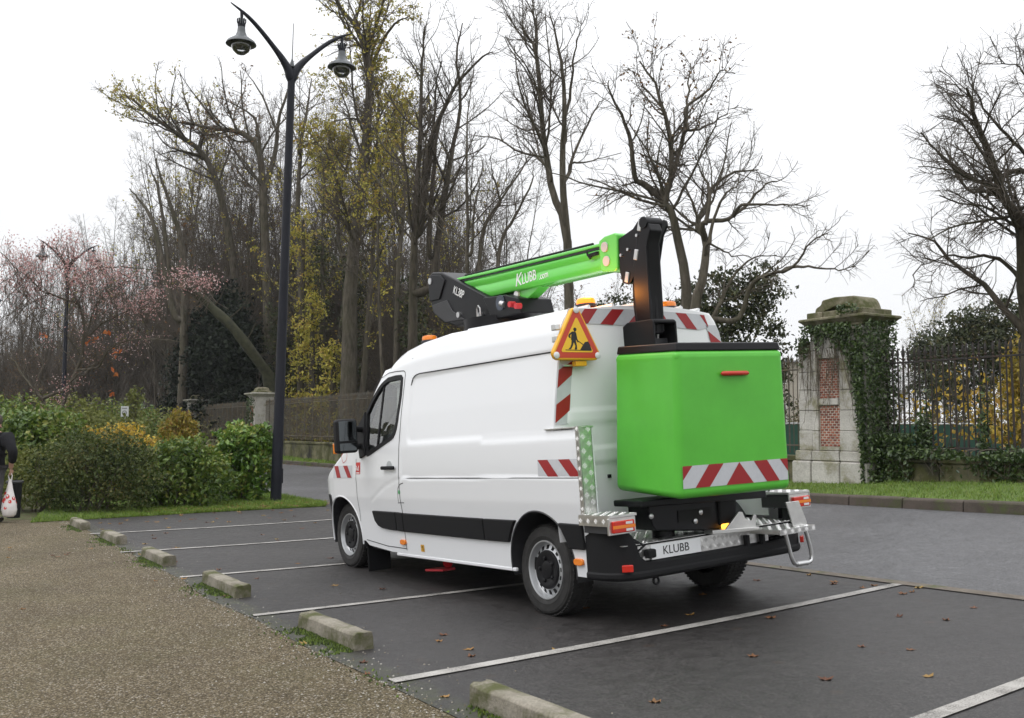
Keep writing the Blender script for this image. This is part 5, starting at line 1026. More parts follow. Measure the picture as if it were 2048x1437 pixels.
CROWN = [(-1, .055), (2.3, .055), (2.7, .12), (3.0, .2), (3.5, .17), (3.8, .11), (4.56, .05)]
def rrect(x, z, x0, x1, z0, z1, r):
    dx = np.maximum(np.abs(x-(x0+x1)/2)-((x1-x0)/2-r), 0); dz = np.maximum(np.abs(z-(z0+z1)/2)-((z1-z0)/2-r), 0)
    ins = np.minimum(np.maximum(np.abs(x-(x0+x1)/2)-((x1-x0)/2-r), np.abs(z-(z0+z1)/2)-((z1-z0)/2-r)), 0)
    return np.sqrt(dx*dx+dz*dz)+ins-r
def sstep(a): a = np.clip(a, 0, 1); return a*a*(3-2*a)
def seg_d(x, z, pts):
    d = np.full(np.shape(x), 9.)
    for (a, b), (c, e) in zip(pts[:-1], pts[1:]):
        t = np.clip(((x-a)*(c-a)+(z-b)*(e-b))/((c-a)**2+(e-b)**2), 0, 1); d = np.minimum(d, np.hypot(x-a-t*(c-a), z-b-t*(e-b)))
    return d
CREASE = [(2.14, 1.197), (2.29, 1.17), (2.506, 1.116), (2.698, 1.036), (2.83, .975)]
def YS(x, z, zt=None, relief=True):
    x = np.asarray(x, float); z = np.asarray(z, float)
    zt = I(x, ZTOP)-.03 if zt is None else zt
    zz = np.where((zt > 2.3) & (z > 2.15), 2.15+(z-2.15)*(2.465-2.15)/np.maximum(zt-2.15, .01), z)
    y = I(zz, YT)*I(x, TAP)
    if relief:
        d1 = rrect(x, z, -.9, 2.04, 1.52, 2.165, .07); d2 = rrect(x, z, -.9, .70, 1.487, 1.6, .03)
        rec = np.maximum(sstep(-d1/.035+.3), sstep(-d2/.03+.3)*.85)
        y = y-.014*rec*(x < 2.1)
        y = y-.012*sstep((z-1.192)/.006)*np.exp(-np.maximum(z-1.197, 0)/.12)*sstep((2.16-x)/.03)
        y = y-.006*np.exp(-(seg_d(x, z, CREASE)/.014)**2)
    return y
XS = np.unique(np.round(np.r_[np.linspace(-.70, -.335, 16), np.arange(-.335, 4.0, .024), np.linspace(4.0, 4.56, 26), 2.19], 4))
NS, NT = 100, 14
def section(x):
    zb, zt = I(x, ZBOT), I(x, ZTOP)-.03
    s = np.linspace(0, 1, NS+1); z = zb+(zt-zb)*s; y = YS(np.full_like(z, x), z)
    if x > 2.5:
        w = min(1, (x-2.5)/.3); y = y-w*.05*np.clip((s-.92)/.08, 0, 1)**2
    b = np.linspace(0, 1, NT+1)[1:]; yt = y[-1]*(1-b); zz = zt+I(x, CROWN)*(1-(1-b)**2.2)
    L = np.stack([np.full(NS+1+NT, x), np.r_[y, yt], np.r_[z, zz]], 1)
    Rr = L[:-1][::-1].copy(); Rr[:, 1] *= -1
    return np.vstack([L, Rr])
G_ = np.stack([section(x) for x in XS]); NI, NJ, _ = G_.shape
WIN = [(2.251, 2.161), (2.241, 1.987), (2.269, 1.735), (2.29, 1.66), (2.323, 1.61), (2.37, 1.588), (2.875, 1.44), (2.911, 1.445), (2.931, 1.469), (2.985, 1.86), (2.873, 1.993), (2.754, 2.094), (2.665, 2.15), (2.572, 2.181), (2.4, 2.188), (2.286, 2.183)]
def inpoly(x, z, poly):
    c = np.zeros(np.shape(x), bool); n = len(poly)
    for i in range(n):
        (x0, z0), (x1, z1) = poly[i], poly[(i+1) % n]
        with np.errstate(divide='ignore', invalid='ignore'): c ^= ((z0 > z) != (z1 > z)) & (x < (x1-x0)*(z-z0)/(z1-z0)+x0)
    return c
ARCH = [(-.07, .50, .432), (3.60, .57, .436)]
cen = (G_[:-1, :-1]+G_[1:, :-1]+G_[:-1, 1:]+G_[1:, 1:])/4; cx, cy, cz = cen[..., 0], cen[..., 1], cen[..., 2]
jj = np.arange(NJ-1)[None, :]; sidej = (jj < NS) | (jj >= NJ-1-NS); sidej = np.broadcast_to(sidej, cx.shape)
hole = np.zeros(cx.shape, bool)
for (a, b, r) in ARCH: hole |= ((cx-a)**2+(cz-b)**2 < r*r) & sidej
hwin = inpoly(cx, cz, WIN) & sidej
hole |= hwin
hole |= (cx < -.335) & (cz > 1.552)
# snap the rim of every opening onto its outline
def snap(V, fn_in, fn_proj):
    pass
inside_v = lambda f: f(G_[..., 0], G_[..., 2])
sv = np.zeros((NI, NJ), bool); sv[:, :NS+1] = True; sv[:, NJ-1-NS:] = True
hf = np.zeros((NI+1, NJ+1), bool); hf[1:-1, 1:-1] = hole
nb = hf[:-1, :-1].astype(int)+hf[1:, :-1]+hf[:-1, 1:]+hf[1:, 1:]
rim = (nb > 0) & (nb < 4) & sv
X_, Z_ = G_[..., 0].copy(), G_[..., 2].copy()
for (a, b, r) in ARCH:
    m_ = rim & (np.hypot(X_-a, Z_-b) < r+.06) & (np.hypot(X_-a, Z_-b) > r-.06); d = np.hypot(X_-a, Z_-b)
    G_[..., 0][m_] = (a+(X_-a)/d*r)[m_]; G_[..., 2][m_] = (b+(Z_-b)/d*r)[m_]
wp = np.array(WIN+[WIN[0]])
m_ = rim & (X_ > 2.15) & (X_ < 3.1) & (Z_ > 1.38) & (Z_ < 2.25)
for i, j in np.argwhere(m_):
    x, z = X_[i, j], Z_[i, j]; best = None
    for p, q in zip(wp[:-1], wp[1:]):
        t = np.clip(((x-p[0])*(q[0]-p[0])+(z-p[1])*(q[1]-p[1]))/((q-p)@(q-p)), 0, 1); e = p+t*(q-p); dd = math.hypot(e[0]-x, e[1]-z)
        if best is None or dd < best[0]: best = (dd, e)
    G_[i, j, 0], G_[i, j, 2] = best[1]
sg = np.sign(G_[..., 1]); mm = rim; G_[..., 1][mm] = (YS(G_[..., 0], G_[..., 2])*sg)[mm]
DOOR = [(2.19, .44), (2.19, 2.238), (2.399, 2.248), (2.586, 2.248), (2.715, 2.224), (2.788, 2.191), (2.833, 2.124), (3.0, 1.9), (3.19, 1.7), (3.17, 1.36), (3.17, .66), (3.09, .44)]
cls = np.zeros(cx.shape, int)
cls[inpoly(cx, cz, DOOR) & sidej] = 1
ws = (~sidej) & (cx > 2.80) & (cx < 3.52) & (np.abs(cy) < .80); cls[ws] = 2
cls[(cx > 3.86) & (cz < 1.04-(4.0-cx)*.2)] = 3
hl = sidej & (cx > 3.97) & (cx < 4.3) & (cz > 1.02) & (cz < I(cx, ZTOP)-.06); cls[hl] = 4
idx = (np.arange(NI-1)[:, None]*NJ+np.arange(NJ-1)[None, :])
quad = np.stack([idx, idx+NJ, idx+NJ+1, idx+1], -1)
def part_from(mask, name, mat):
    q = quad[mask & ~hole]; u, inv = np.unique(q, return_inverse=True)
    o = np_mesh(name, G_.reshape(-1, 3)[u], inv.reshape(q.shape), mat, van, smooth=True); return o
part_from(cls == 0, 'body', M_WHITE)
left = cy > 0
door = part_from((cls == 1) & left, 'front_door', M_WHITE); door2 = part_from((cls == 1) & ~left, 'front_door', M_WHITE)
part_from(cls == 2, 'windscreen', M_GLASS); part_from(cls == 3, 'front_bumper', M_PLAS)
part_from((cls == 4) & left, 'headlight', M_WLENS); part_from((cls == 4) & ~left, 'headlight', M_WLENS)
MB().box((4.3, 0, .62), (.1, 1.2, .3)).build('radiator_grille', M_PLASG, van)
# surface helpers on the left flank
def on(x, z, off=.003): return (float(x), float(YS(x, z))+off, float(z))
def ribbon(name, pts, w, mat, parent=van, off=.0022, n=60, close=False):
    q = smooth_path([(a, b, 0) for a, b in pts], n)[:, :2] if not close else np.array(pts)
    t = unit(np.gradient(q, axis=0)); nn = np.stack([-t[:, 1], t[:, 0]], 1)*w/2
    V = [on(*p, off) for p in q+nn]+[on(*p, off) for p in q-nn]; k = len(q)
    F = np.array([(i, i+1, k+i+1, k+i) for i in range(k-1)]); return np_mesh(name, np.array(V), F, mat, parent, smooth=True)
def lin(pts, n=40):
    P = np.array(pts, float); d = np.r_[0, np.cumsum(np.linalg.norm(np.diff(P, axis=0), axis=1))]; t = np.linspace(0, d[-1], n); return list(zip(np.interp(t, d, P[:, 0]), np.interp(t, d, P[:, 1])))
ribbon('door_gap', lin([(2.19, .5), (2.19, 1.2), (2.19, 1.9), (2.19, 2.19), (2.2, 2.225), (2.24, 2.24), (2.399, 2.249), (2.586, 2.249), (2.715, 2.226), (2.788, 2.192), (2.833, 2.128), (2.9, 2.05)], 90), .009, M_SEAM, door, close=True)
ribbon('door_gap', lin([(3.165, 1.40), (3.165, .75)], 40), .007, M_SEAM, door, close=True)
ribbon('door_gap', lin([(2.19, .515), (2.6, .52), (3.07, .56)], 40), .008, M_SEAM, door, close=True)
ribbon('roof_gutter', lin([(-.28, 2.152), (1.9, 2.182), (1.985, 2.172), (2.03, 2.14), (2.045, 2.08)], 70), .011, M_SEAM, close=True)
ribbon('flank_joint', lin([(-.69, 1.189), (2.18, 1.197)], 80), .006, M_SEAM, off=.0015, close=True)
ribbon('fuel_flap_gap', [(2.10, 1.15), (2.17, 1.135), (2.215, 1.10), (2.23, 1.05), (2.235, .965)], .007, M_SEAM)
ribbon('fuel_flap_gap', lin([(2.12, .96), (2.25, .957)]), .007, M_SEAM, close=True)
def disc_on(name, x, z, r, mat, parent=van, t=.006, n=16, sx=1.0):
    y = float(YS(x, z)); return MB().lathe([(.001, t), (r*.8, t), (r, t*.4), (r, -.01)], n, Matrix.Translation((x, y, z)) @ Matrix.Rotation(rad(-90), 4, 'X') @ Matrix.Diagonal((sx, 1, 1, 1))).build(name, mat, parent)
disc_on('fuel_sticker', 2.2, 1.062, .022, plain('green_sticker', (.1, .4, .16), .5), t=.002)
# window: rubber surround, glass, bar
def surround(name, poly, w, mat, parent, off0, off1):
    P = np.array(poly); c = P.mean(0); n = len(P); V = []; F = []
    T_ = np.roll(P, -1, 0)-np.roll(P, 1, 0); T_ /= np.linalg.norm(T_, axis=1)[:, None]; N_ = np.stack([T_[:, 1], -T_[:, 0]], 1)
    if ((P+N_*.01-c)**2).sum() < ((P-c)**2).sum(): N_ = -N_
    rings = [P+N_*w*.5, P+N_*w*.5, P-N_*w*.5, P-N_*w*.5]; offs = [off0, off1, off1, off0-.03]
    for rg, of in zip(rings, offs): V += [on(*p, of) for p in rg]
    for k in range(3): F += [(k*n+i, k*n+(i+1) % n, (k+1)*n+(i+1) % n, (k+1)*n+i) for i in range(n)]
    return np_mesh(name, np.array(V), np.array(F), mat, parent)
winf = lin(WIN+[WIN[0]], 61)[:-1]
surround('window_frame', winf, .045, M_PLAS, door, -.004, .006)
def flat_poly(name, poly, off, mat, parent, n=0):
    V = [on(*p, off) for p in poly]; b = MB(); b.add(V, [tuple(range(len(V)))]); return b.build(name, mat, parent)
flat_poly('window_glass', winf, -.012, M_GLASS, door)
MB().prism([(2.645, 2.15), (2.672, 2.15), (2.70, 1.50), (2.67, 1.51)], 0, .014, 'y', fn=lambda p: (p[0], float(YS(p[0], p[2]))-.018+p[1], p[2])).build('window_bar', M_PLAS, door)
for o in list(door.children):   # the far door has the same window
    if o.name.split('.')[0] in ('window_glass', 'window_frame', 'window_bar'):
        c = o.copy(); c.data = o.data; COL.objects.link(c); c.parent = door2; c.scale = (1, -1, 1)
MB().prism([(3.0, 1.885), (3.047, 1.82), (3.177, 1.707), (3.185, 1.69), (3.04, 1.40), (2.925, 1.43), (2.95, 1.55)], 0, .03, 'y', fn=lambda p: (p[0], float(YS(p[0], p[2]))-.006+p[1], p[2])).build('mirror_foot', M_PLAS, door, bevel=.008)
# mirror
mir = MB().box((2.90, 1.245, 1.64), (.11, .235, .345)).build('wing_mirror', M_PLAS, van, bevel=.035, seg=4); mir['label'] = 'black wing mirror'
MB().box((2.843, 1.245, 1.69), (.006, .19, .2)).build('mirror_glass', M_MIRR, mir, bevel=.002)
MB().box((2.843, 1.245, 1.53), (.006, .185, .075)).build('mirror_glass', M_MIRR, mir, bevel=.002)
MB().tube([(2.95, 1.16, 1.71), (3.02, 1.06, 1.71), (3.03, .98, 1.70)], .032, 10).build('mirror_arm', M_PLAS, mir)
MB().tube([(2.95, 1.16, 1.51), (3.02, 1.06, 1.53), (3.03, 1.0, 1.53)], .03, 10).build('mirror_arm', M_PLAS, mir)
MB().box((2.97, 1.33, 1.52), (.04, .05, .11)).build('mirror_indicator', M_ORANGE, mir, bevel=.012)
# handle, stickers, marker lights
MB().box((2.378, 1.055, 1.298), (.27, .03, .036)).build('door_handle', M_PLAS, door, bevel=.012)
disc_on('handle_cup', 2.39, 1.305, .062, M_INTG, door, t=.002)
def label_on(name, x0, x1, z0, z1, mat, off=.002, parent=van, n=6):
    V = [on(x, z, off) for z in np.linspace(z0, z1, n) for x in np.linspace(x0, x1, n)]
    F = [(i*n+j, i*n+j+1, (i+1)*n+j+1, (i+1)*n+j) for i in range(n-1) for j in range(n-1)]; return np_mesh(name, np.array(V), np.array(F), mat, parent)
M_RSTK = plain('red_sticker', (.55, .04, .035), .5)
stk = label_on('door_sticker', 3.062, 3.17, 1.24, 1.362, M_RSTK, parent=door)
label_on('sticker_block', 3.075, 3.157, 1.248, 1.258, M_WINK, .003, stk)
def text(name, body, size, M, mat, parent, extrude=.0015, shear=0, align='CENTER'):
    cu = bpy.data.curves.new(name, 'FONT'); cu.body = body; cu.size = size; cu.extrude = extrude; cu.shear = shear; cu.align_x = align; cu.align_y = 'CENTER'; cu.fill_mode = 'FRONT' if extrude == 0 else 'BOTH'
    cu.materials.append(mat); o = bpy.data.objects.new(name, cu); COL.objects.link(o); me = bpy.data.meshes.new_from_object(o); bpy.data.objects.remove(o); me.name = name; o = link(name, me, parent); o.matrix_local = M; return o
def side_M(x, y, z, lean=0, tilt=0):   # text readable from the left of the van
    return Matrix.Translation((x, y, z)) @ Matrix.Rotation(math.pi, 4, 'Z') @ Matrix.Rotation(rad(90)-lean, 4, 'X') @ Matrix.Rotation(tilt, 4, 'Z')
def rear_M(x, y, z): return Matrix.Translation((x, y, z)) @ Matrix.Rotation(rad(-90), 4, 'Z') @ Matrix.Rotation(rad(90), 4, 'X')
text('sticker_lettering', 'Rd', .075, side_M(3.115, 1.038, 1.30), M_WINK, stk)
for (x, z) in ((2.236, .577), (-.553, .572)):
    MB().prism([(x+.055*math.copysign(abs(math.cos(a))**.6, math.cos(a)), z+.026*math.copysign(abs(math.sin(a))**.6, math.sin(a))) for a in np.linspace(0, 2*math.pi, 20, endpoint=False)], .975, 1.012, 'y').build('side_marker', M_ORANGE, van, bevel=.006)
yl = label_on('warning_label', 1.832, 1.9, .505, .57, plain('amber_label', (.6, .32, .02), .5)); label_on('label_symbol', 1.853, 1.863, .515, .56, M_INK, .003, yl); label_on('label_symbol', 1.863, 1.885, .545, .553, M_INK, .003, yl)
# striped tape on the flank
def tape_side(name, x0, x1, z0, z1, stripes):
    t = label_on(name, x0, x1, z0, z1, M_TSIL, .0025)
    for q in stripes:
        q = np.array(q); n = 6; V = []
        for b in np.linspace(0, 1, n):
            for a in (0, 1): p = (q[0]*(1-a)+q[1]*a)*(1-b)+(q[3]*(1-a)+q[2]*a)*b; V.append(on(*p, .0045))
        np_mesh('red_stripe', np.array(V), np.array([(2*i, 2*i+1, 2*i+3, 2*i+2) for i in range(n-1)]), M_TRED, t)
tape_side('reflective_tape', -.695, -.147, 1.2, 1.328, [[(-.149, 1.327), (-.281, 1.327), (-.41, 1.2), (-.277, 1.2)], [(-.418, 1.327), (-.557, 1.327), (-.688, 1.2), (-.556, 1.2)]])
tape_side('reflective_tape', 3.26, 3.745, 1.203, 1.333, [[(3.725, 1.332), (3.622, 1.332), (3.543, 1.204), (3.645, 1.204)], [(3.49, 1.332), (3.381, 1.332), (3.267, 1.204), (3.364, 1.204)]])
ribbon('club_outline', [(3.50, 1.36), (3.42, 1.39), (3.40, 1.45), (3.46, 1.48), (3.54, 1.44), (3.50, 1.36)], .006, M_RSTK, n=40)
# black rub strips (separate mouldings)
def moulding(name, poly, t=.024, mat=M_PLAS):
    return MB().prism(poly, 0, 1, 'y', fn=lambda p: (p[0], float(YS(p[0], p[2], relief=False))-.012+p[1]*(t+.012), p[2])).build(name, mat, van, bevel=.01, seg=2)
moulding('rub_strip', [(2.835, .868), (2.322, .866), (2.322, .684), (2.5, .688), (2.64, .697), (2.73, .718), (2.795, .765)])
moulding('rub_strip', [(2.314, .866), (2.17, .86), (2.17, .68), (2.314, .683)])
moulding('rub_strip', [(2.162, .86), (1.45, .856), (.712, .853), (.712, .67), (1.45, .675), (2.162, .68)])
moulding('rub_strip', [(.70, .853), (.22, .854), (.27, .8), (.31, .74), (.345, .672), (.70, .67)])
moulding('rub_strip', [(-.36, .853), (-.65, .85), (-.65, .665), (-.475, .665), (-.43, .74)])
# sill lip
MB().box((1.36, .975, .452), (2.1, .03, .03)).build('sill', M_WHITE, van, bevel=.008)
MB().box((1.5, 0, .5), (4.7, 1.78, .1)).build('underbody', M_PLAS, van)  # plain dark slab, added to block light under the body
MB().box((-.52, 0, .54), (.36, 1.7, .2)).build('rear_crossmember', M_PLAS, van)
# wheel arches
for (a, b, r) in ARCH:
    for s_ in (1, -1):
        mb = MB(); n = 40; A = np.linspace(rad(-12), rad(192), n); V = []
        for t in A:
            x, z = a+r*math.cos(t), b+r*math.sin(t); ye = float(YS(x, max(z, .47)))
            for yy in (ye-.004, .6): V.append((x, s_*yy, z))
        mb.add(V, [(2*i, 2*i+1, 2*i+3, 2*i+2) for i in range(n-1)], 0, True)
        mb.add([(a+r*math.cos(t), s_*.6, b+r*math.sin(t)) for t in A], [tuple(range(n))])
        mb.build('wheel_arch_liner', M_PLASG, van)
    A = np.linspace(rad(-8), rad(188), 40); P = [(a+r*math.cos(t), float(YS(a+r*math.cos(t), max(.47, b+r*math.sin(t))))-.003, b+r*math.sin(t)) for t in A]
    MB().tube(P, .009, 6).build('arch_lip', M_WHITE if a > 1 else M_PLASG, van)
# wheels
UNT = (RB.to_3x3().transposed() @ Matrix.Rotation(VYAW, 3, 'Z')).to_4x4()
RT = .348
tp = [(.225, -.105), (.25, -.112), (.30, -.116), (.33, -.108), (.343, -.09), (RT, -.06), (RT, .06), (.343, .09), (.33, .108), (.318, .112), (.316, .1145), (.30, .1165), (.27, .1165), (.262, .119), (.25, .1145), (.232, .108), (.222, .1), (.21, .08)]
ROTY = Matrix.Rotation(rad(-90), 4, 'X')
def make_wheel(c, s_):
    M0 = Matrix.Translation(c) @ UNT @ (Matrix.Identity(4) if s_ > 0 else Matrix.Rotation(math.pi, 4, 'Z'))
    mb = MB().lathe(tp, 48, ROTY)
    for k in range(60):
        t = 2*math.pi*k/60
        for yy, tw in ((-.078, .25), (-.03, -.2), (.03, .2), (.078, -.25)):
            mb.box((0, 0, 0), (.02, .036, .008), M=Matrix.Rotation(t, 4, 'Y') @ Matrix.Translation((0, yy, RT+.001)) @ Matrix.Rotation(tw, 4, 'Z'))
    w = mb.build('wheel', M_RUB, van, sharp=30); w.matrix_local = M0
    n = 64
    rp = [(.222, .1), (.228, .106), (.226, .112), (.218, .112), (.212, .1), (.206, .07), (.2, .062), (.192, .066), (.186, .069), (.17, .074), (.158, .08), (.14, .088), (.1, .09), (.07, .07), (.001, .07)]
    MB().lathe(rp, n, ROTY, skip=lambda i, k: i in (7, 8, 9) and (k % 4) in (0, 1)).build('rim', M_SILV, w)
    hp = [(.152, .083), (.152, .09), (.146, .098), (.12, .1), (.1, .094), (.07, .091), (.066, .098), (.05, .101), (.001, .101)]
    hb = MB().lathe(hp, 32, ROTY)
    for k in range(5):
        t = 2*math.pi*k/5; hb.lathe([(.016, 0), (.016, .012), (.01, .016), (.001, .016)], 8, Matrix.Translation((.09*math.cos(t), .09, .09*math.sin(t))) @ ROTY)
    hb.build('hub_cap', M_BLK, w)
    MB().lathe([(.2, .0), (.2, .05), (.001, .05)], 24, ROTY).build('brake_drum', M_PLASG, w)
    return w
for (c, s_) in (((-.02, .822, .462), 1), ((-.02, -.87, .44), -1), ((3.66, .812, .572), 1), ((3.66, -.88, .53), -1)): make_wheel(c, s_)
for x, y in ((3.16, .82), (3.16, -.85)): MB().box((x, y, .36), (.015, .26, .28)).build('mud_flap', M_PLAS, van, bevel=.004)
# cab interior
MB().box((2.1, 0, 1.6), (.03, 1.7, 1.5)).build('cab_partition', M_INTG, van)
MB().box((2.9, 0, .95), (1.4, 1.8, .5)).build('cab_floor', M_INT, van); MB().box((3.25, 0, 1.35), (.35, 1.7, .3)).build('dashboard', M_INT, van, bevel=.06)
for y in (.5, -.05, -.55):
    st = MB().box((2.36, y, 1.5), (.16, .46, .72), ry=rad(-8)).build('seat', M_INT, van, bevel=.06, seg=3); MB().box((2.33, y, 1.93), (.1, .27, .2), ry=rad(-8)).build('headrest', M_INT, st, bevel=.04, seg=3)
MB().tube([(3.0+.19*math.cos(t)*.45, .5+.19*math.sin(t), 1.47+.19*math.cos(t)*.9) for t in np.linspace(0, 6.283, 25)], .016, 8).build('steering_wheel', M_INT, van)

# rear bulkhead between the wings, upper edge follows the roof
nj = NS+NT+1; secL = section(-.335)[:nj]; keep = secL[:, 2] > .70; sl = secL[keep]
def bulk_x(y, z, ye):
    d = np.maximum(0, .03-(ye-np.abs(y))); x = -.3352-.012+d*.4
    ridge = .010*(sstep((1.705-z)/.012)-sstep((1.59-z)/.012))+.012*sstep((1.40-z)/.012)-.012*sstep((1.28-z)/.01)
    return x-ridge*(np.abs(y) < ye-.1)*(np.abs(y) > .02)
nc = 61; V = []
for (x, ye, z) in sl:
    for u in np.linspace(1, -1, nc):
        V.append((bulk_x(u*ye, z, ye) if abs(u) < 1 else -.335, u*ye, z))
n = len(sl); F = np.array([(i*nc+k, i*nc+k+1, (i+1)*nc+k+1, (i+1)*nc+k) for i in range(n-1) for k in range(nc-1)])
np_mesh('rear_bulkhead', np.array(V), F, M_WHITED, van, smooth=True)
BX = -.353
def rear_poly(name, pts, mat, parent=van, x=BX, t=.0015):
    return MB().prism([(a, b) for a, b in pts], x, x+t, 'x').build(name, mat, parent)
rear_poly('door_gap', [(.0, .75), (.006, .75), (.006, 2.35), (0, 2.35)], M_SEAM, x=-.349)
rear_poly('latch', [(.475, 1.147), (.505, 1.147), (.505, 1.175), (.475, 1.175)], M_PLAS, x=-.36, t=.02)
tt = rear_poly('reflective_tape', [(.775, 2.485), (.2, 2.487), (-.35, 2.468), (-.69, 2.45), (-.725, 2.34), (-.61, 2.318), (-.29, 2.342), (.19, 2.352), (.47, 2.362), (.64, 2.365), (.82, 2.362)], M_TSIL)
for q in ([(.612, 2.484), (.484, 2.485), (.59, 2.366), (.72, 2.366)], [(.334, 2.484), (.211, 2.482), (.337, 2.356), (.467, 2.362)], [(.05, 2.478), (-.06, 2.474), (.07, 2.35), (.195, 2.353)], [(-.11, 2.472), (-.2, 2.468), (-.288, 2.343), (-.17, 2.347)], [(-.353, 2.464), (-.473, 2.458), (-.59, 2.321), (-.469, 2.33)], [(-.632, 2.45), (-.685, 2.446), (-.722, 2.36), (-.722, 2.343)]):
    rear_poly('red_stripe', q, M_TRED, tt, BX-.002)
def yo(z): return float(YS(-.335, z, relief=False))-.018
zs = np.linspace(1.585, 2.36, 14)
tl = rear_poly('reflective_tape', [(yo(z), z) for z in zs]+[(yo(z)-.13, z) for z in zs[::-1]], M_TSIL)
for (a, b, c, d) in ((1.60, 1.74, 1.69, 1.82), (1.865, 2.005, 1.965, 2.075), (2.14, 2.27, 2.24, 2.355)):
    rear_poly('red_stripe', [(yo(a), a), (yo(b), b), (yo(d)-.13, d), (yo(c)-.13, c)], M_TRED, tl, BX-.002)
trt = rear_poly('reflective_tape', [(-yo(z), z) for z in zs]+[(-yo(z)+.13, z) for z in zs[::-1]], M_TSIL)
for (a, b, c, d) in ((1.60, 1.74, 1.69, 1.82), (1.865, 2.005, 1.965, 2.075), (2.08, 2.21, 2.18, 2.31)):
    rear_poly('red_stripe', [(-yo(a), a), (-yo(b), b), (-yo(d)+.13, d), (-yo(c)+.13, c)], M_TRED, trt, BX-.002)
# roof ribs and beacons
for y in (.55, .3, .05, -.2, -.45, -.65): MB().tube([(-.33, y, 2.535-abs(y)*.04-y*y*.03), (.6, y, 2.55-abs(y)*.04-y*y*.03), (1.5, y, 2.58-abs(y)*.04-y*y*.03)], .016, 8).build('roof_rib', M_WHITE, van)
def beacon(x, y, z, lit):
    b = MB().lathe([(.085, 0), (.085, .02), (.07, .03)], 20, Matrix.Translation((x, y, z))).build('beacon', M_PLASG, van)
    MB().lathe([(.074, .02), (.078, .045), (.07, .066), (.05, .074), (.001, .076)], 20, Matrix.Translation((x, y, z))).build('beacon_lens', M_ORLIT if lit else M_ORANGE, b)
    if lit:
        l = bpy.data.lights.new('beacon_bulb', 'POINT'); l.energy = 6; l.color = (1, .33, .04); l.shadow_soft_size = .05; lo = bpy.data.objects.new('beacon_bulb', l); COL.objects.link(lo); lo.parent = b; lo.location = (x-.02, y-.02, z+.13)
beacon(-.17, .45, 2.525, True); beacon(-.17, -.44, 2.515, False); beacon(2.22, .58, 2.515, False)
# roadworks sign on the left rear corner
def rtri(pts, r, n=6):
    out = []; k = len(pts)
    for i in range(k):
        p = np.array(pts[i]); a = np.array(pts[i-1])-p; b = np.array(pts[(i+1) % k])-p; a /= np.linalg.norm(a); b /= np.linalg.norm(b)
        h = math.acos(np.clip(a@b, -1, 1))/2; c = p+(a+b)/np.linalg.norm(a+b)*r/math.sin(h); t0 = p+a*r/math.tan(h)-c; t1 = p+b*r/math.tan(h)-c
        for t in np.linspace(0, 1, n): v = t0*(1-t)+t1*t; out.append(tuple(c+v/np.linalg.norm(v)*r))
    return out
APX, BL_, BR_ = np.array((.765, 2.545)), np.array((1.062, 2.068)), np.array((.518, 2.058)); CT = (APX+BL_+BR_)/3
def tri(s): return [tuple(CT+(p-CT)*s) for p in (APX, BL_, BR_)]
sgn = MB().prism(rtri(tri(.955), .05), -.395, -.44, 'x').build('warning_sign', M_YELS, van, bevel=.01, seg=2); sgn['label'] = 'triangular roadworks warning sign with three lamps'
MB().prism(rtri(tri(.85), .032), -.4405, -.4425, 'x').build('sign_border', M_REDS, sgn)
MB().prism(rtri(tri(.58), .012), -.4430, -.4445, 'x').build('sign_face', M_YELF, sgn)
def sp(X, Y): return (1.009-(X-105)*.000872, 2.462-(Y-105)*.000695)
sym = MB()
for poly in ([(318, 352), (352, 350), (362, 372), (354, 440), (350, 464), (312, 464), (300, 440), (306, 400)], [(318, 352), (282, 378), (271, 402), (285, 426), (300, 418), (290, 402), (300, 385), (322, 375)], [(305, 455), (332, 460), (313, 512), (293, 546), (267, 548), (268, 540), (284, 528), (300, 490)], [(325, 460), (352, 458), (359, 510), (359, 551), (333, 552), (334, 541), (343, 512)], [(350, 355), (362, 378), (371, 440), (382, 468), (370, 474), (356, 445), (344, 390)], [(362, 452), (368, 446), (432, 494), (428, 502)], [(390, 561), (428, 500), (452, 470), (488, 462), (506, 500), (522, 563)], [(232, 551), (518, 562), (518, 569), (232, 558)], [(350+17*math.cos(a), 328+21*math.sin(a)) for a in np.linspace(0, 6.283, 16, endpoint=False)]):
    sym.prism([sp(*p) for p in poly], -.4447, -.4462, 'x')
sym.build('worker_symbol', M_INK, sgn)
for p in tri(.73):
    MB().lathe([(.026, 0), (.026, .006), (.02, .01), (.001, .011)], 18, Matrix.Translation((-.4425, p[0], p[1])) @ Matrix.Rotation(rad(-90), 4, 'Y')).build('sign_lamp', M_WLENS, sgn)
MB().box((-.40, .74, 2.045), (.05, .11, .04)).build('sign_bracket', M_YELS, sgn, bevel=.006); MB().box((-.37, .77, 2.035), (.03, .22, .012)).build('sign_bracket', M_STEEL, sgn)
for z in (2.33, 2.24): MB().box((-.38, .93, z), (.06, .05, .05)).build('sign_bracket', M_ALU, sgn, bevel=.008)

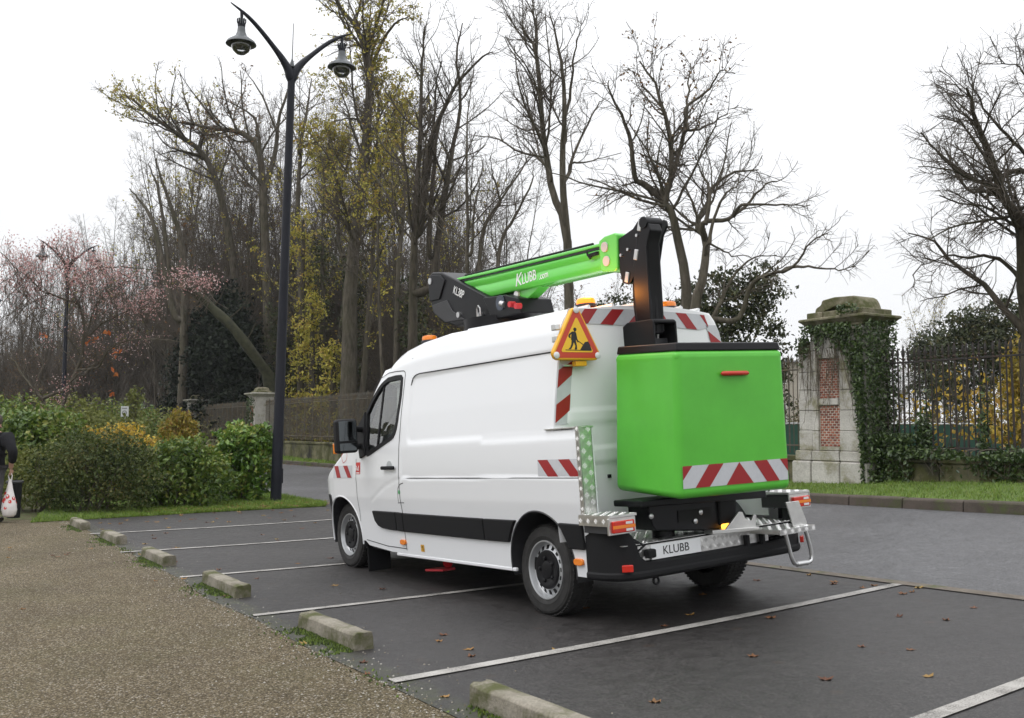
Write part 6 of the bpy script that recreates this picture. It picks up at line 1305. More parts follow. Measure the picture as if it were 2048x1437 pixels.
# checker plate with raised lozenges
def checker(name, o, ux, uy, nn, w, h, parent, cell=.045, thick=.004, frame=True):
    o, ux, uy, nn = Vector(o), Vector(ux), Vector(uy), Vector(nn); mb = MB()
    c = o+ux*w/2+uy*h/2-nn*thick/2
    M = Matrix((( *(),) )) if False else Matrix(((ux.x, uy.x, nn.x, c.x), (ux.y, uy.y, nn.y, c.y), (ux.z, uy.z, nn.z, c.z), (0, 0, 0, 1)))
    p = MB().box((0, 0, 0), (w, h, thick), M=M).build(name, M_ALU, parent)
    V, F = [], []
    nx, ny = int(w/cell), int(h/cell)
    for i in range(nx):
        for j in range(ny):
            cx_, cy_ = (i+.5)*w/nx, (j+.5)*h/ny; s_ = 1 if (i+j) % 2 else -1
            for k in (-1.5, -.5, .5, 1.5):
                bx, by = cx_+k*cell*.19*.707, cy_-s_*k*cell*.19*.707
                d = (cell*.42*.707, s_*cell*.42*.707); q = (-d[1]*.14, d[0]*.14); b0 = len(V)
                for (a, b_, z_) in ((bx-d[0], by-d[1], 0), (bx+q[0], by+q[1], 0), (bx+d[0], by+d[1], 0), (bx-q[0], by-q[1], 0), (bx-d[0]*.6, by-d[1]*.6, .0013), (bx+d[0]*.6, by+d[1]*.6, .0013)):
                    V.append(o+ux*a+uy*b_+nn*(z_+.0003))
                F += [(b0, b0+1, b0+4), (b0+1, b0+5, b0+4), (b0+1, b0+2, b0+5), (b0+2, b0+3, b0+5), (b0+3, b0+4, b0+5), (b0+3, b0, b0+4)]
    t = np_mesh('tread_pattern', np.array([tuple(v) for v in V]), np.array(F), M_ALUT, p); tag(t, kind='stuff'); return p
X1, Y1, Z1 = Vector((1, 0, 0)), Vector((0, 1, 0)), Vector((0, 0, 1))
for s_ in (1, -1):
    yo_ = .985
    w = MB().box((-.52, s_*(yo_-.085), 1.14), (.35, .012, .83)).build('wing_inner_panel', M_WHITE, van)
    MB().box((-.475, s_*(yo_-.035), 1.556), (.47, .11, .012)).build('ledge_trim', M_ALU, van, bevel=.003)
    if s_ > 0: checker('corner_guard', (-.708, 1.026, .875), -Y1, Z1, -X1, .105, .69, van, cell=.05)
    else: checker('corner_guard', (-.708, -.921, .875), -Y1, Z1, -X1, .105, .69, van, cell=.035)
    checker('corner_guard', (-.668, s_*1.0365, .875), -X1, Z1, Y1*s_, .042, .69, van, cell=.035)
    # corner step with its lights
    yy = 1.05 if s_ > 0 else -.80
    checker('corner_step', (-.655, yy, .925), -X1, -Y1, Z1, .35, .25, van, cell=.042, thick=.018)
    checker('step_skirt', (-.655, s_*1.052, .848), -X1, Z1, Y1*s_, .35, .07, van, cell=.04)
    MB().box((-.992, s_*.935, .846), (.016, .25, .118)).build('lamp_bracket', M_ALU, van, bevel=.004)
    MB().box((-.835, s_*.93, .845), (.3, .2, .1)).build('lamp_bracket', M_PLASG, van)
    tlm = MB().box((-1.008, s_*.935, .842), (.03, .195, .084)).build('tail_light', M_REDL, van, bevel=.008)
    MB().box((-1.0235, s_*.935, .842), (.004, .2, .022)).build('indicator_strip', M_ORANGE, tlm)
    for z in (.866, .818): MB().box((-1.0245, s_*.935-.045, z), (.004, .06, .017)).build('reversing_lens', M_WLENS, tlm)
checker('rear_deck', (-.345, .93, .70), -X1, -Y1, Z1, .64, 1.86, van, cell=.05)
checker('deck_riser', (-.988, .80, .575), -Y1, Z1, -X1, 1.34, .11, van, cell=.042)
npl = MB().box((-.999, .445, .63), (.008, .488, .105)).build('number_plate', plain('plate_white', (.78, .79, .80), .35), van, bevel=.002); npl['label'] = 'white plate reading KLUBB'
t_ = text('plate_lettering', 'KLUBB', .088, rear_M(-1.0045, .45, .63), M_INK, npl, extrude=.0006); t_.scale = (1.0, .98, 1)
pl_ = MB().box((-1.02, .715, .628), (.06, .075, .062)).build('plate_lamp', M_PLAS, van, bevel=.012)
MB().tube([(-.93, .86, .70), (-.95, .8, .72), (-.98, .74, .68), (-.97, .8, .65)], .02, 8).build('wiring_loom', M_PLAS, van)
# rear bumper: swept round the corners
path = [(-.655, 1.004, .848, .05), (-.72, 1.006, .848, .06), (-.80, 1.0, .848, .1), (-.88, .975, .846, .12), (-.95, .93, .83, .12), (-.99, .88, .795, .1), (-1.004, .845, .76, .1), (-1.008, .82, .69, .1), (-1.012, .795, .62, .12), (-1.016, .75, .58, .15), (-1.02, .5, .572, .16), (-1.025, 0, .57, .16)]
path += [(x, -y, z, i) for x, y, z, i in path[-2::-1]]
mb = MB(); V = []
for i, (x, y, zt, ins) in enumerate(path):
    a = np.array(path[max(i-1, 0)][:2]); b = np.array(path[min(i+1, len(path)-1)][:2]); t = (b-a)/np.linalg.norm(b-a); nrm = np.array([t[1], -t[0]])
    if nrm@(np.array([x, y])-np.array([-.5, 0])) < 0: nrm = -nrm
    p = np.array([x, y])
    for off, z in ((-.03, .448), (.0, .456), (.012, .475), (.012, .50), (.002, .512), (.0, zt-.012), (-.012, zt), (-ins, zt)): V.append((*(p+nrm*off), z))
k = 8; mb.add(V, [(i*k+j, i*k+j+1, (i+1)*k+j+1, (i+1)*k+j) for i in range(len(path)-1) for j in range(k-1)])
mb.build('rear_bumper', M_PLAS, van, bevel=.004, sharp=25)
for s_ in (1, -1): MB().box((-1.0, s_*.915, .545), (.03, .08, .05), rz=s_*rad(-38)).build('rear_reflector', M_REDL, van, bevel=.006)
MB().tube([(-.98, .645+.025*math.cos(t), .425+.025*math.sin(t)) for t in np.linspace(0, 6.283, 17)], .009, 8).build('towing_eye', M_PLAS, van)
# fold-out access step on the right, with steel stirrup
fs = MB().box((-1.13, -.55, .665), (.3, .4, .035)).build('access_step', M_ALU, van, bevel=.004); fs['label'] = 'folding aluminium access step'
checker('step_plate', (-.99, -.35, .685), -X1, -Y1, Z1, .29, .4, fs, cell=.045)
checker('step_edge', (-1.281, -.35, .645), -Y1, Z1, -X1, .4, .04, fs, cell=.04)
MB().box((-1.02, -.12, .70), (.09, .5, .03), rx=rad(3)).build('step_beam', M_ALU, fs, bevel=.004)
MB().prism([(-.02, .72), (-.17, .835), (-.21, .83), (-.24, .77), (-.30, .755), (-.33, .80), (-.36, .79), (-.34, .70), (-.02, .70)], -1.04, -1.055, 'x').build('step_gusset', M_ALU, fs, bevel=.003)
MB().prism([(-.05, .69), (-.05, .88), (-.12, .88), (-.13, .69)], -.93, -.945, 'x').build('step_gusset', M_ALU, fs)
MB().prism([(-.524, .876), (-.672, .874), (-.743, .706), (-.735, .68), (-.585, .685), (-.55, .80)], -1.2, -1.212, 'x').build('guard_plate', M_ALU, fs, bevel=.003)
MB().tube(smooth_path([(-1.24, -.455, .645), (-1.245, -.478, .53), (-1.25, -.495, .45), (-1.25, -.525, .412), (-1.25, -.60, .402), (-1.25, -.675, .405), (-1.25, -.715, .43), (-1.248, -.712, .52), (-1.24, -.685, .645)], 30), .016, 12).build('stirrup', M_STEEL, fs)
MB().tube([(-1.25, -.54, .407), (-1.25, -.665, .404)], .02, 12).build('stirrup_grip', M_STEEL, fs)
for y in (-.28, -.45): MB().box((-1.0, y, .60), (.05, .03, .09)).build('step_bracket', M_PLAS, fs)
# folding support under the bucket
sup = MB().prism([(.70, .985), (.64, .94), (.64, .874), (.61, .80), (.585, .77), (.052, .712), (-.154, .72), (-.25, .825), (-.26, .985)], -.72, -.96, 'x').build('bucket_support', M_BLK, van, bevel=.012)
MB().prism([(.74, 1.0), (.74, .955), (-.55, .905), (-.55, .985)], -.68, -1.0, 'x').build('support_beam', M_BLK, sup, bevel=.01)
MB().tube([(-.78, .36, .70), (-.78, .36, .77)], .085, 16).build('support_foot', M_BLK, sup)
MB().box((-.965, .2, .85), (.004, .34, .085)).build('opening_shade_plate', plain('recess_shade_black', (.006, .006, .006), .8), sup)  # flat black plate stands in for the shade inside an opening
for (y, z) in ((.14, .86), (.2, .80), (.63, .88)): MB().lathe([(.02, 0), (.02, .008), (.012, .012), (.001, .012)], 12, Matrix.Translation((-.962, y, z)) @ Matrix.Rotation(rad(-90), 4, 'Y')).build('pivot_pin', M_STEEL, sup)
MB().box((-.985, -.09, .735), (.03, .075, .035)).build('amber_lamp', M_AMLIT, sup, bevel=.008)
MB().box((-.962, -.13, .84), (.05, .18, .2)).build('lamp_housing', M_PLAS, sup, bevel=.02)

# bucket
BM = Matrix.Translation((-1.3, .653, 1.002)) @ Matrix.Rotation(rad(-5.61), 4, 'Z') @ Matrix.Rotation(rad(-3.94), 4, 'Y') @ Matrix.Rotation(rad(.67), 4, 'X')
L1, L2, HB, TPR = .80, 1.05, 1.044, .024
def bk(mb, x0, x1, y0, y1, z0, z1, t):
    V = [(x0, y0, z0), (x1, y0, z0), (x1, y1, z0), (x0, y1, z0), (x0+t, y0-t, z1), (x1-t*.2, y0-t, z1), (x1-t*.2, y1+t, z1), (x0+t, y1+t, z1)]
    return mb.add(V, [(3, 2, 1, 0), (4, 5, 6, 7), (0, 1, 5, 4), (1, 2, 6, 5), (2, 3, 7, 6), (3, 0, 4, 7)])
buc = bk(MB(), 0, L1, 0, -L2, 0, HB, TPR).build('bucket', M_GREEN, van, bevel=.055, seg=6); buc.matrix_local = BM; buc['label'] = 'large bright green personnel bucket'
# flatten the rounding at the top: a moulded lip and black rim
bk(MB(), TPR+.0005, L1-.006, -TPR-.0005, -L2+TPR+.0005, HB-.09, HB-.003, .002).build('bucket_lip', M_GREEN, buc, bevel=.04, seg=5)
bk(MB(), TPR+.012, L1-.02, -TPR-.012, -L2+TPR+.012, HB-.006, HB+.055, .012).build('bucket_rim', M_BLK, buc, bevel=.012, seg=3)
def bface(u, z, off=.003): return (TPR*z/HB-off, -.035-u*.975, z)
TZ0, TZ1 = .075, .232
bt_ = MB().add([bface(0, TZ0), bface(1, TZ0), bface(1, TZ1), bface(0, TZ1)], [(0, 1, 2, 3)]).build('reflective_tape', M_TSIL, buc)
def bt(u, v): return bface(u, TZ1+(TZ0-TZ1)*v, .0045)
for q in ([(0, 0), (.088, 0), (0, .62)], [(.24, 0), (.376, 0), (.24, 1), (.108, 1)], [(.525, .0), (.655, 1), (.395, 1)], [(.665, 0), (.795, 0), (.912, 1), (.787, 1)], [(.924, 0), (1, 0), (1, .6)]):
    MB().add([bt(*p) for p in q], [tuple(range(len(q)))]).build('red_stripe', M_TRED, bt_)
MB().tube([(TPR*.84-.02, -.405, .872), (TPR*.84-.022, -.42, .872), (TPR*.84-.022, -.64, .872), (TPR*.84-.02, -.655, .872)], [.008, .017, .017, .010], 12).build('marker_light', plain('red_plastic', (.5, .03, .015), .35), buc)
MB().box((L1*.5, -L2-.03, .6), (.3, .05, .75)).build('bucket_side_pad', M_PLAS, buc, bevel=.02)

# boom on the roof
YB = .06
tb = MB().tube([(1.75, YB, 2.5), (1.75, YB, 2.70)], .34, 28).build('turntable', M_BLK, van)
kn = MB()
kn.prism([(2.81, 3.3), (2.72, 3.335), (2.52, 3.30), (2.39, 3.24), (1.648, 2.90), (1.50, 2.69), (2.28, 2.69), (2.55, 2.765), (2.76, 2.899), (2.81, 3.088)], YB-.16, YB+.16, 'y')
knuckle = kn.build('boom_knuckle', M_BLK, van, bevel=.02, seg=2)
MB().prism([(2.79, 3.27), (2.70, 3.30), (2.53, 3.27), (2.44, 3.20), (2.58, 3.02), (2.79, 3.03)], YB+.155, YB+.175, 'y').build('knuckle_plate', M_BLK, knuckle, bevel=.006)
MB().prism([(2.75, 2.98), (2.43, 2.99), (2.33, 2.86), (2.1, 2.74), (2.48, 2.76), (2.71, 2.89)], YB+.155, YB+.172, 'y').build('knuckle_plate', M_PLASG, knuckle, bevel=.006)
tur = MB().prism([(1.70, 2.90), (1.30, 2.865), (1.09, 2.80), (1.05, 2.66), (1.55, 2.655)], YB-.2, YB+.19, 'y').build('boom_turret', M_BLK, van, bevel=.012)
MB().tube([(1.38, YB+.185, 2.80), (1.38, YB+.20, 2.80)], .075, 20).build('turret_opening', plain('hydraulic_dark_blue', (.03, .04, .06), .2), tur)
MB().tube([(1.36, YB+.2, 2.79), (1.30, YB+.2, 2.77)], .03, 12).build('ram_end', M_STEEL, tur)
for (x, z) in ((1.15, 2.75), (1.05, 2.72)):
    c = MB().tube([(x, YB+.19, z), (x, YB+.25, z)], .028, 12).build('red_valve_cap', M_REDP, tur)
for (x, z, r) in ((2.74, 3.24, .035), (2.2, 2.80, .03), (1.78, 2.74, .03), (1.55, 2.76, .006), (1.6, 2.76, .006)): MB().tube([(x, YB+.16, z), (x, YB+.185, z)], r, 14).build('pivot_pin', M_STEEL, knuckle)
MB().tube([(1.80, YB+.2, 2.70), (1.80, YB+.2, 2.80), (1.77, YB+.2, 2.83), (1.74, YB+.2, 2.80), (1.74, YB+.2, 2.74)], .008, 8).build('shackle', M_STEEL, knuckle)
k_ = text('model_lettering', 'KL38P', .105, side_M(2.19, YB+.166, 3.03, tilt=rad(-25)), M_WINK, knuckle, shear=.12); k_.scale = (.78, 1.15, 1)
# green boom: ribbed box section lofted between its ends
sec = [(.62, 0), (.9, .03), (1, .12), (1, .40), (.9, .47), (.9, .52), (1, .58), (1, .76), (.8, .79), (.8, .87), (1.04, .89), (1.04, .97), (.9, 1.0)]
full = sec+[(-a, b) for a, b in sec[::-1]]
ends = [(2.34, 2.96, 3.205), (1.7, 2.905, 3.172), (-.12, 2.85, 3.088)]
V = [(x, YB+a*.105, z0+(z1-z0)*b) for (x, z0, z1) in ends for a, b in full]; k = len(full)
bm_ = MB().add(V, [(i*k+j, i*k+(j+1) % k, (i+1)*k+(j+1) % k, (i+1)*k+j) for i in range(2) for j in range(k)]+[tuple(range(k)), tuple(range(3*k-1, 2*k-1, -1))])
boom = bm_.build('boom', M_GREENP, van, bevel=.004, seg=1); boom['label'] = 'bright green boom arm lettered KLUBB.com'
MB().add([(2.28, YB+.096, 3.155), (-.1, YB+.096, 3.04), (-.1, YB+.096, 3.068), (2.28, YB+.096, 3.185)], [(0, 1, 2, 3)]).build('cable_tray', M_PLASG, boom)
MB().tube([(2.2, YB+.06, 3.21), (1.2, YB+.05, 3.165), (.1, YB+.05, 3.115)], .014, 8).build('hose', M_PLAS, boom)
col_ = MB().prism([(-.085, 3.10), (-.16, 3.125), (-.30, 3.128), (-.325, 3.11), (-.30, 2.83), (-.27, 2.81), (-.10, 2.835), (-.08, 2.86)], YB-.14, YB+.14, 'y').build('boom_collar', M_GREENP, van, bevel=.014, seg=2)
for z in (3.035, 2.915): MB().tube([(-.165-.01*(z < 3), YB+.138, z), (-.165-.01*(z < 3), YB+.15, z)], .042, 20).build('wear_pad_cap', plain('pale_nylon', (.5, .5, .5), .6), col_)
text('boom_initial', 'K', .17, side_M(1.185, YB+.107, 2.985, tilt=rad(2)), M_WINK, boom, shear=.3)
t2 = text('boom_lettering', 'LUBB', .125, side_M(1.005, YB+.107, 2.982, tilt=rad(2)), M_WINK, boom, shear=.05); t2.scale = (.82, 1.1, 1)
t3 = text('web_lettering', '.com', .085, side_M(.77, YB+.107, 2.962, tilt=rad(2)), M_WINK, boom); t3.scale = (.85, 1.05, 1)
brk = MB().prism([(1.33, 2.94), (.86, 2.90), (1.12, 2.80), (1.27, 2.82)], YB-.06, YB+.06, 'y').build('ram_bracket', M_GREENP, boom, bevel=.006)
MB().tube([(1.27, YB-.09, 2.865), (1.27, YB+.085, 2.865)], .034, 14).build('ram_pin', M_WINK, boom)
MB().tube([(1.27, YB, 2.86), (1.75, YB, 2.80)], .05, 14).build('lift_ram', M_BLK, boom)
MB().box((.02, YB+.115, 3.01), (.12, .03, .03)).build('sensor', M_PLAS, boom, bevel=.004)
MB().tube([(.02, YB+.12, 3.01), (.06, YB+.125, 2.98), (.1, YB+.12, 3.02), (.12, YB+.11, 3.055)], .008, 6).build('sensor_cable', M_PLAS, boom)
# jib head and post
hd = MB()
for s_ in (1, -1): hd.prism([(-.325, 3.07), (-.51, 3.115), (-.59, 3.175), (-.63, 3.178), (-.655, 3.16), (-.66, 3.12), (-.60, 3.05), (-.51, 2.78), (-.445, 2.70), (-.40, 2.68), (-.34, 2.70), (-.31, 2.80)], YB+s_*.115-.01, YB+s_*.115+.01, 'y')
head = hd.build('jib_head', M_BLK, van, bevel=.004)
MB().box((-.32, YB, 2.96), (.06, .22, .24)).build('head_stop', M_BLK, head)
MB().tube([(-.65, YB-.03, 3.135), (-.65, YB+.14, 3.135)], .046, 20).build('head_pin', M_BLK, head)
for (x, z) in ((-.60, 3.12), (-.53, 2.90), (-.40, 2.74)):
    MB().box((x, YB+.13, z), (.045, .012, .085), ry=rad(-18)).build('lock_plate', M_STEEL, head, bevel=.02, seg=3)
for (x, z) in ((-.35, 2.93), (-.44, 2.96), (-.56, 3.05)): MB().tube([(x, YB+.12, z), (x, YB+.14, z)], .013, 10).build('bolt', M_STEEL, head)
post = MB().prism([(-.58, 3.13), (-.70, 3.12), (-.72, 3.06), (-.675, 2.97), (-.635, 2.25), (-.475, 2.25), (-.465, 2.60), (-.475, 2.8)], YB+.0, YB+.13, 'y').build('jib_post', M_BLK, van, bevel=.012)
for y in (.005, .065, .125): MB().prism([(-.652, 2.95), (-.664, 2.95), (-.643, 2.27), (-.631, 2.27)], YB+y-.012, YB+y+.012, 'y').build('post_rib', M_BLK, post, bevel=.003)
MB().tube([(-.43, YB+.07, 2.72), (-.42, YB+.07, 2.5), (-.44, YB+.07, 2.28)], .025, 10).build('hose', M_PLAS, post)
hood = MB()
prof = [(-0.310, 2.10), (-0.310, 2.28), (-0.340, 2.34), (-0.400, 2.368), (-0.690, 2.36), (-0.710, 2.35), (-0.710, 2.325), (-0.410, 2.335), (-0.360, 2.31), (-0.335, 2.27), (-0.335, 2.10)]
hood.prism(prof, YB-.07, YB+.16, 'y')
for s_ in (1, -1): hood.prism([(-0.310, 2.10), (-0.310, 2.28), (-0.340, 2.34), (-0.400, 2.368), (-0.690, 2.36), (-0.710, 2.34), (-0.710, 2.10)], YB+.045+s_*.115-.01, YB+.045+s_*.115+.01, 'y')
hood = hood.build('control_hood', M_PLAS, van, bevel=.012)
MB().box((-.51, YB-.02, 2.16), (.2, .2, .12)).build('control_box', M_PLASG, hood, bevel=.01)
MB().tube([(-.59, YB+.03, 2.2), (-.60, YB+.03, 2.26)], .012, 8).build('joystick', M_STEEL, hood)
# red jack foot under the sill
jf = MB().tube([(1.95, .62, .42), (1.86, .74, .36)], .045, 12).build('jack_foot', M_REDP, van); jf['label'] = 'red jack foot under the sill'
MB().box((1.90, .80, .315), (.34, .14, .022), ry=rad(4)).build('foot_plate', M_REDP, jf, bevel=.005)
# ------------------------------------------------------------------ street lamps
M_POLE = plain('dark_blue_black_pole_paint', (.009, .010, .016), .5, spec=.25, var=.15, vscale=3)
M_LANT = plain('grey_lantern_paint', (.075, .082, .088), .45); M_LIN = plain('lantern_inside', (.10, .10, .075), .6)
def lamp(x, y, label, group, lean, ang, s=1.0):
    """double-armed street lamp; arms along local x"""
    root = empty('street_lamp', G3(x, y, -.02), ang); tag(root, label, 'street lamp', group)
    b = root.rotation_euler.to_matrix().to_4x4().inverted()
    ln = b @ Vector((lean[0], lean[1], 0)); H = 9.2
    def P(px, pz): return Vector((px+ln.x*pz/H, ln.y*pz/H, pz))
    MB().tube([P(0, 0), P(0, 1.4), P(0, 1.45), P(0, H-.35), P(0, H-.05)], [.112, .11, .105, .078, .085], 20).build('pole', M_POLE, root)
    MB().box(P(0, .55), (.02, .13, .3)).build('access_door', M_POLE, root, bevel=.004).location = (.105, 0, 0)
    MB().tube([P(0, H+.0), P(0, H+.12), P(0, H+.18), P(0, H+.95)], [.06, .03, .012, .008], 8).build('spike', M_LANT, root)
    for s_ in (1, -1):
        pts = [P(s_*.0, H-.38), P(s_*.06, H-.12), P(s_*.2, H+.1), P(s_*.42, H+.34), P(s_*.75, H+.66), P(s_*1.05, H+.89), P(s_*1.37, H+1.06)]
        q = smooth_path([tuple(p) for p in pts], 22); arm = MB().tube(q, list(np.interp(np.linspace(0, 1, 22), [0, .1, .25, .5, .8, 1], [.05, .1, .085, .052, .04, .012])), 12).build('arm', M_POLE, root)
        c = P(s_*1.13, H+.93)
        MB().tube([c+Vector((0, 0, -.0)), c+Vector((0, 0, -.18))], [.035, .028], 10).build('hanger', M_POLE, arm)
        o = c+Vector((0, 0, -.70))
        lan = MB().lathe([(.001, .54), (.05, .54), (.055, .44), (.075, .36), (.085, .26), (.12, .17), (.2, .11), (.285, .05), (.31, .0), (.30, -.005), (.27, .03), (.19, .085), (.001, .1)], 26, Matrix.Translation(o)).build('lantern', M_LANT, root, sharp=50)
        cr = MB()
        for k in range(10):
            t = 2*math.pi*k/10; d = Vector((math.cos(t), math.sin(t), 0)); cr.tube([o+d*.055+Vector((0, 0, .40)), o+d*.09+Vector((0, 0, .48)), o+d*.085+Vector((0, 0, .53))], [.013, .012, .016], 5)
        cr.lathe([(.075, .36), (.08, .42), (.06, .43)], 16, Matrix.Translation(o)); cr.build('crown_ring', M_POLE, lan)
        MB().lathe([(.19, .06), (.205, .0), (.195, -.07), (.16, -.14), (.09, -.2), (.02, -.225), (.001, -.226)], 24, Matrix.Translation(o)).build('glass_bowl', M_CLEAR, lan)
        MB().lathe([(.001, .09), (.17, .085), (.2, .03), (.001, .05)], 20, Matrix.Translation(o)).build('reflector', M_LIN, lan)
    return root
LG = 'double armed street lamps'
lamp(-4.86, 20.45, 'tall dark double armed street lamp on the grass tip in front of the wood', LG, (.16, 0), rad(35))
lamp(-21.4, 47.0, 'distant street lamp rising through the pink blossom', LG, (.0, 0), rad(33))
lamp(-33.9, 62.0, 'far street lamp at the left edge, only one arm in view', LG, (0, 0), rad(33))
# small notice board in the shrubs
nb_ = empty('notice_board', (-10.2, 26, float(gz(-10.2, 26)))); tag(nb_, 'small white notice board standing among the weeds', 'sign')
MB().box((0, -.02, 1.85), (.20, .02, .27)).build('board', plain('board_white', (.62, .63, .63), .6), nb_, bevel=.004)
MB().tube([(0, .02, 0), (0, .02, 1.9)], .02, 8).build('post', M_GALV, nb_)
MB().lathe([(.05, 0), (.05, .004), (.062, .004), (.062, 0)], 20, Matrix.Translation((0, -.032, 1.81)) @ Matrix.Rotation(rad(90), 4, 'X')).build('round_symbol', M_INK, nb_)
MB().box((.0, -.033, 1.81), (.06, .004, .02)).build('symbol_bar', M_INK, nb_)
MB().box((0, -.033, 1.935), (.13, .004, .014)).build('printed_line', M_INK, nb_)
# litter bin behind the walker
lb = empty('litter_bin', G3(-8.32, 16.6)); tag(lb, 'small black litter bin half hidden behind the carrier bag', 'bin')
MB().lathe([(.001, 0), (.10, 0), (.115, .56), (.12, .6), (.11, .6), (.09, .1), (.001, .1)], 20).build('bin_body', M_PLAS, lb)
MB().lathe([(.112, .57), (.135, .58), (.135, .61), (.112, .62)], 20).build('bin_rim', M_PLASG, lb)

# ------------------------------------------------------------------ walker at the left edge
def skin(name, verts, edges, radii, mat, parent, root=0, sub=2):
    me = bpy.data.meshes.new(name); me.from_pydata(verts, edges, []); o = link(name, me, parent); me.materials.append(mat)
    md = o.modifiers.new('skin', 'SKIN'); md.use_smooth_shade = True
    for i, r in enumerate(radii): me.skin_vertices[0].data[i].radius = r if isinstance(r, tuple) else (r, r)
    me.skin_vertices[0].data[root].use_root = True
    ss = o.modifiers.new('sub', 'SUBSURF'); ss.levels = sub; ss.render_levels = sub
    return o
M_COAT = plain('dark_wool_coat', (.012, .012, .014), .85, spec=.2, var=.3, vscale=12, bmp=.5, bscale=30); M_TROU = plain('grey_trousers', (.06, .058, .062), .9, var=.25, vscale=10, bmp=.4, bscale=25)
M_SKIN = plain('skin', (.42, .25, .18), .5); M_HAIR = plain('grey_brown_hair', (.07, .055, .045), .8, bmp=.5, bscale=90); M_SHOE = plain('black_shoe', (.012, .011, .01), .4)
per = empty('person', G3(-8.30, 15.84), rad(85)); per.scale = (.95, .95, .95); tag(per, 'person in a dark coat and grey trousers at the left edge, holding a carrier bag', 'person')
# local frame: faces +x (away to the left and back), y to the person's left; the right side is towards the middle of the picture
V = [(0, 0, .93), (0, 0, 1.12), (0, 0, 1.30), (0.0, 0, 1.44), (.01, 0, 1.53), (.035, 0, 1.60), (.045, 0, 1.68), (.03, 0, 1.76),
     (0, .10, .88), (.03, .105, .50), (0, .11, .10), (0, -.10, .88), (-.02, -.105, .50), (-.05, -.11, .10), (.12, .115, .035), (.07, -.115, .035),
     (0, .19, 1.42), (-.02, .25, 1.15), (.06, .24, .92), (0, -.19, 1.42), (-.09, -.40, 1.17), (.02, -.31, .96), (.05, -.29, .89)]
E = [(0, 1), (1, 2), (2, 3), (3, 4), (4, 5), (5, 6), (6, 7), (0, 8), (8, 9), (9, 10), (0, 11), (11, 12), (12, 13), (10, 14), (13, 15), (3, 16), (16, 17), (17, 18), (3, 19), (19, 20), (20, 21), (21, 22)]
R_ = [(.15, .12), (.14, .115), (.16, .125), (.13, .1), .06, .075, .1, .07, .095, .068, .05, .095, .068, .05, .045, .045, .075, .055, .04, .075, .058, .042, .035]
body = skin('body', V, E, R_, M_SKIN, per)
ct = skin('coat', [(0, 0, .86), (0, 0, 1.0), (0, 0, 1.15), (0, 0, 1.32), (0, 0, 1.44), (.0, .2, 1.43), (-.02, .265, 1.16), (.04, .25, .98), (0, -.2, 1.43), (-.09, -.41, 1.18), (.02, -.32, .985)], [(0, 1), (1, 2), (2, 3), (3, 4), (4, 5), (5, 6), (6, 7), (4, 8), (8, 9), (9, 10)], [(.19, .22), (.185, .2), (.175, .18), (.185, .19), (.13, .13), .1, .078, .068, .1, .08, .068], M_COAT, per, root=3)
tr_ = skin('trousers', [(0, 0, .93), (0, .10, .86), (.02, .105, .5), (-.005, .11, .09), (0, -.10, .86), (-.02, -.105, .5), (-.05, -.11, .09)], [(0, 1), (1, 2), (2, 3), (0, 4), (4, 5), (5, 6)], [(.16, .14), .115, .09, .075, .115, .09, .075], M_TROU, per)
for (x, y) in ((.05, .11), (0, -.115)): MB().box((x, y, .045), (.27, .095, .085)).build('shoe', M_SHOE, per, bevel=.035, seg=3)
MB().ball((.025, 0, 1.715), .115, 10, sc=(1.05, .9, 1.05)).build('hair', M_HAIR, per)
for i, (dx, ln_) in enumerate([(.035, .075), (.012, .085), (-.012, .08), (-.034, .065)]):
    MB().tube([(.055+dx, -.292, .875), (.06+dx, -.298, .84), (.055+dx*.9, -.28, .80-ln_*.2), (.05+dx*.8, -.265, .815-ln_*.1)], [.011, .0105, .0095, .007], 8).build('finger', M_SKIN, body)
MB().tube([(.085, -.265, .885), (.1, -.255, .855), (.095, -.255, .825)], [.012, .011, .008], 8).build('thumb', M_SKIN, body)
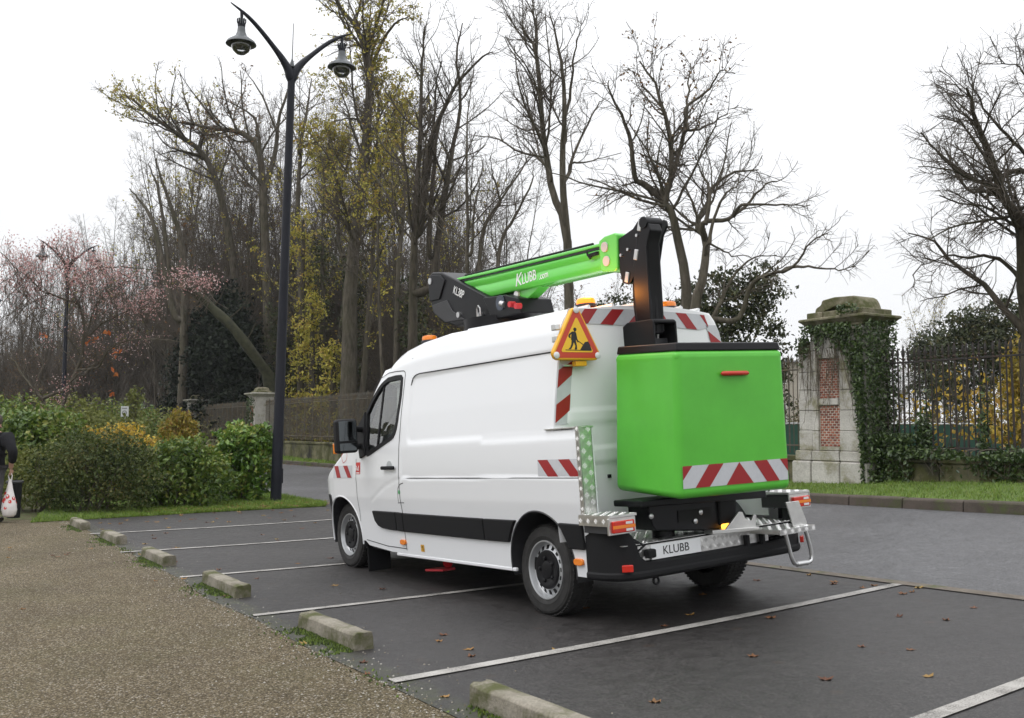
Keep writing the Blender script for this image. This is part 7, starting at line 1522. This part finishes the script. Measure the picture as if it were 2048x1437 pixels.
# carrier bag held in the right hand
M_BAG = plain('thin_white_plastic', (.72, .68, .66), .4, var=.1, vscale=9)
bagc = per.matrix_world if False else None
bw = Matrix.Translation(per.location) @ Matrix.Rotation(rad(85), 4, 'Z') @ Matrix.Scale(.95, 4)
hp_ = bw @ Vector((.055, -.28, .80))
bag = empty('carrier_bag', (hp_.x, hp_.y, hp_.z-.68)); tag(bag, 'white plastic carrier bag with red print, filled, hanging from the hand of the walker', 'bag')
rr = random.Random(3); prof = [(.001, .0), (.07, .004), (.105, .04), (.118, .12), (.11, .2), (.09, .29), (.065, .38), (.045, .46), (.03, .54), (.018, .6)]
mb = MB(); n = 28; VV = []
for i, (r, z) in enumerate(prof):
    for k in range(n):
        t = 2*math.pi*k/n; wr = 1+.10*math.sin(t*5+z*9)*(.3+z*1.2)+.06*math.sin(t*11+z*23); VV.append((r*wr*math.cos(t), r*.8*wr*math.sin(t), z))
mb.add(VV, [(i*n+k, i*n+(k+1) % n, (i+1)*n+(k+1) % n, (i+1)*n+k) for i in range(len(prof)-1) for k in range(n)], 0, True); mb.build('bag_body', M_BAG, bag, sharp=180)
for s_ in (1, -1): MB().tube([(.015*s_, .01, .58), (.03*s_, 0, .66), (.012*s_, 0, .70)], [.012, .008, .007], 8).build('bag_handle', M_BAG, bag)
for (t0, z0_, s_) in ((-1.6, .33, .03), (-2.2, .27, .034), (-2.9, .22, .026), (-1.1, .25, .024), (-.4, .3, .026), (-2.5, .38, .022), (-1.7, .15, .02), (.3, .25, .03)):
    rz = float(np.interp(z0_, [p[1] for p in prof], [p[0] for p in prof]))
    V = []
    for a in np.linspace(0, 6.283, 12, endpoint=False):
        t = t0+s_*1.1*math.cos(a)/max(rz, .03); z = z0_+s_*math.sin(a)*1.2; r2 = float(np.interp(z, [p[1] for p in prof], [p[0] for p in prof])); wr = 1+.10*math.sin(t*5+z*9)*(.3+z*1.2)+.06*math.sin(t*11+z*23)
        V.append(((r2*wr+.004)*math.cos(t), (r2*wr*.8+.004)*math.sin(t), z))
    MB().add(V, [tuple(range(12))]).build('red_print', M_RSTK, bag)

# ------------------------------------------------------------------ thin November haze over the site
hz = newmat('thin_haze'); m_h, n_h, b_h = hz; n_h.nodes.remove(b_h)
pv = S(n_h, 'VolumePrincipled'); pv.inputs['Color'].default_value = (.93, .95, 1, 1); pv.inputs['Density'].default_value = .00028; pv.inputs['Anisotropy'].default_value = .2
n_h.links.new(pv.outputs[0], n_h.nodes['Material Output'].inputs['Volume'])
tag(MB().box((0, 80, 14), (460, 360, 34)).build('haze', m_h), kind='stuff')
